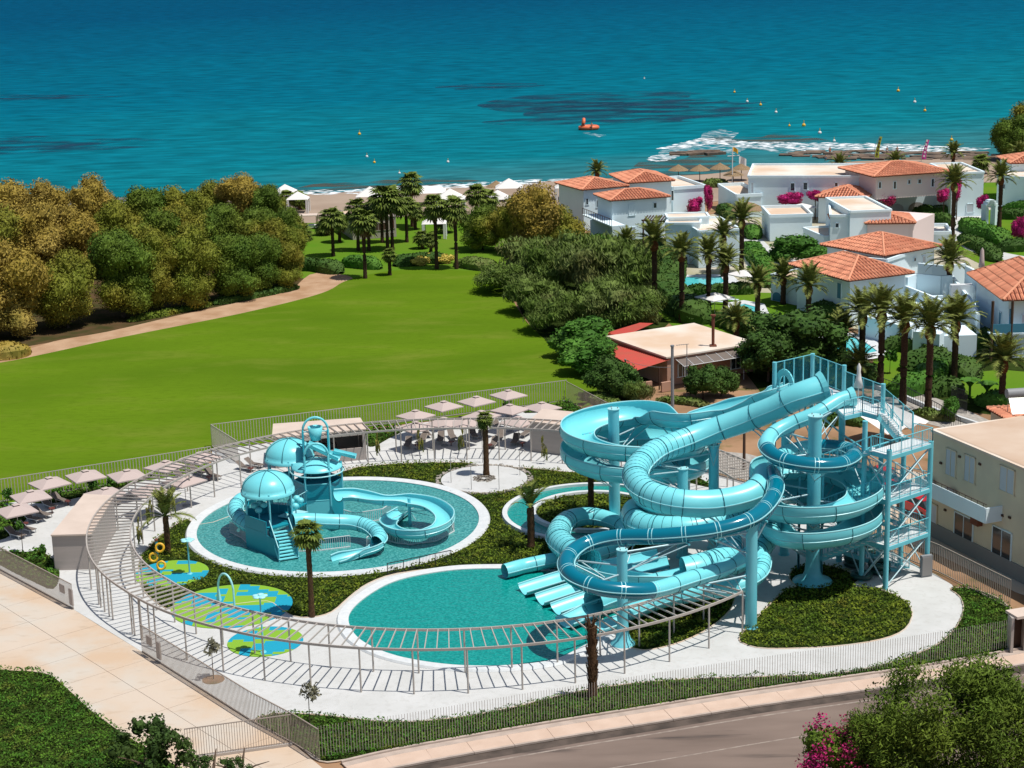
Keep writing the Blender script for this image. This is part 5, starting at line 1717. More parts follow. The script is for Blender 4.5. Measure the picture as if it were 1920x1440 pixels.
MB().cyl(p, p + Vector((0, 0, 2.3)), 0.13, n=10).build('shaft', ST, root)
for a in (20, 80, 150, 220, 290, 340):
    MB().cyl(p + Vector((0, 0, 1.2)), p + Vector((1.7 * math.cos(R(a)), 1.7 * math.sin(R(a)), 1.0)), 0.03, n=5).build('brace', M['galv'], root)
# white barrier fences in the kids pool
for l, pxs in [('white barrier fence curving round the open play slide bend', [(716, 1012), (742, 1020), (770, 1023), (820, 1016), (852, 998), (846, 984)]),
               ('white barrier fence in front of the play tube slide', [(555, 1036), (600, 1034), (657, 1027)]),
               ('white barrier fence beside the tube slide end', [(688, 1031), (714, 1015)]),
               ('white barrier fence behind the open play slide', [(645, 978), (668, 984), (718, 976), (733, 966)]),
               ('small white barrier fence left of the play tower', [(432, 1000), (452, 1010), (466, 1022)])]:
    fence(l, pxs, 0.95, 0.17, z=0.05, group='white barriers in the kids pool', m='white_metal', sw=0.03, name='pool_barrier')

# ================================================================= BUILDINGS
class House:
    def __init__(self, label, F, Rr, L, ztop, z0=0.0, depth=None, wall='white_paint', cat='villa', name='villa', group=None, root=None, world=False, inset=0.0, parapet=0.0, slab=True):
        if not world:
            F, Rr, L = P(F[0], F[1], ztop), P(Rr[0], Rr[1], ztop), P(L[0], L[1], ztop)
        self.u = Rr - F; self.u.z = 0
        self.a = self.u.length; self.u.normalize()
        self.v = Vector((-self.u.y, self.u.x, 0))
        dl = L - F; dl.z = 0
        self.b = depth if depth else max(1.0, dl.dot(self.v))
        self.F = Vector((F.x, F.y, 0))
        self.z0, self.z1 = z0, ztop
        self.F += (self.u + self.v) * inset
        self.a -= 2 * inset; self.b -= 2 * inset
        self.root = root if root else thing(name, label, cat, (self.F.x, self.F.y, 0), group)
        self.wall = wall
        q = self.rect(0)
        MB().prism(q, z0, ztop).build('wall', M[wall], self.root)
        if parapet:
            for i in range(4):
                a, b = q[i], q[(i + 1) % 4]
                MB().bar((a.x, a.y, ztop + parapet / 2 + 0.003), (b.x, b.y, ztop + parapet / 2 + 0.003), 0.3, parapet).build('parapet', M[wall], self.root)
            MB().sheet(self.rect(-0.15), ztop + 0.02).build('flat_roof', M['flat_roof'], self.root)
    def rect(self, e):
        F, u, v, a, b = self.F, self.u, self.v, self.a, self.b
        return [F - u * e - v * e, F + u * (a + e) - v * e, F + u * (a + e) + v * (b + e), F - u * e + v * (b + e)]
    def hit(self, face, px, py):
        d = ray(px, py)
        o = Vector((0, 0, CAM_H))
        n = -self.v if face == 'R' else -self.u
        t = (self.F - o).dot(n) / d.dot(n)
        p = o + d * t
        s = (p - self.F).dot(self.u if face == 'R' else self.v)
        return s, p.z
    def frame_pt(self, face, s, z, out=0.0):
        if face == 'R':
            return self.F + self.u * s - self.v * out + Vector((0, 0, z))
        return self.F + self.v * s - self.u * out + Vector((0, 0, z))
    def win(self, face, x0, y0, x1, y1, fr='white_paint', pane='glass', arch=False, bars=True, nm='window'):
        ym, xm = (y0 + y1) / 2, (x0 + x1) / 2
        sa, _ = self.hit(face, x0, ym)
        sb, _ = self.hit(face, x1, ym)
        _, zt = self.hit(face, xm, y0)
        _, zb = self.hit(face, xm, y1)
        s0, s1 = min(sa, sb), max(sa, sb)
        lim = self.a if face == 'R' else self.b
        if s0 < -0.5 or s1 > lim + 0.5 or not (self.z0 - 1 < (zt + zb) / 2 < self.z1):
            return None
        zb = max(zb, self.z0 + 0.05)
        d = self.u if face == 'R' else self.v
        rz = math.atan2(d.y, d.x)
        c = self.frame_pt(face, (s0 + s1) / 2, (zt + zb) / 2, 0.02)
        w_, h_ = s1 - s0, zt - zb
        if arch:
            n = 10
            prof = [(-w_ / 2, -h_ / 2), (w_ / 2, -h_ / 2)] + [(w_ / 2 * math.cos(PI * k / n), h_ / 2 - w_ / 2 * 0.7 + w_ / 2 * 0.7 * math.sin(PI * k / n)) for k in range(n + 1)]
            nrm = -self.v if face == 'R' else -self.u
            c2 = c - Vector((0, 0, 0))
            fa = [c2 + d * x + Vector((0, 0, z)) + nrm * 0.03 for x, z in prof]
            f = MB().add(fa, [tuple(range(len(fa)))]).build(nm, M[pane], self.root)
            return f
        f = MB()
        t = 0.09
        n_ = -self.v if face == 'R' else -self.u
        for (cx, cz, ww, hh) in [(-w_ / 2, 0, t, h_ + t), (w_ / 2, 0, t, h_ + t), (0, h_ / 2, w_ + t, t), (0, -h_ / 2, w_ + t * 3, t)]:
            f.box(c + d * cx + Vector((0, 0, cz)), (ww, 0.14, hh), rz)
        if bars and w_ > 0.9:
            f.box(c, (0.06, 0.13, h_), rz)
        fo = f.build(nm, M[fr], self.root)
        MB().box(c, (w_ - 0.02, 0.07, h_ - 0.02), rz).build('pane', M[pane], fo)
        return fo
def hip_roof(root, F, u, v, a, b, z, h, over=0.0, spacing=0.46):
    F = F - (u + v) * over
    a += 2 * over; b += 2 * over
    m = min(a, b) / 2
    sl = h / m
    O = Vector((F.x, F.y, 0))
    def W3(x, y, zz):
        return O + u * x + v * y + Vector((0, 0, zz))
    if a >= b:
        r0, r1 = (m, b / 2), (a - m, b / 2)
    else:
        r0, r1 = (a / 2, m), (a / 2, b - m)
    c = [(0, 0), (a, 0), (a, b), (0, b)]
    e = [W3(x, y, z) for x, y in c]
    R0, R1 = W3(*r0, z + h), W3(*r1, z + h)
    mb = MB()
    if a >= b:
        fs = [(0, 1, 5, 4), (1, 2, 5), (2, 3, 4, 5), (3, 0, 4)]
    else:
        fs = [(0, 1, 4), (1, 2, 5, 4), (2, 3, 5), (3, 0, 4, 5)]
    mb.add(e + [R0, R1], fs)
    low = [p - Vector((0, 0, 0.16)) for p in e]
    mb.add(e + low, [(0, 4, 5, 1), (1, 5, 6, 2), (2, 6, 7, 3), (3, 7, 4, 0), (4, 7, 6, 5)])
    ro = mb.build('roof', M['tile_under'], root)
    rb = MB()
    for (cx, cy), du, dv, E in [((0, 0), (1, 0), (0, 1), a), ((a, 0), (0, 1), (-1, 0), b), ((a, b), (-1, 0), (0, -1), a), ((0, b), (0, -1), (1, 0), b)]:
        D = m
        n = int(E / spacing)
        for k in range(n):
            s = (k + 0.5) * E / n
            L = min(D, s, E - s)
            if L < 0.15:
                continue
            nt_ = max(1, int(math.ceil(L / 0.8)))
            for q in range(nt_):
                l0, l1 = 0.8 * q, min(L, 0.8 * (q + 1)) + 0.05
                if q == 0:
                    l0 = -0.12
                def pt(off, l, zz):
                    x = cx + du[0] * (s + off) + dv[0] * l
                    y = cy + du[1] * (s + off) + dv[1] * l
                    return W3(x, y, z + l * sl + zz)
                hw = spacing * 0.34
                rb.add([pt(-hw, l0, 0.035), pt(0, l0, 0.21), pt(hw, l0, 0.035), pt(-hw, l1 - 0.06, 0.0), pt(0, l1 - 0.06, 0.10), pt(hw, l1 - 0.06, 0.0)], [(0, 1, 4, 3), (1, 2, 5, 4), (0, 2, 1)])
    t = rb.build('roof_tiles', M['tile'], ro)
    t['kind'] = 'stuff'
    for p, q in [(e[0], R0), (e[1], R0 if a < b else R1), (e[2], R1), (e[3], R1 if a < b else R0), (R0, R1)]:
        if (p - q).length > 0.3:
            MB().cyl(p + Vector((0, 0, 0.06)), q + Vector((0, 0, 0.06)), 0.13, n=6, smooth=False).build('ridge_tile', M['tile_cap'], ro)
    return ro
def tiled(h, rise, over=0.5):
    return hip_roof(h.root, h.F, h.u, h.v, h.a, h.b, h.z1, rise, over)

# V1: orange roofed villa nearest the beach, left
v1 = House('white two-storey villa with stepped orange roofs left of the beach umbrellas', (1144, 376), (1257, 368), (1120, 363), 6.3, depth=7.5, inset=0.45)
hip_roof(v1.root, v1.F, v1.u, v1.v, v1.a, v1.b, 6.3, 1.0, 0.5)
v1.win('R', 1179, 383, 1190, 404, pane='white_paint')
v1.win('R', 1225, 380, 1231, 390)
v1.win('R', 1180, 426, 1191, 448, pane='shutter')
v1b = House('', (1091, 356), (1180, 348), (1073, 352), 6.6, depth=10, root=v1.root, inset=0.5)
hip_roof(v1.root, v1b.F, v1b.u, v1b.v, v1b.a, v1b.b, 6.6, 1.1, 0.5)
v1b.win('R', 1098, 372, 1103, 384, pane='glass'); v1b.win('R', 1118, 375, 1124, 389); v1b.win('R', 1128, 385, 1133, 402, pane='blue_paint')
v1c = House('', (1176, 343), (1266, 338), (1130, 325), 7.0, depth=11, root=v1.root, inset=0.5)
hip_roof(v1.root, v1c.F, v1c.u, v1c.v, v1c.a, v1c.b, 7.0, 1.1, 0.5)
v1c.win('R', 1258, 357, 1263, 376)
v1d = House('', (1262, 356), (1322, 352), (1255, 340), 5.0, depth=12, root=v1.root, parapet=0.5)
# balcony of V1
p0, p1 = P(1092, 402, 3.2), P(1147, 424, 3.2)
d = (p1 - p0).normalized(); s = Vector((d.y, -d.x, 0))
MB().prism([p0, p1, p1 + Vector((-d.y, d.x, 0)) * 2.2, p0 + Vector((-d.y, d.x, 0)) * 2.2], 3.0, 3.2).build('balcony', M['white_paint'], v1.root)
for k in range(14):
    q = p0.lerp(p1, k / 13)
    MB().cyl(q, q + Vector((0, 0, 1.0)), 0.04, n=4).build('baluster', M['wood'], v1.root)
MB().cyl(p0 + Vector((0, 0, 1.0)), p1 + Vector((0, 0, 1.0)), 0.05, n=4).build('handrail', M['wood'], v1.root)
q = P(1146, 448)
MB().prism([P(1107, 448), P(1147, 450), P(1150, 444), P(1110, 440)], 0, 3.0).build('ground_floor', M['white_paint'], v1.root)

# V2: flat white block behind the left palm row
v2 = House('white flat-roofed villa block behind the left date palms with a dark pergola', (1249, 421), (1312, 421), (1241, 411), 5.6, depth=9, parapet=0.3)
v2b = House('', (1310, 436), (1388, 432), (1300, 416), 5.0, depth=11, root=v2.root, parapet=0.3)
v2c = House('', (1252, 410), (1330, 408), (1275, 401), 6.0, depth=4, root=v2.root, parapet=0.2)
v2.win('R', 1280, 482, 1288, 503, fr='black'); v2.win('R', 1292, 484, 1306, 504, pane='shutter'); v2b.win('R', 1330, 470, 1342, 492, pane='shutter')
for k in range(8):
    a = P(1206 + k * 5.5, 414, 5.2); b = a + Vector((1, 4, 0.1))
    MB().bar(a, b, 0.15, 0.15).build('pergola_beam', M['wood'], v2.root)
a = P(1206, 414, 5.2)
MB().cyl((a.x, a.y, 0), a, 0.12, n=6).build('pergola_post', M['wood'], v2.root)
MB().bar(P(1203, 413, 5.2), P(1250, 416, 5.2), 0.18, 0.2).build('pergola_beam', M['wood'], v2.root)

# V3: long white flat villa
v3 = House('long white flat-roofed villa above the left bougainvilleas with a tall blank front', (1403, 333), (1632, 333), (1401, 322), 6.4, depth=15, parapet=0.35)
for w_ in [(1482, 343, 1490, 358), (1506, 342, 1514, 356), (1565, 342, 1571, 350)]:
    v3.win('R', *w_)
v3.win('R', 1408, 342, 1413, 362, pane='shutter')
v3b = House('', (1381, 370), (1428, 368), (1350, 354), 3.4, depth=13, root=v3.root, parapet=0.5)
v3c = House('', (1444, 408), (1523, 406), (1421, 396), 3.6, depth=9, root=v3.root, parapet=0.45)
v3d = House('', (1427, 364), (1524, 362), (1427, 358), 3.2, depth=5, root=v3.root, parapet=0.1)
v3d.win('R', 1444, 366, 1452, 372)
# thatched shade
a = P(1402, 382, 3.4)
MB().lathe((a.x, a.y, 0), [(2.6, 2.4), (2.0, 3.0), (1.2, 3.4), (0.1, 3.7)], 14).build('thatched_shade', M['thatch'], v3.root)

# V4: pink upper floor with the largest roof
v4 = House('large villa with a pink upper floor, white arches and the broadest orange roof', (1639, 331), (1785, 321), (1592, 311), 7.4, inset=0.7, wall='pink_paint', z0=3.6, depth=12)
hip_roof(v4.root, v4.F, v4.u, v4.v, v4.a, v4.b, 7.4, 1.3, 0.9)
for w_ in [(1647, 341, 1652, 353), (1675, 340, 1680, 354), (1702, 337, 1707, 345), (1721, 336, 1727, 344), (1746, 335, 1751, 350)]:
    v4.win('R', *w_)
v4l = House('', (1639 - 3, 357), (1790, 350), (1592, 345), 3.6, depth=12, root=v4.root)
v4l.win('R', 1703, 379, 1735, 404, arch=True, pane='grey_plaster')
v4l.win('R', 1667, 382, 1694, 400, arch=True, pane='shutter')
v4l.win('R', 1765, 382, 1771, 394)
v4b = House('', (1785, 327), (1845, 325), (1780, 314), 6.8, depth=12, root=v4.root, parapet=0.3)
v4b.win('R', 1812, 382, 1825, 398, pane='shutter', bars=False)
# V5: small roof in front
v5 = House('small white house with a low orange hipped roof between two bougainvilleas', (1623, 372), (1645, 356), (1537, 364), 4.2, inset=0.4)
hip_roof(v5.root, v5.F, v5.u, v5.v, v5.a, v5.b, 4.2, 1.2, 0.5)
# V6
v6 = House('white flat-roofed villa in the middle with shaded left wall and raised roof block', (1557, 407), (1592, 407), (1524, 380), 6.2, parapet=0.35)
for k in range(3):
    q = v6.frame_pt('L', 1.5 + 2.6 * k, 3.9 - 0.3 * k, 0.02)
    f_ = MB().box(q, (1.0, 0.12, 1.9), math.atan2(v6.v.y, v6.v.x)).build('window', M['white_paint'], v6.root)
    MB().box(q, (0.8, 0.16, 1.7), math.atan2(v6.v.y, v6.v.x)).build('pane', M['shutter'], f_)
v6.win('R', 1566, 418, 1573, 427)
v6b = House('', (1594, 399), (1671, 396), (1570, 378), 6.9, depth=13, root=v6.root, parapet=0.3)
v6c = House('', (1590, 410), (1712, 418), (1585, 402), 5.4, depth=9, root=v6.root, wall='pink_paint')
v6d = House('', (1623, 419), (1716, 418), (1594, 403), 5.4, depth=8, root=v6.root, inset=0.3, wall='pink_paint')
hip_roof(v6.root, v6d.F, v6d.u, v6d.v, v6d.a, v6d.b, 5.42, 0.9, 0.4)
hip_roof(v6.root, v6d.F - v6d.u * 4.5 + v6d.v * 2.5, v6d.u, v6d.v, 6.0, 5, 5.40, 1.0, 0.3)
v6e = House('', (1713, 440), (1782, 440), (1700, 432), 2.2, depth=7, root=v6.root, parapet=0.5)
# V7
v7 = House('white villa with a pyramid orange roof and two small square windows, third from the front', (1658, 479), (1765, 460), (1558, 455), 6.0, inset=0.6)
hip_roof(v7.root, v7.F, v7.u, v7.v, v7.a, v7.b, 6.0, 1.6, 0.7)
for w_ in [(1688, 486, 1692, 494), (1713, 483, 1717, 490)]:
    v7.win('R', *w_, pane='wood')
v7.win('R', 1729, 480, 1735, 492, pane='shutter')
v7b = House('', (1566, 482), (1662, 492), (1514, 468), 5.4, root=v7.root, parapet=0.4, depth=10)
v7c = House('', (1545, 446), (1640, 440), (1541, 452), 3.0, root=v7.root, parapet=0.3, depth=8)
# V8
v8 = House('white villa nearest the palm row with a wide pyramid orange roof and double window', (1591, 526), (1713, 511), (1497, 493), 5.6, inset=0.7)
hip_roof(v8.root, v8.F, v8.u, v8.v, v8.a, v8.b, 5.6, 1.75, 0.8)
v8.win('R', 1631, 533, 1636, 550); v8.win('R', 1638, 532, 1643, 549)
v8.win('L', 1570, 530, 1578, 560, pane='blue_paint')
v8b = House('', (1446, 516), (1520, 530), (1439, 510), 3.2, root=v8.root, depth=7, parapet=0.2)
v8b.win('R', 1449, 548, 1465, 566, arch=True, pane='blue_paint')
# walls and terraces right of V8
tr = thing('terrace_walls', 'curving white terrace walls and outside stairs right of the pyramid-roofed villas', 'wall', P(1700, 560))
def wallrun(pxs, z, h, t=0.35, root=tr, nm='terrace_wall', m='white_paint'):
    W = [P(x, y, z) for x, y in pxs]
    for i in range(len(W) - 1):
        a, b = W[i], W[i + 1]
        MB().bar((a.x, a.y, z - h / 2), (b.x, b.y, z - h / 2), t, h).build(nm, M[m], root)
wallrun([(1700, 520), (1718, 513), (1765, 517), (1785, 516)], 4.6, 4.6)
wallrun([(1722, 493), (1750, 496), (1775, 498), (1810, 494)], 5.0, 4.5)
wallrun([(1785, 516), (1800, 535), (1820, 560), (1835, 590)], 4.0, 4.0)
wallrun([(1812, 498), (1845, 515)], 6.0, 6.0)
wallrun([(1845, 515), (1852, 500)], 6.0, 6.0)
wallrun([(1697, 535), (1766, 562)], 3.6, 3.6)
wallrun([(1766, 562), (1835, 560)], 2.8, 2.8)
wallrun([(1702, 556), (1768, 554)], 3.0, 0.3)
MB().prism([P(1698, 540, 2.4), P(1765, 562, 2.4), P(1730, 575, 2.4), P(1692, 562, 2.4)], 2.3, 2.4).build('terrace_floor', M['white_paint'], tr)
for k in range(12):
    a = P(1803 + k * 3.0, 533 + k * 4.6, 4.6 - k * 0.34)
    MB().box((a.x, a.y, a.z / 2), (2.6, 0.9, a.z)).build('step', M['rim'], tr)
# low garden walls behind the near palm row
gw = thing('garden_walls', 'white plastered garden wall boxes behind the right-hand palm row', 'wall', P(1700, 640))
def blockpx(F_, Rr_, z, depth, root=gw, m='white_paint', nm='wall_block'):
    a, b = P(F_[0], F_[1], z), P(Rr_[0], Rr_[1], z)
    d = (b - a).normalized(); n = Vector((-d.y, d.x, 0))
    MB().prism([a, b, b + n * depth, a + n * depth], 0, z).build(nm, M[m], root)
blockpx((1712, 621), (1762, 627), 2.8, 5)
blockpx((1655, 600), (1710, 618), 2.6, 4)
blockpx((1762, 630), (1832, 628), 2.4, 5)
blockpx((1610, 590), (1650, 600), 2.6, 4)
blockpx((1790, 575), (1845, 580), 2.6, 4)
for (x, y) in [(1680, 624), (1708, 632), (1640, 612)]:
    p = P(x, y, 1.2)
    MB().box((p.x, p.y - 0.3, 1.1), (1.0, 0.3, 1.7)).build('niche', M['blue_paint'], gw)
# V9 right edge villa
v9 = House('villa at the right picture edge with a steep orange roof and shaded blue balcony', (1882, 562), (2040, 558), (1850, 468), 6.6, inset=0.8, depth=15)
hip_roof(v9.root, v9.F, v9.u, v9.v, v9.a, v9.b, 6.6, 2.6, 0.9)
v9.win('R', 1890, 578, 1896, 640, pane='blue_paint'); v9.win('R', 1915, 590, 1924, 618, pane='shutter')
v9.win('L', 1874, 585, 1878, 612, pane='blue_paint')
q0 = v9.frame_pt('R', -1.2, 3.0); 
MB().prism([v9.frame_pt('R', -2.2, 3.0, 0), v9.frame_pt('R', 1.5, 3.0, 0), v9.frame_pt('R', 1.5, 3.0, 1.5), v9.frame_pt('R', -2.2, 3.0, 1.5)], 2.85, 3.0).build('balcony', M['white_paint'], v9.root)
MB().bar(v9.frame_pt('R', -2.2, 3.6, 1.5), v9.frame_pt('R', 1.5, 3.6, 1.5), 0.06, 1.0).build('balcony_front', M['blue_paint'], v9.root)
for s in (-2.1, 0.0):
    q = v9.frame_pt('R', s, 0, 1.4)
    MB().cyl(q, (q.x, q.y, 6.6), 0.16, n=6).build('veranda_post', M['wood'], v9.root)
# V10 far right
v10 = House('white villa with an orange roof edge at the far right near the shore tree', (1894, 306), (1990, 304), (1880, 294), 6.5, inset=0.4, depth=9)
hip_roof(v10.root, v10.F, v10.u, v10.v, v10.a, v10.b, 6.5, 1.2, 0.5)
v10b = House('', (1870, 332), (1990, 338), (1868, 320), 5.0, root=v10.root, depth=12, parapet=0.3)
v10b.win('R', 1880, 345, 1885, 354)
# white arch gateway
aw = thing('white_archway', 'small white garden archway standing among hedges on the right', 'gate', P(1855, 424))
a, b = P(1843, 424), P(1865, 421)
d = (b - a).normalized()
for s in (a, b - d * 0.5):
    MB().bar((s.x, s.y, 1.4), ((s + d * 0.6).x, (s + d * 0.6).y, 1.4), 1.0, 2.8).build('pier', M['white_paint'], aw)
for k in range(6):
    t = (k + 0.5) / 6
    q = a.lerp(b, t)
    z = 2.8 + 0.9 * math.sin(PI * t)
    MB().bar((q.x - d.x * 0.25, q.y - d.y * 0.25, z), (q.x + d.x * 0.25, q.y + d.y * 0.25, z), 1.0, 0.7).build('arch_block', M['white_paint'], aw)
# villa pools
for l, pxs in [('long turquoise pool in front of the white block behind the left palms', [(1240, 521), (1352, 520), (1358, 530), (1340, 537), (1252, 537)]),
               ('small turquoise pool between the left date palms', [(1372, 576), (1395, 571), (1418, 577), (1424, 592), (1398, 604), (1370, 592)]),
               ('turquoise villa pool behind the olive tree and right palm row', [(1552, 640), (1590, 632), (1618, 640), (1645, 660), (1610, 668), (1560, 662)]),
               ]:
    w3 = PL(pxs)
    cc = Vector((sum(p.x for p in w3) / len(w3), sum(p.y for p in w3) / len(w3), 0))
    pool('villa_pool', l, 'pool', [p + (p - cc).normalized() * 2.2 for p in w3], w3, M['pool3'])

# orange house with the red awning --------------------------------
oh = House('salmon bungalow with a red corrugated awning and flat sandy roof behind the slides', (1251, 671), (1414, 645), (1168, 629), 3.0, wall='salmon', name='bungalow', cat='house')
q = oh.rect(0.25)
MB().prism(q, 3.003, 3.16).build('flat_roof', M['flat_roof'], oh.root)
oh.win('R', 1271, 681, 1287, 706, pane='glass'); oh.win('R', 1370, 668, 1388, 691, pane='glass')
oh.win('R', 1331, 690, 1345, 720, pane='wood', fr='salmon')
ar = [P(1168, 626, 2.95), P(1256, 674, 2.85), P(1194, 694, 2.3), P(1112, 644, 2.3)]
mb = MB()
nrib = 26
for k in range(nrib):
    for j in range(8):
        pass
def bil(c, s, t):
    return (c[0] * (1 - s) + c[1] * s) * (1 - t) + (c[3] * (1 - s) + c[2] * s) * t
vs, fs = [], []
NX, NY = 60, 6
for i in range(NX + 1):
    for j in range(NY + 1):
        p = bil(ar, i / NX, j / NY)
        vs.append(p + Vector((0, 0, 0.05 if i % 2 else -0.02)))
for i in range(NX):
    for j in range(NY):
        fs.append((i * (NY + 1) + j, (i + 1) * (NY + 1) + j, (i + 1) * (NY + 1) + j + 1, i * (NY + 1) + j + 1))
mb.add(vs, fs)
mb.build('awning', M['red_sheet'], oh.root)
MB().add([P(1135, 626, 2.9), P(1150, 620, 3.0), P(1200, 605, 3.0), P(1225, 606, 3.0), P(1190, 622, 3.05), P(1168, 629, 3.0)], [(0, 1, 4, 5), (1, 2, 3, 4)]).build('back_awning', M['red_sheet'], oh.root)
for x, y in [(1195, 696), (1236, 690), (1118, 646)]:
    p = P(x, y, 2.3)
    MB().cyl((p.x, p.y, 0), (p.x, p.y, 2.3), 0.07, n=6).build('awning_post', M['wood'], oh.root)
a, b = P(1201, 735), P(1222, 732)
MB().bar((a.x, a.y, 0.5), (b.x, b.y, 0.5), 0.25, 1.0).build('brick_wall', M['salmon'], oh.root)
a, b = P(1240, 735), P(1258, 732)
MB().bar((a.x, a.y, 0.5), (b.x, b.y, 0.5), 0.25, 1.0).build('brick_wall', M['salmon'], oh.root)
p = P(1337, 650, 3.1)
MB().cyl(p, p + Vector((0, 0, 3.3)), 0.16, n=8).build('chimney_pipe', M['rust'], oh.root)
MB().cyl(p + Vector((0, 0, 3.3)), p + Vector((0, 0, 3.45)), 0.28, n=8).build('chimney_cap', M['rust'], oh.root)
MB().box(p + Vector((0, 0, 0.1)), (0.7, 0.7, 0.2)).build('chimney_base', M['rust'], oh.root)
# wire trellis on its right
for k in range(7):
    a = oh.frame_pt('R', 1.0 + k * 1.25, 2.75, 0.0); b = oh.frame_pt('R', 0.6 + k * 1.25, 2.45, 2.2)
    MB().cyl(a, b, 0.03, n=5).build('trellis_bar', M['white_metal'], oh.root)
MB().cyl(oh.frame_pt('R', 0.6, 2.45, 2.2), oh.frame_pt('R', 8.2, 2.45, 2.2), 0.035, n=5).build('trellis_bar', M['white_metal'], oh.root)
MB().add([oh.frame_pt('R', 1.0, 2.72, 0.0), oh.frame_pt('R', 8.5, 2.72, 0.0), oh.frame_pt('R', 8.2, 2.45, 2.1), oh.frame_pt('R', 0.6, 2.45, 2.1)], [(0, 1, 2, 3)]).build('trellis_mat', M['lounger'], oh.root)
for s in (0.7, 8.1):
    q = oh.frame_pt('R', s, 0, 2.2)
    MB().cyl(q, (q.x, q.y, 2.45), 0.035, n=5).build('trellis_post', M['white_metal'], oh.root)
# poles
def pole(x, yb, yt, r, label, m='grey_pole', arm=False):
    h = top_z(x, yb, yt)
    p = P(x, yb)
    root = thing('utility_pole', label, 'pole', p)
    MB().cyl(p, (p.x, p.y, h), r, r * 0.8, n=8).build('shaft', M[m], root)
    if arm:
        MB().cyl((p.x - 1.1, p.y, h - 0.1), (p.x + 0.2, p.y, h), 0.03, n=5).build('antenna_boom', M['grey_pole'], root)
        for k in range(5):
            MB().cyl((p.x - 1.0 + k * 0.22, p.y - 0.25, h - 0.1 + k * 0.015), (p.x - 1.0 + k * 0.22, p.y + 0.25, h - 0.1 + k * 0.015), 0.015, n=4).build('antenna_rod', M['grey_pole'], root)
    else:
        MB().cyl((p.x, p.y, h), (p.x, p.y, h + 0.15), r * 1.1, n=8).build('cap', M['grey_pole'], root)
    return p, h
pA, hA = pole(1261, 800, 650, 0.17, 'tall grey utility pole in front of the salmon bungalow')
pole(1288, 742, 645, 0.05, 'thin antenna mast by the salmon bungalow', 'grey_pole', True)
pB, hB = pole(1173, 733, 676, 0.10, 'short brown wooden pole under the red awning tree', 'wood')
pole(1395, 880, 795, 0.14, 'brown wooden pole below the wide tube slide', 'wood')
w1 = MB().tube([Vector((pA.x, pA.y, hA - 2)).lerp(Vector((pB.x, pB.y, hB)), k / 8) - Vector((0, 0, 0.25 * math.sin(PI * k / 8))) for k in range(9)], 0.02, 4).build('power_cable', M['grey_pole'])
tag(w1, 'pale cable slung between the grey pole and the short wooden pole', 'cable')

# beige building on the right --------------------------------------
Lc_, Fdir = P(1742, 1003), (P(1912, 1090) - P(1742, 1003)).normalized()
Fc = Lc_ + Fdir * 20
bb = House('', Fc, Fc + Vector((-Fdir.y, Fdir.x, 0)) * 13, Lc_, 8.3, world=True, depth=20, wall='cream', root=thing('apartment_building', 'beige two-storey building with a long balcony and shuttered windows at the right edge', 'building', (Fc.x, Fc.y, 0)))
rr = bb.rect(0.12)
MB().prism(rr, 8.303, 8.5).build('roof_slab', M['flat_roof'], bb.root)
MB().sheet(bb.rect(-0.2), 8.52).build('roof_surface', mat('weathered_roof_screed', (0.50, 0.36, 0.26), 0.9, 0.1, var=(0.58, 0.46, 0.36), vscale=0.2, detail=8), bb.root)
for w_ in [(1774, 843, 1793, 893), (1809, 855, 1829, 905), (1875, 877, 1903, 924)]:
    bb.win('L', *w_, pane='shutter', fr='cream')
bb.win('L', 1790, 966, 1825, 1022, pane='glass', fr='white_paint')
bb.win('L', 1861, 992, 1897, 1050, pane='glass', fr='white_paint')
bb.win('L', 1745, 945, 1757, 1018, pane='shutter', fr='cream', nm='door')
# balcony
s0, z0 = bb.hit('L', 1742, 908)
s1, z1 = bb.hit('L', 1878, 968)
s0 = 20.0
zb = 4.0
MB().prism([bb.frame_pt('L', s0, 0, 0), bb.frame_pt('L', s1, 0, 0), bb.frame_pt('L', s1, 0, 1.4), bb.frame_pt('L', s0, 0, 1.4)], zb - 0.15, zb).build('balcony', M['cream'], bb.root)
MB().bar(bb.frame_pt('L', s0, zb + 0.42, 1.4), bb.frame_pt('L', s1, zb + 0.42, 1.4), 0.12, 1.15).build('balcony_parapet', M['white_paint'], bb.root)
MB().bar(bb.frame_pt('L', s1, zb + 0.42, 1.4), bb.frame_pt('L', s1, zb + 0.42, 0), 0.12, 1.15).build('balcony_parapet', M['white_paint'], bb.root)
MB().cyl(bb.frame_pt('L', s0, zb + 1.25, 1.35), bb.frame_pt('L', s1, zb + 1.25, 1.35), 0.03, n=5).build('balcony_rail', M['wood'], bb.root)
for k in range(12):
    q = bb.frame_pt('L', s0 + (s1 - s0) * (k + 0.5) / 12, zb + 0.95, 1.35)
    MB().cyl(q, q + Vector((0, 0, 0.3)), 0.02, n=4).build('rail_stub', M['wood'], bb.root)
MB().box(bb.frame_pt('L', bb.hit('L', 1836, 975)[0], bb.hit('L', 1836, 975)[1], 0.25), (0.45, 0.9, 0.65), math.atan2(bb.u.y, bb.u.x)).build('air_conditioner', M['rust'], bb.root)
for (x, y) in [(1765, 868), (1800, 856), (1838, 870), (1773, 956), (1794, 933), (1808, 940), (1824, 946), (1863, 960), (1880, 966), (1894, 970)]:
    s, z = bb.hit('L', x, y)
    MB().box(bb.frame_pt('L', s, z, 0.05), (0.12, 0.25, 0.16), math.atan2(bb.u.y, bb.u.x)).build('vent_block', M['wood'], bb.root)
for (x, y) in [(1750, 890), (1790, 905)]:
    MB().box(bb.frame_pt('L', bb.hit('L', x, y - 14)[0], zb + 0.35, 0.35), (0.35, 0.9, 0.6), math.atan2(bb.u.y, bb.u.x)).build('ac_unit', M['kiosk'], bb.root)
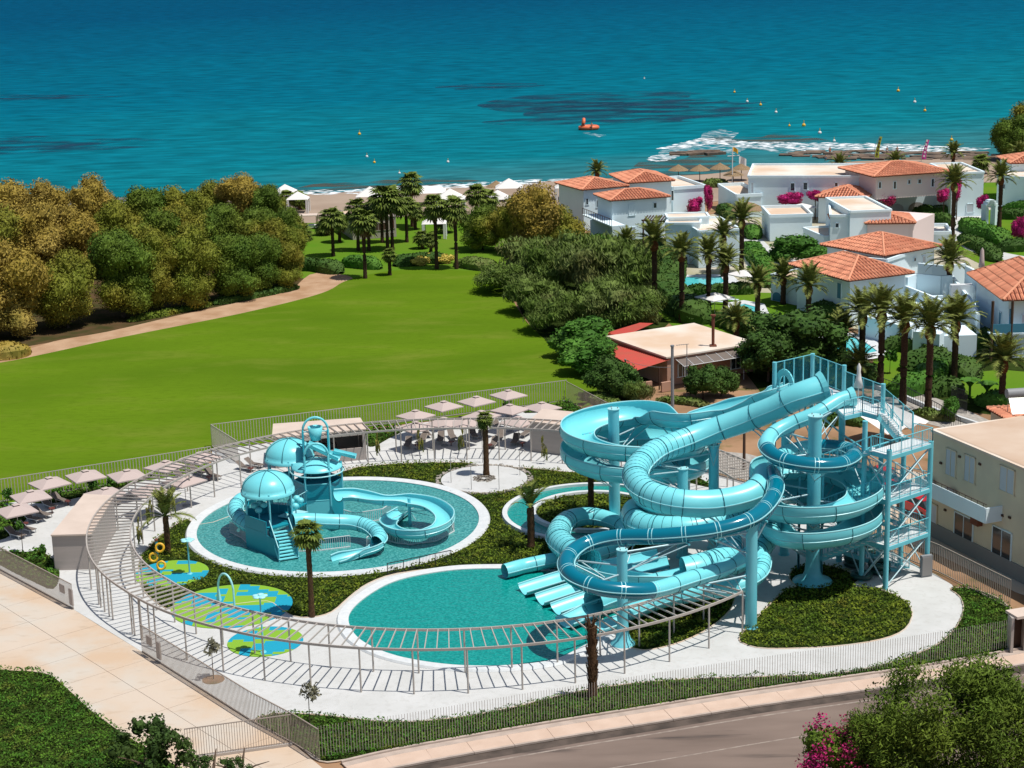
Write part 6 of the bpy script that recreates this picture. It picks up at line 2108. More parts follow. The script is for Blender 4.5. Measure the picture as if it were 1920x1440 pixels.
MB().bar(bb.frame_pt('L', 0, 0.6, 0.05), bb.frame_pt('L', 19.9, 0.6, 0.05), 0.1, 1.2).build('plinth', M['grey_plaster'], bb.root)
# solar water heater on the roof
p = P(1905, 772, 8.5)
sw_ = thing('solar_water_heater', 'metal solar water heater tank standing on the beige building roof', 'water heater', (p.x, p.y, 8.5))
MB().cyl(p + Vector((-0.8, 0, 1.5)), p + Vector((1.3, 0.3, 1.5)), 0.38, n=12).build('tank', M['grey_pole'], sw_)
MB().add([p + Vector(q) for q in ((-0.7, -1.4, 0.2), (1.3, -1.2, 0.2), (1.3, -0.1, 1.2), (-0.7, -0.3, 1.2))], [(0, 1, 2, 3)]).build('solar_panel', M['glass'], sw_)
for q in ((-0.6, 0.2), (1.2, 0.4), (-0.6, -1.3), (1.2, -1.1)):
    MB().cyl(p + Vector((q[0], q[1], 0)), p + Vector((q[0], q[1] * 0.9, 1.2 if q[1] > 0 else 0.25)), 0.03, n=5).build('stand_leg', M['grey_pole'], sw_)
# tiled shed roof behind it
sh_ = House('low shed with a small orange tile roof behind the beige building', (1905, 792), (2040, 781), (1880, 782), 1.8, depth=5, wall='cream', name='shed', cat='shed')
tiled(sh_, 0.6, 0.3)
# red cars
def car(x, y, rz, label, sc=1.0):
    p = P(x, y)
    root = thing('parked_car', label, 'car', (p.x, p.y, 0), 'red parked cars', rz)
    def at_(q):
        return Vector(q)
    mb = MB()
    prof = [(-2.1, 0.35), (-2.15, 0.75), (-1.9, 0.9), (-1.0, 0.98), (1.35, 0.98), (2.0, 0.85), (2.1, 0.6), (2.1, 0.35)]
    vs = [(x_, -0.85, z_) for x_, z_ in prof] + [(x_, 0.85, z_) for x_, z_ in prof]
    n = len(prof)
    mb.add(vs, [(i, (i + 1) % n, n + (i + 1) % n, n + i) for i in range(n)] + [tuple(range(n))[::-1], tuple(range(n, 2 * n))])
    o = mb.mesh('body', M['red_car']); put('body', o, root)
    prof = [(-1.9, 0.95), (-1.3, 1.42), (0.3, 1.45), (1.1, 0.97)]
    vs = [(x_, -0.74 if z_ < 1.2 else -0.6, z_) for x_, z_ in prof] + [(x_, 0.74 if z_ < 1.2 else 0.6, z_) for x_, z_ in prof]
    o = MB().add(vs, [(i, (i + 1) % 4, 4 + (i + 1) % 4, 4 + i) for i in range(4)] + [(3, 2, 1, 0), (4, 5, 6, 7)]).mesh('cabin', M['glass']); put('cabin', o, root)
    o = MB().box((-0.5, 0, 1.46), (1.6, 1.2, 0.05)).mesh('roof', M['red_car']); put('roof', o, root)
    wh = MB().cyl((0, -0.1, 0), (0, 0.1, 0), 0.32, n=12).mesh('wheel', M['black'])
    for a in (-1.35, 1.35):
        for b in (-0.8, 0.8):
            put('wheel', wh, root, (a, b, 0.32))
    hl = MB().box((0, 0, 0), (0.06, 0.35, 0.14)).mesh('headlight', M['white_metal'])
    for b in (-0.6, 0.6):
        put('headlight', hl, root, (2.1, b, 0.68))
car(1722, 962, R(115), 'red car parked behind the stair tower beside the beige building')
car(1655, 905, R(95), 'red car parked farther back behind the tower flights')
# fallen white sail cloth
vs, fs = [], []
cr4 = [P(1600, 772, 2.6), P(1655, 752, 3.0), P(1742, 790, 1.8), P(1665, 815, 2.0)]
for i in range(13):
    for j in range(9):
        s, t = i / 12, j / 8
        p = bil(cr4, s, t)
        vs.append(p + Vector((0, 0, -1.0 * math.sin(PI * s) * math.sin(PI * t) + 0.12 * math.sin(s * 19) * (0.3 + t))))
for i in range(12):
    for j in range(8):
        fs.append((i * 9 + j, (i + 1) * 9 + j, (i + 1) * 9 + j + 1, i * 9 + j + 1))
o = MB().add(vs, fs, True).build('shade_sail', M['cloth_white'])
tag(o, 'sagging white shade cloth behind the upper stairs of the slide tower', 'shade sail')
# iron gate and gravel path in the garden
ig = thing('iron_gate', 'dark iron garden gate standing among the bananas and hedges', 'gate', P(1783, 770))
a, b = P(1783, 765), P(1812, 775)
for k in range(14):
    q = a.lerp(b, k / 13)
    MB().cyl(q, q + Vector((0, 0, 2.2)), 0.03, n=4).build('bar', M['black'], ig)
for z in (0.3, 1.1, 2.2):
    MB().cyl(a + Vector((0, 0, z)), b + Vector((0, 0, z)), 0.03, n=4).build('rail', M['black'], ig)
fence('thin dark garden fence along the gravel path behind the tower', [(1655, 735), (1700, 752), (1760, 785), (1800, 812)], 1.4, 0.5, group=None, m='black', sw=0.03, base=False)
kb = thing('garden_kerb', 'white kerb wall edging the gravel path under the palm row', 'kerb', P(1700, 745))
for a, b in [((1640, 728), (1690, 745)), ((1690, 745), (1760, 775)), ((1760, 775), (1835, 800)), ((1700, 722), (1728, 708))]:
    p, q = P(*a), P(*b)
    MB().bar((p.x, p.y, 0.2), (q.x, q.y, 0.2), 0.3, 0.4).build('kerb_block', M['rim'], kb)

# ================================================================= VEGETATION
def leafcloud(name, m, seed, n, rad, leaf, lobes=14, lobe_r=(0.34, 0.5), zmin=-0.75, core=0.78, spread=0.62, aspect=1.6, jitter=0.9, droop=0.0, open_=0.0):
    """crown of separate leaf clumps on many overlapping lobes"""
    r = random.Random(seed)
    mb = MB(); mb.nofix = True
    L = []
    for k in range(lobes):
        for _ in range(30):
            d = Vector((r.gauss(0, 1), r.gauss(0, 1), r.gauss(0, 1) * 0.9)).normalized()
            if d.z > zmin * 0.8:
                break
        q = spread * r.uniform(0.72, 1.08)
        L.append((Vector((d.x * q, d.y * q, d.z * q)), r.uniform(*lobe_r)))
    if open_ < 0.5:
        L.append((Vector((0, 0, -0.05)), 0.55))
    vs, fs = [], []
    per = n // len(L)
    for (c, lr) in L:
        wgt = lr / 0.42
        for _ in range(int(per * wgt * wgt)):
            d = Vector((r.gauss(0, 1), r.gauss(0, 1), r.gauss(0, 1))).normalized()
            p = c + d * lr * (r.uniform(0.74, 1.08) if core else r.uniform(0.3, 1.08))
            if p.z < zmin:
                continue
            if core and any((p - c2).length < l2 * 0.72 for c2, l2 in L if c2 is not c):
                continue
            P3 = Vector((p.x * rad[0], p.y * rad[1], p.z * rad[2]))
            nrm = (d + Vector((r.uniform(-1, 1), r.uniform(-1, 1), r.uniform(-1, 1))) * jitter).normalized()
            s = nrm.cross(Vector((r.uniform(-1, 1), r.uniform(-1, 1), r.uniform(-0.3, 1)))).normalized()
            t = nrm.cross(s)
            a = leaf * r.uniform(0.55, 1.35)
            b = a / aspect
            o = len(vs)
            if droop:
                s = (s + Vector((0, 0, -droop))).normalized()
            vs += [P3 - s * a, P3 - t * b, P3 + s * a, P3 + t * b]
            fs.append((o, o + 1, o + 2, o + 3))
    mb.add(vs, fs)
    if core:
        for (c, lr) in L:
            rr = lr * core
            bb_ = MB()
            i0_ = len(mb.v)
            mb.ball((c.x * rad[0], c.y * rad[1], c.z * rad[2]), (rr * rad[0], rr * rad[1], rr * rad[2]), 12, 8)
            for q_ in range(i0_, len(mb.v)):
                vv = Vector(mb.v[q_])
                k_ = 1 + 0.55 * noise.noise(vv * (9.0 if lr < 0.3 else 6.0) + Vector((seed, 0, 0)))
                cc_ = Vector((c.x * rad[0], c.y * rad[1], c.z * rad[2]))
                mb.v[q_] = tuple(cc_ + (vv - cc_) * k_)
            for q_ in range(len(mb.sm) - 96, len(mb.sm)):
                mb.sm[q_] = False
    return mb.mesh(name, m)
def trunk_mesh(seed, h, r0, spread=1.2, limbs=4):
    r = random.Random(seed)
    mb = MB()
    top = Vector((r.uniform(-0.3, 0.3), r.uniform(-0.3, 0.3), h * 0.45))
    mb.tube([(0, 0, -0.1), (0.05, 0, h * 0.2), top], [r0, r0 * 0.8, r0 * 0.65], 7)
    for k in range(limbs):
        a = 2 * PI * k / limbs + r.uniform(-0.4, 0.4)
        e = top + Vector((math.cos(a) * spread, math.sin(a) * spread, h * r.uniform(0.25, 0.45)))
        mb.tube([top - Vector((0, 0, 0.2)), top.lerp(e, 0.5) + Vector((0, 0, 0.2)), e], [r0 * 0.5, r0 * 0.35, r0 * 0.15], 5)
    return mb.mesh('trunk', M['bark'])
TR = [trunk_mesh(i, 7, 0.28, 2.0) for i in range(2)]
tam = {}
for nm, mm in (('tam', 'tam'), ('gold', 'tam_gold'), ('green', 'tam_green')):
    tam[nm] = [leafcloud('crown', M[mm], 10 + i + len(nm) * 7, 15000, (1, 1, 1), 0.040, lobes=16, lobe_r=(0.30, 0.48), spread=0.60, zmin=-0.9, core=0.68, aspect=2.4, droop=0.3) for i in range(2)]
vr = random.Random(12)
def tree(px, py, h, w, kind, label, cat='tree', name='tamarisk_tree', group=None, sq=0.62, trunk=True):
    p = P(px, py)
    root = thing(name, label, cat, (p.x, p.y, 0), group)
    cr = tam[kind][vr.randrange(len(tam[kind]))] if kind in tam else kind
    if kind in tam:
        zz = min(h * 0.62, w * 0.98)
        put('crown', cr, root, (0, 0, h - zz), (0, 0, vr.uniform(0, 6.28)), (w, w * vr.uniform(0.9, 1.1), zz))
        put('lower_crown', tam[kind][0], root, (vr.uniform(-0.6, 0.6), -0.9, h * 0.27), (0, 0, vr.uniform(0, 6.28)), (w * 0.92, w * 0.85, h * 0.33))
    else:
        put('crown', cr, root, (0, 0, h - h * sq), (0, 0, vr.uniform(0, 6.28)), (w, w * vr.uniform(0.9, 1.1), h * sq))
    if trunk:
        put('trunk', TR[vr.randrange(2)], root, sc=(h / 10, h / 10, h / 10))
    return root
# left wood: (x, foot y, height, half width, kind)
wood = [(-70, 452, 11, 6.0, 'gold'), (30, 452, 11, 6.0, 'gold'), (92, 452, 10.0, 5.0, 'gold'), (178, 455, 10.8, 4.6, 'gold'), (262, 452, 9.6, 5.4, 'green'), (330, 448, 8.4, 4.6, 'tam'), (394, 444, 9.2, 4.6, 'tam'), (452, 446, 11.0, 4.2, 'gold'), (505, 448, 9.4, 3.6, 'green'), (545, 456, 6.4, 3.4, 'green'),
        (-20, 545, 12, 6.0, 'tam'), (70, 530, 11.6, 5.4, 'gold'), (150, 520, 10.5, 5.0, 'gold'), (228, 512, 10.4, 5.0, 'tam'), (300, 506, 9.6, 4.8, 'green'), (362, 500, 9.4, 4.4, 'tam'), (425, 498, 9.8, 4.4, 'green'), (482, 500, 9.4, 4.2, 'green'), (535, 508, 7.8, 3.6, 'tam'),
        (-60, 640, 12, 6.0, 'gold'), (35, 628, 11.8, 5.2, 'gold'), (128, 614, 9.8, 4.9, 'tam'), (232, 594, 12.2, 4.7, 'green'), (300, 584, 10.6, 3.8, 'tam'), (368, 574, 11.0, 4.4, 'tam'), (436, 560, 9.4, 4.0, 'green'), (492, 548, 8.8, 3.6, 'green'), (538, 540, 6.6, 3.0, 'tam')]
rows = ['in the back row along the sea', 'in the middle row of the wood', 'in the front row by the track']
cnt = [0, 0, 0]
kindw = {'gold': 'golden', 'tam': 'olive and gold', 'green': 'mostly green'}
for x, y, h, w_, k in wood:
    r_ = 0 if y < 470 else (1 if y < 550 and not (y > 535 and x > 480) else 2)
    tree(x, y, h, w_, k, '%s tamarisk tree, %s from the left %s' % (kindw[k], ORD[cnt[r_]], rows[r_]), sq=0.60)
    cnt[r_] += 1
# middle trees
shrub_a = [leafcloud('crown', M['shrub_grey'], 60 + i, 13000, (1, 1, 1), 0.085, lobes=26, lobe_r=(0.22, 0.40), spread=0.68, zmin=-0.85, core=0.55, aspect=6.0, droop=-1.5, jitter=0.9) for i in range(2)]
shrub_g = [leafcloud('crown', M['shrub_green'], 70 + i, 6000, (1, 1, 1), 0.055, lobes=18, lobe_r=(0.26, 0.42), spread=0.64, zmin=-0.85, core=0.76) for i in range(2)]
shrub_d = [leafcloud('crown', M['shrub_dark'], 80 + i, 5000, (1, 1, 1), 0.055, lobes=16, lobe_r=(0.28, 0.45), spread=0.62, zmin=-0.85, core=0.78) for i in range(2)]
olive = leafcloud('crown', M['shrub_dark'], 91, 9000, (1, 1, 1), 0.042, lobes=26, lobe_r=(0.18, 0.34), spread=0.72, zmin=-0.85, core=0.66)
bmesh_ = leafcloud('crown', M['boug'], 95, 3000, (1, 1, 1), 0.07, lobes=14, lobe_r=(0.28, 0.42), spread=0.62, zmin=-0.9, core=0.72)
tree(1012, 475, 11.4, 5.6, 'gold', 'big rounded golden tree left of the orange-roofed villas', sq=0.55)
tree(962, 470, 8.2, 3.8, 'tam', 'olive green tree leaning on the big golden tree')
tree(905, 468, 7.4, 3.8, 'green', 'lower green tree beside the beach tents')
tree(1055, 480, 7.4, 4.0, 'tam', 'brown-gold tree between the golden tree and the white villa')
for x, y, h, w_, k, l in [(960, 545, 4.6, 5.0, shrub_a[0], 'pale grey-green shrub at the upper right corner of the bright lawn'),
                          (1010, 530, 7.0, 6.0, shrub_a[1], 'feathery grey-green bush left in the thicket beside the lawn'),
                          (1060, 545, 8.6, 6.4, shrub_a[0], 'largest feathery bush in the thicket beside the lawn'),
                          (1118, 560, 9.0, 6.4, shrub_a[1], 'feathery bush in the middle of the thicket by the left palm'),
                          (1175, 560, 8.0, 5.6, shrub_a[0], 'reed-like bush at the foot of the leftmost tall date palm'),
                          (1000, 585, 5.0, 4.2, shrub_a[1], 'lower bush on the curved lawn edge'),
                          (1040, 620, 5.4, 4.0, shrub_a[0], 'dark lower bush on the lawn edge above the fig'),
                          (1130, 615, 6.4, 5.2, shrub_a[1], 'shaded bush behind the red awning'),
                          (1195, 620, 5.6, 4.6, shrub_a[0], 'dark bush behind the flat roof of the bungalow')]:
    tree(x, y, h, w_, k, l, 'bush', 'thicket_bush', trunk=False, sq=0.5)
for x, y, h, w_, k, l in [(1078, 668, 4.8, 4.6, shrub_g[0], 'bright green fig bush left of the red awning'),
                          (1108, 700, 4.0, 3.6, shrub_g[1], 'bright green fig bush at the lawn edge below another fig'),
                          (1140, 744, 4.2, 2.7, shrub_d[1], 'dark leafy fig tree at the corner of the park fence'),
                          (1166, 752, 3.8, 2.2, shrub_d[0], 'dark leafy tree hiding the wooden pole by the awning'),
                          (1196, 762, 3.0, 1.8, shrub_a[0], 'thin dusty shrub below the red awning'),
                          (1318, 748, 3.9, 2.4, shrub_d[0], 'small round tree in front of the salmon bungalow'),
                          (1352, 742, 3.0, 1.7, shrub_d[1], 'smaller tree under the wire trellis of the bungalow')]:
    tree(x, y, h, w_, k, l, 'tree', 'fig_tree', sq=0.52)
tree(1488, 705, 7.6, 5.8, olive, 'large dark olive tree behind the slide tower', name='olive_tree', sq=0.5)
tree(1440, 715, 6.0, 3.8, olive, 'dark olive tree left of the larger olive', name='olive_tree', sq=0.5)
tree(1538, 700, 5.6, 3.6, olive, 'dark olive tree right of the larger olive by the pool', name='olive_tree', sq=0.5)
tree(1497, 500, 4.8, 5.0, shrub_g[1], 'dense bright green tree in front of the central white villa', name='leafy_tree', sq=0.5)
tree(1905, 300, 10, 5.2, 'green', 'tall dark tree on the shore at the right edge', name='shore_tree', sq=0.55)
tree(1940, 290, 11, 6.0, 'tam', 'second tall shore tree cut by the right edge', name='shore_tree', sq=0.55)
# bougainvilleas
for x, y, z, w_, h, l in [(1327, 372, 3.6, 1.7, 2.6, 'tall magenta bougainvillea on the wall between the two left villas'),
                          (1305, 388, 2.2, 2.8, 1.8, 'magenta bougainvillea left of the tall one, over a green hedge'),
                          (1486, 374, 3.2, 2.8, 1.4, 'magenta bougainvillea left of the white terrace parasol'),
                          (1529, 368, 3.8, 2.2, 1.2, 'magenta bougainvillea right of the white terrace parasol'),
                          (1660, 370, 3.6, 3.6, 1.8, 'broad magenta bougainvillea behind the small orange roof'),
                          (1770, 368, 3.8, 2.4, 1.4, 'magenta bougainvillea left of the palm in front of the pink villa'),
                          (1795, 360, 4.4, 1.7, 2.4, 'magenta bougainvillea right of the palm in front of the pink villa'),
                          (1844, 381, 3.0, 1.3, 1.6, 'small magenta bougainvillea by the white archway'),
                          (1913, 430, 2.4, 1.5, 2.2, 'magenta bougainvillea at the right picture edge')]:
    p = P(x, y, z)
    root = thing('bougainvillea', l, 'bougainvillea', (p.x, p.y, 0), 'magenta bougainvilleas')
    put('blossom', bmesh_, root, (0, 0, z), (0, 0, x), (w_, w_ * 0.6, h))
    MB().cyl((p.x, p.y, 0), (p.x, p.y, z), 0.10, 0.07, n=6).build('stem', M['bark'], root)
# hedges and shrubs round the villas
def hedge(pxs, h, w_, label, m='shrub_dark', leaf=0.20, dens=60, name='hedge', group=None, z0=0.0, leafy=True, cat='hedge'):
    path = resample(catmull(PL(pxs), 4), 0.8)
    r = random.Random(int(pxs[0][0]))
    mb = MB(); mb.nofix = True
    vs = []
    n = len(path)
    prof = [(-0.5, 0), (-0.52, 0.6), (-0.4, 0.95), (0, 1.0), (0.4, 0.95), (0.52, 0.6), (0.5, 0)]
    for i, p in enumerate(path):
        t = (path[min(i + 1, n - 1)] - path[max(i - 1, 0)]).normalized()
        s = Vector((t.y, -t.x, 0))
        e = 0.25 + 0.75 * min(1, min(i, n - 1 - i) / 2.5) ** 0.5
        e *= 1 + 0.22 * noise.noise(Vector((i * 0.33, pxs[0][0], 0)))
        for (a, b) in prof:
            j = 1 + 0.12 * noise.noise(Vector((i * 0.7, a * 5, b * 5 + pxs[0][0])))
            vs.append(p + s * a * w_ * e * j + Vector((0, 0, z0 + b * h * e * j)))
    k = len(prof)
    mb.add(vs, [(i * k + j, i * k + j + 1, (i + 1) * k + j + 1, (i + 1) * k + j) for i in range(n - 1) for j in range(k - 1)])
    for i in range(n - 1):
        for _ in range(int(dens * 0.8)):
            j = r.randrange(k - 1)
            a, b = vs[i * k + j], vs[i * k + j + 1]
            c, d = vs[(i + 1) * k + j], vs[(i + 1) * k + j + 1]
            s_, t_ = r.random(), r.random()
            q = a.lerp(b, s_).lerp(c.lerp(d, s_), t_)
            d1 = Vector((r.uniform(-1, 1), r.uniform(-1, 1), r.uniform(-1, 1))).normalized()
            d2 = d1.cross(Vector((r.uniform(-1, 1), r.uniform(-1, 1), r.uniform(-1, 1)))).normalized()
            l = leaf * r.uniform(0.6, 1.3)
            q = q + Vector((0, 0, 0.04))
            mb.add([q - d1 * l, q - d2 * l * 0.6, q + d1 * l, q + d2 * l * 0.6], [(0, 1, 2, 3)])
    o = mb.build(name, M[m])
    tag(o, label, cat, group)
    return o
for px, h, w_, l, m in [
    ([(1712, 398), (1760, 402), (1820, 398), (1828, 392)], 1.4, 2.6, 'clipped green hedge below the pink villa arches', 'shrub_dark'),
    ([(1700, 392), (1722, 388), (1748, 392)], 1.8, 2.2, 'bushy hedge in front of the white arch', 'shrub_dark'),
    ([(1716, 424), (1750, 420), (1790, 424)], 1.8, 2.4, 'flowering hedge right of the central tile roof', 'shrub_dark'),
    ([(1812, 425), (1825, 436), (1870, 452), (1880, 460)], 1.8, 3.0, 'thick curved hedge winding past the white archway', 'shrub_green'),
    ([(1866, 408), (1900, 410), (1960, 408)], 1.5, 2.2, 'hedge behind the palm at the right edge', 'shrub_dark'),
    ([(1880, 392), (1960, 396)], 1.4, 2.0, 'upper hedge at the right edge below the white wall', 'shrub_green'),
    ([(1800, 452), (1840, 470), (1870, 492)], 1.4, 2.2, 'dark hedge along the white garden wall on the right', 'shrub_dark'),
    ([(1868, 468), (1900, 470), (1950, 465)], 1.6, 2.6, 'leafy hedge just above the right-edge roof', 'shrub_dark'),
    ([(1085, 462), (1120, 464), (1165, 466)], 1.8, 2.4, 'green hedge at the foot of the left orange-roofed villa', 'shrub_green'),
    ([(1255, 400), (1275, 396), (1305, 398)], 2.0, 3.0, 'green shrubbery under the left bougainvillea', 'shrub_green'),
    ([(1395, 445), (1410, 440), (1415, 450)], 1.5, 2.4, 'light green shrub by the curved white path', 'shrub_green'),
    ([(1280, 552), (1330, 552), (1425, 548)], 1.3, 2.0, 'dark clipped hedge below the long villa pool', 'shrub_dark'),
    ([(1240, 540), (1262, 570), (1300, 600), (1335, 606)], 2.4, 4.0, 'shaded shrubbery between the left date palms', 'shrub_dark'),
    ([(1335, 610), (1380, 612), (1430, 640)], 2.2, 3.4, 'shrubbery behind the salmon bungalow roof', 'shrub_dark'),
    ([(1660, 660), (1690, 655), (1745, 668), (1760, 690)], 1.6, 2.4, 'dark shrubs along the low white garden walls', 'shrub_dark'),
    ([(1655, 738), (1690, 740), (1735, 722), (1762, 695)], 1.8, 2.8, 'rounded green hedge right of the garden lawn', 'shrub_green'),
    ([(1795, 660), (1830, 650), (1860, 640)], 2.0, 3.4, 'dark shrubs below the right-edge villa', 'shrub_dark'),
    ([(1830, 755), (1870, 762), (1900, 758)], 1.6, 2.6, 'hedge at the foot of the rightmost date palm', 'shrub_green'),
    ([(1745, 745), (1775, 735), (1800, 745)], 1.6, 2.6, 'leafy shrubs beside the iron garden gate', 'shrub_dark'),
    ([(1735, 545), (1775, 550), (1800, 552)], 1.8, 3.2, 'green shrubs inside the white terrace walls', 'shrub_green'),
    ([(1560, 730), (1600, 712), (1645, 722)], 2.0, 3.2, 'dark low palms and shrubs right behind the tower fence', 'shrub_dark'),
    ([(1790, 790), (1740, 785), (1700, 780)], 0.9, 1.4, 'dry shrubs along the gravel path', 'shrub_grey'),
    ([(560, 508), (590, 505), (640, 514)], 1.6, 3.0, 'dark shrubs at the end of the dirt track', 'shrub_dark'),
    ([(640, 498), (670, 500), (715, 505)], 1.6, 2.6, 'green shrubs under the left fan palms', 'shrub_green'),
    ([(740, 500), (790, 492), (840, 492)], 1.4, 3.0, 'dark flowering shrubs along the top of the lawn', 'shrub_dark'),
    ([(850, 500), (880, 500), (930, 508)], 1.3, 3.2, 'dusty shrubs at the top right of the lawn', 'shrub_grey'),
    ([(-40, 672), (20, 668), (52, 660)], 1.5, 3.6, 'low golden shrubs at the left end of the dirt track', 'tam_gold'),
    ([(240, 604), (330, 586), (400, 570)], 0.5, 1.6, 'patchy weeds along the dirt track', 'tam_green'),
    ([(400, 572), (480, 556), (560, 540)], 0.8, 2.0, 'weedy growth under the right part of the wood', 'shrub_dark'),
    ([(1620, 800), (1580, 790), (1540, 800)], 1.2, 2.2, 'dark shrubs on the dry ground behind the tower', 'shrub_dark'),
    ([(1232, 478), (1262, 512), (1250, 540)], 2.6, 3.4, 'shrubbery against the left wall of the white block villa', 'shrub_dark'),
    ([(1398, 470), (1412, 480), (1432, 510), (1440, 540)], 1.8, 2.6, 'shrubs along the curved white path', 'shrub_green'),
    ([(1345, 398), (1360, 402), (1372, 412)], 1.8, 2.2, 'dark shrubs between the two flat-roofed villas', 'shrub_dark'),
    ([(1520, 590), (1560, 600), (1600, 606)], 2.2, 3.6, 'shrubs at the foot of the nearest pyramid-roofed villa', 'shrub_dark'),
    ([(1845, 575), (1862, 600), (1855, 630)], 2.4, 3.0, 'shrubs left of the blue veranda of the right-edge villa', 'shrub_green'),
    ([(1700, 700), (1735, 690), (1790, 700), (1830, 715)], 1.8, 3.6, 'broad dark garden shrubs behind the right palm trunks', 'shrub_dark'),
    ([(1230, 752), (1290, 756), (1330, 764)], 0.5, 1.4, 'weeds on the dry ground in front of the bungalow', 'shrub_grey'),
    ([(1100, 745), (1160, 768), (1200, 778)], 0.8, 1.6, 'weedy strip outside the park fence corner', 'shrub_grey')]:
    hedge(px, h, w_, l, m)
# yellow flowering clumps by the lawn top
for x, y, l in [(788, 498, 'yellow flowering clump left of a fan palm trunk'), (806, 492, 'lime yellow clump behind a fan palm trunk'), (835, 494, 'yellow clump between two fan palms')]:
    p = P(x, y)
    o = put('flower_clump', leafcloud('flower_clump', mat('yellow_blossom', (0.45, 0.36, 0.06), 0.9, island=0.3), 7, 500, (1, 1, 1), 0.12, lobes=6, core=0.8), None, (p.x, p.y, 0.5), (0, 0, 0), (1.5, 1.2, 1.0))
    tag(o, l, 'flowers', 'yellow flowering clumps')

# ---- ground cover
def cover(name, beds, m, dens, size, seed, excl=(), hmax=0.28, mound=0.22):
    r = random.Random(seed)
    mb = MB(); mb.nofix = True
    for poly in beds:
        xs = [p.x for p in poly]; ys = [p.y for p in poly]
        x0, x1, y0, y1 = min(xs), max(xs), min(ys), max(ys)
        n = int((x1 - x0) * (y1 - y0) * dens)
        for _ in range(n):
            x, y = r.uniform(x0, x1), r.uniform(y0, y1)
            if not inside((x, y), poly):
                continue
            if any((x - c.x) ** 2 + (y - c.y) ** 2 < rr * rr for c, rr in excl if not isinstance(rr, list)) or any(inside((x, y), c) for c, rr in excl if isinstance(rr, list)):
                continue
            hn = 0.5 + 0.5 * noise.noise(Vector((x * 0.9, y * 0.9, 3)))
            z = 0.06 + mound * hn + r.uniform(0, hmax) * hn
            d1 = Vector((r.uniform(-1, 1), r.uniform(-1, 1), r.uniform(-0.5, 0.9))).normalized()
            d2 = d1.cross(Vector((r.uniform(-0.6, 0.6), r.uniform(-0.6, 0.6), 1))).normalized()
            l = size * r.uniform(0.6, 1.4)
            q = Vector((x, y, z))
            mb.add([q - d1 * l, q - d2 * l * 0.55, q + d1 * l, q + d2 * l * 0.55], [(0, 1, 2, 3)])
    o = mb.build(name, m)
    o['kind'] = 'stuff'
    return o
EX = [(KIDC, 12.35), (lz, 7.55), (pi_, 4.35), (Vector((-25.9, 124.6, 0)), 2.85), (Vector((-20.35, 117.6, 0)), 4.4), (Vector((-17.1, 110.9, 0)), 2.65), (bo, [])]
EX = [(c, r) if r != [] else (c, [1]) for c, r in EX]
cover('ground_cover', [BEDS[0]], M['cover'], 60, 0.09, 1, [])
cover('ground_cover', [BEDS[1]], M['cover2'], 46, 0.10, 2, EX)
cover('ground_cover', [BEDS[2]], M['cover2'], 56, 0.10, 3, [(BIG, 1.5)])
cover('ground_cover', [BEDS[3]], M['cover2'], 56, 0.10, 4, [(bo, [1]), (P(1168, 1207), 0.7)])
cover('ground_cover', BEDS[4:10], M['cover'], 26, 0.14, 5)
cover('ground_cover', [BEDS[10]], M['cover'], 75, 0.085, 6, [], 0.35, 0.35)
cover('ground_cover', [ISL], M['cover2'], 34, 0.13, 7)

# ---- palms
def frond_mesh(seed, L, e0, bend, npair=17, leaf=0.62, width=0.085, m='palm_leaf', vee=0.45):
    r = random.Random(seed)
    mb = MB(); mb.nofix = True
    pts = []
    x = z = 0.0
    a = e0
    N_ = 10
    for i in range(N_ + 1):
        pts.append(Vector((x, 0, z)))
        x += L / N_ * math.cos(a); z += L / N_ * math.sin(a)
        a -= bend / N_ * (0.4 + 1.2 * i / N_)
    mb.tube(pts, [0.05 * (1 - 0.8 * i / N_) for i in range(N_ + 1)], 4, caps=False)
    for k in range(npair):
        t = 0.14 + 0.86 * (k + 0.5) / npair
        f = t * N_
        i = min(int(f), N_ - 1)
        p = pts[i].lerp(pts[i + 1], f - i)
        d = (pts[i + 1] - pts[i]).normalized()
        up = Vector((0, 1, 0)).cross(d) * -1
        ll = leaf * (math.sin(PI * min(1, t * 0.9 + 0.12)) ** 0.6) * r.uniform(0.85, 1.1)
        for s in (-1, 1):
            dr = (Vector((0, s, 0)) * 1.0 + d * 0.75 + up * vee + Vector((0, 0, -0.1 - r.uniform(0, 0.25)))).normalized()
            w_ = d * width
            tip = p + dr * ll
            mb.add([p - w_, p + w_, tip + Vector((0, 0, -0.08))], [(0, 1, 2)])
    return mb.mesh('frond', M[m])
ELEV = [(R(80), R(38), 9), (R(62), R(60), 11), (R(42), R(80), 12), (R(20), R(78), 9), (R(-5), R(60), 5)]
PHX = [[frond_mesh(100 + i * 7 + j, 2.75, e, b) for j in range(2)] for i, (e, b, n) in enumerate(ELEV)]
boot = MB().lathe((0, 0, 0), [(0.26, -1.15), (0.42, -0.95), (0.50, -0.55), (0.42, -0.15), (0.22, 0.15), (0.02, 0.25)], 10).mesh('crown_boots', M['boot'])
def trunk_palm(h, r0, m='trunk'):
    mb = MB()
    n = max(6, int(h / 0.28))
    path, rs = [], []
    for i in range(n + 1):
        t = i / n
        path.append(Vector((0.10 * math.sin(t * 3), 0.05 * math.sin(t * 5), h * t)))
        rs.append(r0 * (1.18 - 0.22 * min(1, t * 5) ) * (1.0 + (0.06 if i % 2 else -0.03)))
    mb.tube(path, rs, 9)
    return mb.mesh('trunk', M[m])
ppr = random.Random(77)
TCACHE = {}
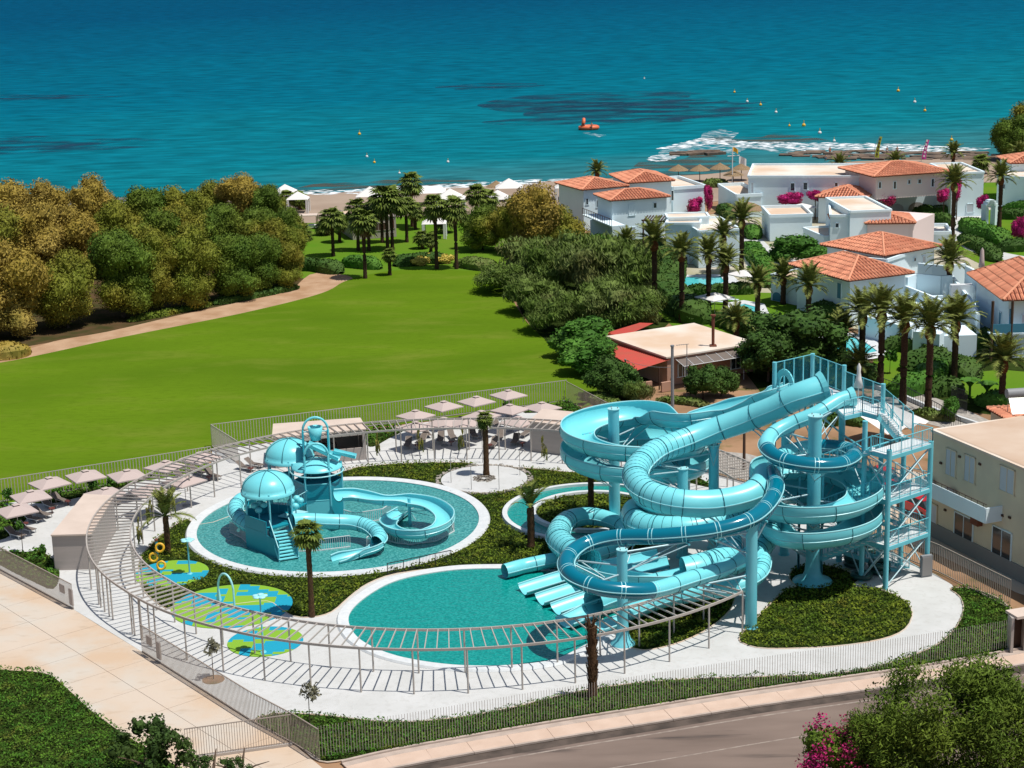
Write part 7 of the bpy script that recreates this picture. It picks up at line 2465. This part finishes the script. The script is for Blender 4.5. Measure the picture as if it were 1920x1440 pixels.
def phoenix(px, base_y, crown_y, label, sc=1.0, trunk_r=0.34, group='date palms'):
    h = top_z(px, base_y, crown_y)
    p = P(px, base_y)
    root = thing('date_palm', label, 'palm tree', (p.x, p.y, 0), group)
    key = round(h * 2) / 2
    if key not in TCACHE:
        TCACHE[key] = trunk_palm(key, 1.0)
    put('trunk', TCACHE[key], root, sc=(trunk_r, trunk_r, h / key))
    put('crown_boots', boot, root, (0, 0, h), sc=(sc, sc, sc))
    for i, (e, b, n) in enumerate(ELEV):
        for k in range(n):
            a = 2 * PI * (k + 0.37 * i) / n + ppr.uniform(-0.22, 0.22)
            s = sc * ppr.uniform(0.88, 1.12)
            put('frond', PHX[i][ppr.randrange(2)], root, (0.1 * math.cos(a), 0.1 * math.sin(a), h + 0.05), (ppr.uniform(-0.12, 0.12), ppr.uniform(-0.10, 0.10), a), (s, s, s))
for x, b, c, sc, l in [
    (1227, 590, 452, 1.12, 'tall date palm leftmost in front of the white block villa'),
    (1278, 604, 474, 1.0, 'date palm second from the left before the long villa pool'),
    (1328, 594, 478, 1.0, 'date palm third from the left at the long villa pool'),
    (1360, 589, 495, 1.0, 'date palm beside the small pool, fourth in the left group'),
    (1390, 512, 412, 1.1, 'slender date palm rising above the white block villa'),
    (1356, 520, 442, 0.95, 'date palm just left of the slender one, behind the pool'),
    (1420, 592, 532, 1.0, 'date palm right of the small villa pool'),
    (1174, 500, 456, 0.95, 'short date palm against the left villa wall'),
    (1468, 570, 520, 0.95, 'date palm left of the near pyramid roof'),
    (1515, 610, 536, 1.08, 'date palm in front of the near pyramid roof'),
    (1380, 640, 602, 0.9, 'low date palm behind the bungalow roof'),
    (1785, 462, 343, 1.1, 'tall date palm in front of the pink villa'),
    (1873, 428, 333, 1.05, 'tall date palm right of the white archway'),
    (1777, 585, 490, 1.15, 'date palm before the curved white outside stairs'),
    (1786, 325, 288, 0.95, 'date palm above the pink villa roof near the rocks'),
    (1574, 330, 310, 0.95, 'low date palm crown behind the long flat villa'),
    (1678, 322, 304, 0.9, 'date palm crown peeking over the broad orange roof'),
    (1120, 345, 322, 0.95, 'date palm crown behind the left orange roofs'),
    (1910, 320, 290, 1.0, 'date palm crown before the right shore trees'),
    (1580, 682, 622, 0.95, 'short date palm at the left end of the right-hand row'),
    (1615, 690, 588, 1.12, 'date palm second in the right-hand row'),
    (1650, 727, 585, 1.12, 'date palm third in the right-hand row, behind the tower'),
    (1692, 758, 602, 1.12, 'date palm fourth in the right-hand row'),
    (1739, 780, 612, 1.15, 'date palm fifth in the right-hand row, nearest the camera'),
    (1788, 720, 602, 1.12, 'date palm sixth in the right-hand row'),
    (1877, 765, 676, 1.12, 'date palm rightmost, beside the low blue wall'),
    (1610, 722, 684, 0.9, 'low date palm just behind the tower fence')]:
    phoenix(x, b, c, l, sc)
# fan palms
def fan_mesh(seed, e0, pet=0.75, rad=0.8, m='fan_leaf'):
    r = random.Random(seed)
    mb = MB(); mb.nofix = True
    d = Vector((math.cos(e0), 0, math.sin(e0)))
    tip = d * pet
    mb.tube([(0, 0, 0), tip], [0.025, 0.018], 4, caps=False)
    d2 = (d + Vector((0.25, 0, -0.55))).normalized()
    up = Vector((0, 1, 0)).cross(d2) * -1
    n = 11
    for k in range(n):
        a = R(-105 + 210 * k / (n - 1))
        dr = (d2 * math.cos(a) + Vector((0, 1, 0)) * math.sin(a) + up * 0.25 * abs(math.sin(a))).normalized()
        sd = dr.cross(up).normalized() * rad * 0.13
        q = tip + dr * rad * 0.62
        e = tip + dr * rad * r.uniform(0.95, 1.1) + Vector((0, 0, -0.22))
        mb.add([tip, q - sd, e, q + sd], [(0, 1, 2, 3)])
    return mb.mesh('frond', M[m])
FE = [(R(75), 6), (R(48), 9), (R(20), 9), (R(-12), 7), (R(-40), 4)]
FAN = [[fan_mesh(200 + i * 3 + j, e) for j in range(2)] for i, (e, n) in enumerate(FE)]
FAND = [fan_mesh(240, R(-60), 0.6, 0.7, 'dry_leaf')]
def fanpalm(px, base_y, crown_y, label, sc=1.5, r0=0.26, group='fan palms', rough=False, dry=4, w3=None):
    h = top_z(px, base_y, crown_y)
    p = P(px, base_y)
    root = thing('fan_palm', label, 'palm tree', (p.x, p.y, 0), group)
    key = round(h * 2) / 2
    kk = ('f', key, rough)
    if kk not in TCACHE:
        TCACHE[kk] = trunk_palm(key, 1.0, 'trunk_rough' if rough else 'trunk')
    put('trunk', TCACHE[kk], root, sc=(r0, r0, h / key))
    for i, (e, n) in enumerate(FE):
        for k in range(n):
            a = 2 * PI * (k + 0.41 * i) / n + ppr.uniform(-0.2, 0.2)
            s = sc * ppr.uniform(0.85, 1.15)
            put('frond', FAN[i][ppr.randrange(2)], root, (0, 0, h), (ppr.uniform(-0.1, 0.1), ppr.uniform(-0.1, 0.1), a), (s, s, s))
    for k in range(dry):
        a = ppr.uniform(0, 6.28)
        put('dry_frond', FAND[0], root, (0, 0, h - 0.2), (0, 0, a), (sc, sc, sc))
for x, b, c, sc, l in [
    (625, 480, 410, 1.5, 'fan palm on the left of the beach garden lawn'),
    (637, 454, 415, 1.3, 'smaller fan palm just behind the left garden palm'),
    (609, 440, 425, 1.2, 'very short fan palm left of the garden lawn palms'),
    (672, 470, 395, 1.5, 'fan palm beside the little garden building, left of its wall'),
    (685, 522, 418, 1.6, 'fan palm standing at the lawn top, left of two'),
    (692, 470, 408, 1.3, 'fan palm crown behind the lawn-top palm'),
    (727, 470, 374, 1.9, 'largest fan palm in the middle of the garden, left trunk'),
    (736, 468, 378, 1.9, 'fan palm twin trunk beside the largest one'),
    (731, 516, 478, 0.8, 'young fan palm at the lawn top under the tall twins'),
    (702, 440, 388, 1.3, 'fan palm left behind the tall twin palms'),
    (717, 455, 390, 1.4, 'fan palm with a bare trunk against the garden building'),
    (773, 425, 345, 1.6, 'tallest fan palm against the sea'),
    (763, 454, 388, 1.4, 'fan palm right of the garden building'),
    (779, 430, 395, 1.2, 'fan palm behind, right of the tallest one'),
    (819, 504, 388, 1.5, 'fan palm at the lawn top by the small white tent'),
    (856, 504, 392, 1.5, 'fan palm rightmost at the lawn top'),
    (792, 466, 446, 1.0, 'small young fan palm in the middle of the garden'),
    (808, 475, 450, 0.9, 'small young fan palm beside the tall lawn-top palm'),
    (836, 436, 410, 1.4, 'stocky fan palm behind the small white tent'),
    (894, 410, 366, 1.5, 'fan palm among the beach tents, left'),
    (917, 408, 374, 1.4, 'fan palm among the beach tents, right'),
    (540, 395, 372, 1.2, 'fan palm at the left end of the beach'),
    (563, 392, 374, 1.2, 'fan palm right behind the left beach tent'),
    (566, 450, 440, 1.5, 'low fan palm against the wood by the garden lawn'),
    (1838, 325, 306, 1.4, 'short fan palm near the rocks on the right')]:
    fanpalm(x, b, c, l, sc)
# park palms
fanpalm(585, 1157, 1003, 'slim fan palm standing in the bed in front of the kids pool', 0.85, 0.20, 'park palms', True, 0)
fanpalm(912, 893, 787, 'palm in the middle of the paved circle with a thin crown', 0.62, 0.26, 'park palms', True, 0)
def sparse(px, base_y, crown_y, label, n, sc, r0, up=True):
    h = top_z(px, base_y, crown_y)
    p = P(px, base_y)
    root = thing('date_palm', label, 'palm tree', (p.x, p.y, 0), 'park palms')
    key = round(h * 2) / 2
    if ('s', key) not in TCACHE:
        TCACHE[('s', key)] = trunk_palm(key, 1.0, 'trunk_rough')
    put('trunk', TCACHE[('s', key)], root, sc=(r0, r0, h / key))
    for k in range(n):
        i = 0 if k < n * 0.45 else (1 if k < n * 0.75 else (3 if not up else 2))
        a = 2 * PI * k * 0.381966 + ppr.uniform(-0.2, 0.2)
        s = sc * ppr.uniform(0.8, 1.1)
        put('frond', PHX[i][ppr.randrange(2)], root, (0, 0, h), (ppr.uniform(-0.1, 0.1), ppr.uniform(-0.15, 0.15), a), (s, s, s))
sparse(315, 1035, 968, 'arching date palm by the ringed post splash pad', 22, 0.92, 0.24, False)
sparse(996, 1030, 952, 'rough-trunked date palm left of the ring-shaped channel', 16, 0.85, 0.30)
sparse(1108, 958, 880, 'date palm on the planted island behind the slide column', 14, 0.6, 0.26)
# tied palm with no open crown
x, b, c = 1111, 1310, 1175
h = top_z(x, b, c)
p = P(x, b)
root = thing('tied_palm', 'rough brown palm trunk with bound fronds in the roadside grass', 'palm tree', (p.x, p.y, 0), 'park palms')
put('trunk', trunk_palm(round(h * 2) / 2, 1.0, 'trunk_rough'), root, sc=(0.29, 0.29, h / (round(h * 2) / 2)))
r_ = random.Random(2)
mb = MB()
for k in range(90):
    a = r_.uniform(0, 6.28)
    z = r_.uniform(0.2, 1) * h
    q = Vector((p.x + 0.26 * math.cos(a), p.y + 0.26 * math.sin(a), z))
    mb.bar(q, q + Vector((math.cos(a) * 0.12, math.sin(a) * 0.12, r_.uniform(0.3, 0.7))), 0.05, 0.03)
mb.build('frond_stubs', M['trunk_rough'], root)
for k in range(6):
    a = k * 1.05
    q = Vector((p.x, p.y, h - 0.2))
    MB().cyl(q, q + Vector((math.cos(a) * 0.4, math.sin(a) * 0.4, 0.9)), 0.07, 0.02, n=5).build('bound_frond', M['trunk_rough'], root)
# young trees and climbers
sap = leafcloud('crown', leafmat('silvery_leaf', (0.20, 0.20, 0.13), (0.28, 0.26, 0.18)), 33, 160, (1, 1, 1), 0.22, lobes=7, lobe_r=(0.3, 0.45), spread=0.6, core=0, zmin=-1, aspect=2.4)
def sapling(x, b, t, w_, label, pit=False, m=None):
    h = top_z(x, b, t)
    p = P(x, b)
    root = thing('young_tree', label, 'sapling', (p.x, p.y, 0), 'young staked trees')
    MB().cyl(p, (p.x + 0.03, p.y, h * 0.75), 0.035, 0.02, n=5).build('stem', M['bark'], root)
    put('crown', m or sap, root, (0, 0, h - w_), (0, 0, x), (w_, w_, w_ * 1.1))
    if pit:
        MB().cyl(p + Vector((0, 0, 0.0)), p + Vector((0, 0, 0.06)), 0.75, 0.7, n=14).build('mulch_circle', M['earth'], root)
sapling(400, 1275, 1192, 0.75, 'young tree in a round mulch patch behind the driveway fence', True)
sapling(581, 1364, 1272, 0.8, 'young tree in the roadside grass below the pergola')
sap2 = leafcloud('crown', M['shrub_green'], 34, 300, (1, 1, 1), 0.2, lobes=7, lobe_r=(0.3, 0.45), spread=0.6, core=0, zmin=-1)
sapling(43, 1036, 975, 0.5, 'young tree at the left edge in front of the white-framed loungers', False, sap2)
sapling(80, 1040, 1020, 0.5, 'low young shrub left of the plain kiosk', False, sap2)
for x, b, t, l in [(15, 945, 912, 'young shrub by the left fence at the picture edge'), (108, 932, 908, 'young shrub by the left fence under the third parasol'), (174, 925, 892, 'young shrub by the left fence right of the fourth parasol'), (214, 915, 890, 'young shrub by the left fence left of the fifth parasol'), (950, 725 + 40, 745, 'young shrub behind the far parasols')]:
    sapling(x, b, t, 0.7, l, False, sap2)
sapling(1668, 700, 652, 0.9, 'small round-headed tree on the garden lawn behind the tower', False, sap2)
sapling(1777, 790, 742, 1.1, 'bright green young tree beside the gravel path', False, shrub_g[0])
sapling(1408, 520, 495, 0.9, 'small potted tree by the curved white path', False, sap2)
climb = leafcloud('climber', leafmat('yellow_climber', (0.30, 0.26, 0.06), (0.14, 0.18, 0.05)), 35, 220, (1, 1, 1), 0.2, lobes=9, lobe_r=(0.2, 0.4), spread=0.8, core=0, zmin=-1)
for x, b, l in [(708, 862, 'yellow climber on the pergola post right of the serving kiosk'), (788, 855, 'yellow climber left of the two on the far walk'), (866, 852, 'yellow climber right of the two on the far walk'), (262, 1030, 'thin climber on an inner pergola post by the date palm'), (283, 990, 'thin climber on the pergola post left of the date palm'), (1020, 870, 'green climber on the pergola post before the closed kiosk'), (323, 970, 'climber right of the arching date palm')]:
    p = P(x, b)
    o = put('climbing_plant', climb, None, (p.x, p.y, 1.3), (0, 0, x), (0.32, 0.32, 1.35))
    tag(o, l, 'climber', 'climbers on the pergola posts')
# banana plants
for x, y, l in [(1850, 752, 'banana plant left of the rightmost date palm'), (1818, 745, 'banana plant behind the iron gate')]:
    p = P(x, y)
    root = thing('banana_plant', l, 'banana plant', p, 'banana plants')
    for k in range(8):
        a = k * 0.8
        pts = [p + Vector((math.cos(a) * q * 0.5, math.sin(a) * q * 0.5, 1.0 + q * 1.0 - q * q * 0.28)) for q in (0, 0.6, 1.2, 1.8, 2.4)]
        s = Vector((-math.sin(a), math.cos(a), 0))
        vs = []
        for i, q in enumerate(pts):
            w_ = [0.05, 0.28, 0.34, 0.26, 0.03][i]
            vs += [q - s * w_, q + s * w_]
        MB().add(vs, [(2 * i, 2 * i + 1, 2 * i + 3, 2 * i + 2) for i in range(4)]).build('leaf', M['shrub_green'], root)
    MB().cyl(p, p + Vector((0, 0, 1.1)), 0.13, n=7).build('stem', M['shrub_green'], root)

# ---- foreground trees
fg1 = leafcloud('crown', M['pepper'], 41, 120000, (1, 1, 1), 0.026, lobes=48, lobe_r=(0.15, 0.27), spread=0.74, zmin=-0.9, core=0, aspect=3.0, droop=0.9)
fg2 = fg1
def fgtree(cx, cy, z, rx, rz, mesh_, label, name='pepper_tree', cat='tree', trunk_m='bark', rz_=0.0, nm2='crown'):
    p = P(cx, cy, z)
    root = thing(name, label, cat, (p.x, p.y, -0.1))
    put(nm2, mesh_, root, (0, 0, z + 0.1), (0, 0, rz_), (rx, rx * 0.9, rz))
    put('trunk', TR[0], root, sc=(0.8, 0.8, max(0.3, z / 7)))
    return root
fgtree(1775, 1362, 4.6, 6.2, 4.3, fg1, 'large feathery green tree in the bottom right foreground')
fgtree(1905, 1400, 4.4, 5.0, 4.0, fg2, 'second feathery green tree cut by the bottom right corner', rz_=1.2)
fgtree(1665, 1412, 3.4, 3.4, 2.9, fg2, 'smaller feathery tree between the bougainvillea and the large tree', rz_=2.2)
bg1 = leafcloud('crown', M['boug'], 43, 14000, (1, 1, 1), 0.030, lobes=26, lobe_r=(0.15, 0.34), spread=0.80, zmin=-0.9, core=0.0, open_=1)
bg2 = leafcloud('crown', M['pepper'], 44, 8000, (1, 1, 1), 0.045, lobes=22, lobe_r=(0.2, 0.34), spread=0.66, zmin=-0.9, core=0.66)
root = fgtree(1578, 1418, 2.7, 2.7, 2.3, bg2, 'magenta bougainvillea bush in the foreground left of the feathery trees', 'bougainvillea', 'bougainvillea', nm2='foliage')
put('blossom', bg1, root, (-0.2, -0.1, 2.95), (0, 0, 0.4), (2.95, 2.7, 2.5))
dk = leafcloud('crown', leafmat('glossy_dark_foliage', (0.03, 0.06, 0.015), (0.055, 0.095, 0.02), isl=0.5), 45, 4200, (1, 1, 1), 0.055, lobes=24, lobe_r=(0.16, 0.32), spread=0.74, zmin=-0.9, core=0.5, open_=1)
fgtree(262, 1395, 2.2, 2.1, 2.0, dk, 'dark glossy bush left in the foreground by the gate', 'carob_bush', 'bush')
fgtree(318, 1420, 2.0, 1.9, 2.0, dk, 'dark glossy bush directly left of the driveway gate', 'carob_bush', 'bush', rz_=1.5)
fgtree(392, 1440, 1.2, 1.3, 0.9, dk, 'low dark bush under the driveway gate', 'carob_bush', 'bush', rz_=2.5)
fgtree(446, 1438, 1.2, 0.9, 0.9, dk, 'small dark bush at the bottom edge right of the gate bushes', 'carob_bush', 'bush', rz_=3.5)

# ================================================================= BEACH THINGS
def tent(x, y, w_, label, flat=False):
    p = P(x, y)
    root = thing('beach_tent', label, 'beach tent', p, 'white beach tents')
    h = 2.4
    mb = MB()
    c = [(-w_, -w_ * 0.8), (w_, -w_ * 0.8), (w_, w_ * 0.8), (-w_, w_ * 0.8)]
    if flat:
        mb.add([p + Vector((a, b, h)) for a, b in c] + [p + Vector((a * 0.5, b * 0.3, h + 0.8)) for a, b in c], [(0, 1, 5, 4), (1, 2, 6, 5), (2, 3, 7, 6), (3, 0, 4, 7), (4, 5, 6, 7)])
    else:
        mb.add([p + Vector((a, b, h)) for a, b in c] + [p + Vector((0, 0, h + w_ * 0.65))], [(0, 1, 4), (1, 2, 4), (2, 3, 4), (3, 0, 4)])
    mb.build('tent_roof', M['cloth_white'], root)
    for a, b in c:
        MB().cyl(p + Vector((a * 0.96, b * 0.96, 0)), p + Vector((a * 0.96, b * 0.96, h)), 0.09, n=5).build('tent_pole', M['white_metal'], root)
        MB().bar(p + Vector((a * 0.9, b * 0.96, 1.2)), p + Vector((a * 0.75, b * 0.96, 1.2)), 0.1, 2.3).build('curtain', M['cloth_white'], root)
for x, y, w_, l, f in [(560, 398, 1.9, 'small white peaked tent at the left end of the beach', False), (695, 392, 2.4, 'white peaked tent behind the tall twin palms', False), (798, 384, 3.6, 'long flat-topped white tent right of the tallest palm', True), (845, 398, 2.6, 'white peaked tent behind the rightmost lawn palms', False), (955, 376, 2.4, 'white peaked tent touching the golden tree', False), (934, 398, 2.2, 'white peaked tent in front of the thatched umbrella', False), (536, 384, 2.0, 'white tent half hidden at the edge of the wood', False), (815, 446, 1.9, 'single small white tent on the garden lawn', False), (1062, 376, 2.0, 'white tent between the golden tree and the orange roofs', False)]:
    tent(x, y, w_, l, f)
def thatched(x, y, label, sc=1.0):
    p = P(x, y)
    root = thing('thatched_umbrella', label, 'beach umbrella', p, 'thatched beach umbrellas')
    MB().lathe(p, [(1.5 * sc, 2.1), (1.0 * sc, 2.5), (0.4 * sc, 2.9), (0.05, 3.2)], 12).build('thatch_canopy', M['thatch'], root)
    MB().cyl(p, p + Vector((0, 0, 2.4)), 0.07, n=6).build('pole', M['wood'], root)
for x, y, l in [(931, 372, 'thatched umbrella beside the white tent by the golden tree'), (1272, 340, 'thatched umbrella right behind the left orange roofs'), (1312, 340, 'thatched umbrella second behind the bougainvilleas'), (1350, 337, 'thatched umbrella left of the flagpole'), (1390, 338, 'thatched umbrella right of the flagpole'), (1375, 350, 'low thatched umbrella in front of the flagpole'), (1055, 372, 'thatched umbrella left of the orange roofs')]:
    thatched(x, y, l, 1.3)
hedge([(1315, 352), (1345, 350), (1365, 352)], 1.5, 2.4, 'yellow-green beach shrubs behind the tall bougainvillea', 'shrub_grey')
# garden building
gbh = House('small garden pavilion with a sandy flat roof among the fan palms', (660, 412), (742, 406), (645, 396), 3.2, name='pavilion', cat='pavilion', wall='kiosk', parapet=0.15)
gbh.win('R', 690, 418, 728, 432, pane='wood', fr='kiosk')
gbh.win('R', 732, 410, 739, 428, pane='rust', fr='kiosk')
# lounger pad + furniture by the wood
rt = thing('day_bed', 'cream canopied day bed on the garden lawn next to the wood', 'day bed', P(578, 428))
p = P(578, 428)
MB().box(p + Vector((0, 0, 2.2)), (3.2, 2.2, 0.12)).build('canopy', M['kiosk_roof'], rt)
for a in (-1.5, 1.5):
    for b in (-1, 1):
        MB().cyl(p + Vector((a, b, 0)), p + Vector((a, b, 2.2)), 0.07, n=5).build('post', M['wood'], rt)
MB().box(p + Vector((0.3, 0, 0.4)), (2.4, 1.6, 0.4)).build('mattress', M['cloth_white'], rt)
# flagpole
p = P(1373, 352)
hh = top_z(1373, 352, 276)
root = thing('flagpole', 'white flagpole with a yard, a yellow flag and a white flag by the beach', 'flagpole', p)
MB().cyl(p, p + Vector((0, 0, hh)), 0.09, n=6).build('pole', M['white_metal'], root)
MB().cyl(p + Vector((-0.9, 0, hh - 1.6)), p + Vector((1.3, 0, hh - 1.5)), 0.07, n=5).build('yard', M['white_metal'], root)
def flag(a, w_, h_, m, nm):
    vs = []
    for i in range(7):
        for j in range(4):
            t = i / 6
            vs.append(a + Vector((w_ * t, 0.25 * math.sin(t * 6), -h_ * j / 3 - 0.5 * t * t)))
    MB().add(vs, [(i * 4 + j, (i + 1) * 4 + j, (i + 1) * 4 + j + 1, i * 4 + j + 1) for i in range(6) for j in range(3)], True).build(nm, m, root)
flag(p + Vector((0.1, 0, hh)), 0.9, 0.8, M['yellow'], 'yellow_flag')
flag(p + Vector((1.2, 0, hh - 1.7)), 1.3, 1.3, M['cloth_white'], 'white_flag')
# feather banners
for x, yb, yt, m, l in [(1639, 300, 256, 'lime_flag', 'lime yellow feather banner on the shore behind the broad roof'), (1727, 303, 262, 'pink_flag', 'pink feather banner on the shore right of the lime one')]:
    p = P(x, yb)
    h = top_z(x, yb, yt)
    root = thing('feather_banner', l, 'banner', p, 'beach feather banners')
    MB().tube([p, p + Vector((0.1, 0, h * 0.6)), p + Vector((1.0, 0, h))], 0.05, 5).build('banner_pole', M['grey_pole'], root)
    vs = []
    for k in range(9):
        t = k / 8
        x0_ = 0.1 + 1.0 * t ** 1.6
        w_ = 0.9 * (1 - 0.55 * t)
        vs += [p + Vector((x0_, 0.03, 0.5 + (h - 0.5) * t)), p + Vector((x0_ + w_, -0.03, 0.4 + (h - 0.5) * t))]
    MB().add(vs, [(2 * i, 2 * i + 1, 2 * i + 3, 2 * i + 2) for i in range(8)]).build('banner_cloth', M[m], root)
    for k in range(5):
        q = p + Vector((0.55 + 0.12 * k, -0.06, 1.1 + k * 0.75))
        MB().box(q, (0.32, 0.03, 0.42), 0).build('lettering', M['wood'] if m == 'lime_flag' else M['cloth_white'], root)
# inflatable boat with two people
p = P(1104, 243, -0.3)
root = thing('inflatable_boat', 'orange round inflatable with riders throwing up white spray', 'boat', p)
MB().tube([p + Vector((2.0 * math.cos(a), 1.3 * math.sin(a), 0.5)) for a in [2 * PI * k / 16 for k in range(16)]], 0.55, 8, closed=True).build('hull', M['orange'], root)
MB().tube([p + Vector((-1.3 + 0.5 * math.cos(a) * 0.3, 0.0 + 1.0 * math.sin(a), 1.5 + 1.0 * math.cos(a))) for a in [2 * PI * k / 14 for k in range(14)]], 0.4, 7, closed=True).build('upright_ring', M['orange'], root)
def swimmer(p, label, h=1.7, m='skin', group='people on the shore', suit='rust'):
    """one skinned body: legs, torso, arms, head"""
    vs = [(0, 0, .93), (0, 0, 1.12), (0, 0, 1.36), (0, 0, 1.5), (0, 0, 1.62), (0, 0, 1.74), (.1, 0, .86), (.12, -.02, .47), (.12, 0, .06), (.12, -.12, .03), (-.1, 0, .86), (-.13, .05, .47), (-.14, .1, .06), (-.14, 0, .03), (.19, 0, 1.4), (.26, -.02, 1.13), (.3, -.1, .88), (-.19, 0, 1.4), (-.26, 0, 1.13), (-.28, -.08, .88)]
    es = [(0, 1), (1, 2), (2, 3), (3, 4), (4, 5), (0, 6), (6, 7), (7, 8), (8, 9), (0, 10), (10, 11), (11, 12), (12, 13), (2, 14), (14, 15), (15, 16), (2, 17), (17, 18), (18, 19)]
    rs = [.15, .13, .16, .06, .10, .08, .1, .065, .04, .04, .1, .065, .04, .04, .06, .045, .03, .06, .045, .03]
    me = bpy.data.meshes.new('body')
    me.from_pydata([(a, b, c) for a, b, c in vs], es, [])
    me.materials.append(M[m])
    o = bpy.data.objects.new('person', me)
    C.objects.link(o)
    o.location = p
    sk = o.modifiers.new('skin', 'SKIN')
    for i, v in enumerate(me.skin_vertices[0].data):
        v.radius = (rs[i], rs[i])
    me.skin_vertices[0].data[0].use_root = True
    o.modifiers.new('sub', 'SUBSURF').levels = 1
    tag(o, label, 'person', group)
    MB().ball((p.x, p.y, p.z + 1.76), 0.105, 8, 5).build('hair', M['wood'], o)
    MB().lathe((p.x, p.y, p.z), [(0.13, 0.82), (0.19, 0.86), (0.17, 1.02), (0.16, 1.04)], 10).build('swimwear', M[suit], o)
    return o
swimmer(P(1556, 291, -0.1), 'person in red swimwear standing on the rocks left of the lime banner', suit='orange')
swimmer(P(1663, 291, -0.1), 'person in pale swimwear standing on the rocks right of the lime banner', suit='cloth_white')
swimmer(P(1682, 290, -0.1), 'person in dark swimwear on the rocks between the two banners', suit='black')
swimmer(P(1548, 305, -0.6), 'person wading below the one on the left rocks', suit='blue_paint')
swimmer(P(1104, 243, -0.1) + Vector((0.7, 0, 0.0)), 'person riding on the orange inflatable boat', group=None, suit='orange')
noisy_strip('boat_wake', [(1092, 247), (1105, 248), (1120, 252), (1136, 251)], 5.5, M['foam2'], -0.255, 77, 0.4)
# buoys
for i, (x, y, s) in enumerate([(674, 253, 0.9), (688, 295, 0.7), (702, 306, 0.7), (749, 326, 0.6), (1377, 174, 0.8), (1401, 192, 0.9), (1426, 198, 0.9), (1455, 212, 0.9), (1507, 237, 1.1), (1537, 251, 1.0), (1684, 172, 1.1), (1715, 193, 1.0), (1734, 209, 0.9), (1564, 266, 0.8), (1784, 264, 0.9), (1208, 148, 0.6), (1480, 237, 0.7), (840, 305, 0.7)]):
    p = P(x, y, -0.3)
    root = thing('buoy', 'small yellow-white buoy on the open sea, %s of the line' % ORD[i], 'buoy', p, 'swimming area buoys')
    MB().ball(p + Vector((0, 0, 0.25 * s)), 0.42 * s, 8, 6).build('float', M['yellow'] if i % 2 == 0 else M['cloth_white'], root)
    MB().cyl(p + Vector((0, 0, 0.4 * s)), p + Vector((0, 0, 1.3 * s)), 0.08 * s, n=5).build('marker_rod', M['yellow'], root)
# parasols and loungers among the villas
for x, y, l in [(1504, 385, 'white square parasol on the terrace between two bougainvilleas'), (1340, 553, 'cream parasol shading the end of the long villa pool'), (1398, 510, 'cream parasol beside the curved white path')]:
    parasol(x, y, 0.6, l, True, 'white villa parasols', 1.1)
for x, y, l in [(1256, 517, 'pale blue day lounger at the left end of the long villa pool'), (1326, 570, 'pale lounger on the terrace, left of three'), (1348, 570, 'pale lounger on the terrace, in the middle of three'), (1371, 566, 'pale lounger on the terrace, right of three')]:
    lounger(x, y, R(60), l, LPB, 'pale villa loungers')
p = P(1840, 512, 6.0)
root = thing('closed_parasol', 'furled cream parasol on the white terrace left of the steep roof', 'parasol', (p.x, p.y, 6.0))
MB().cyl(p, p + Vector((0, 0, 3)), 0.04, n=6).build('pole', M['white_metal'], root)
MB().lathe(p, [(0.03, 3.0), (0.2, 2.7), (0.3, 1.4), (0.38, 0.7), (0.1, 0.6)], 9).build('furled_canopy', M['parasol'], root)
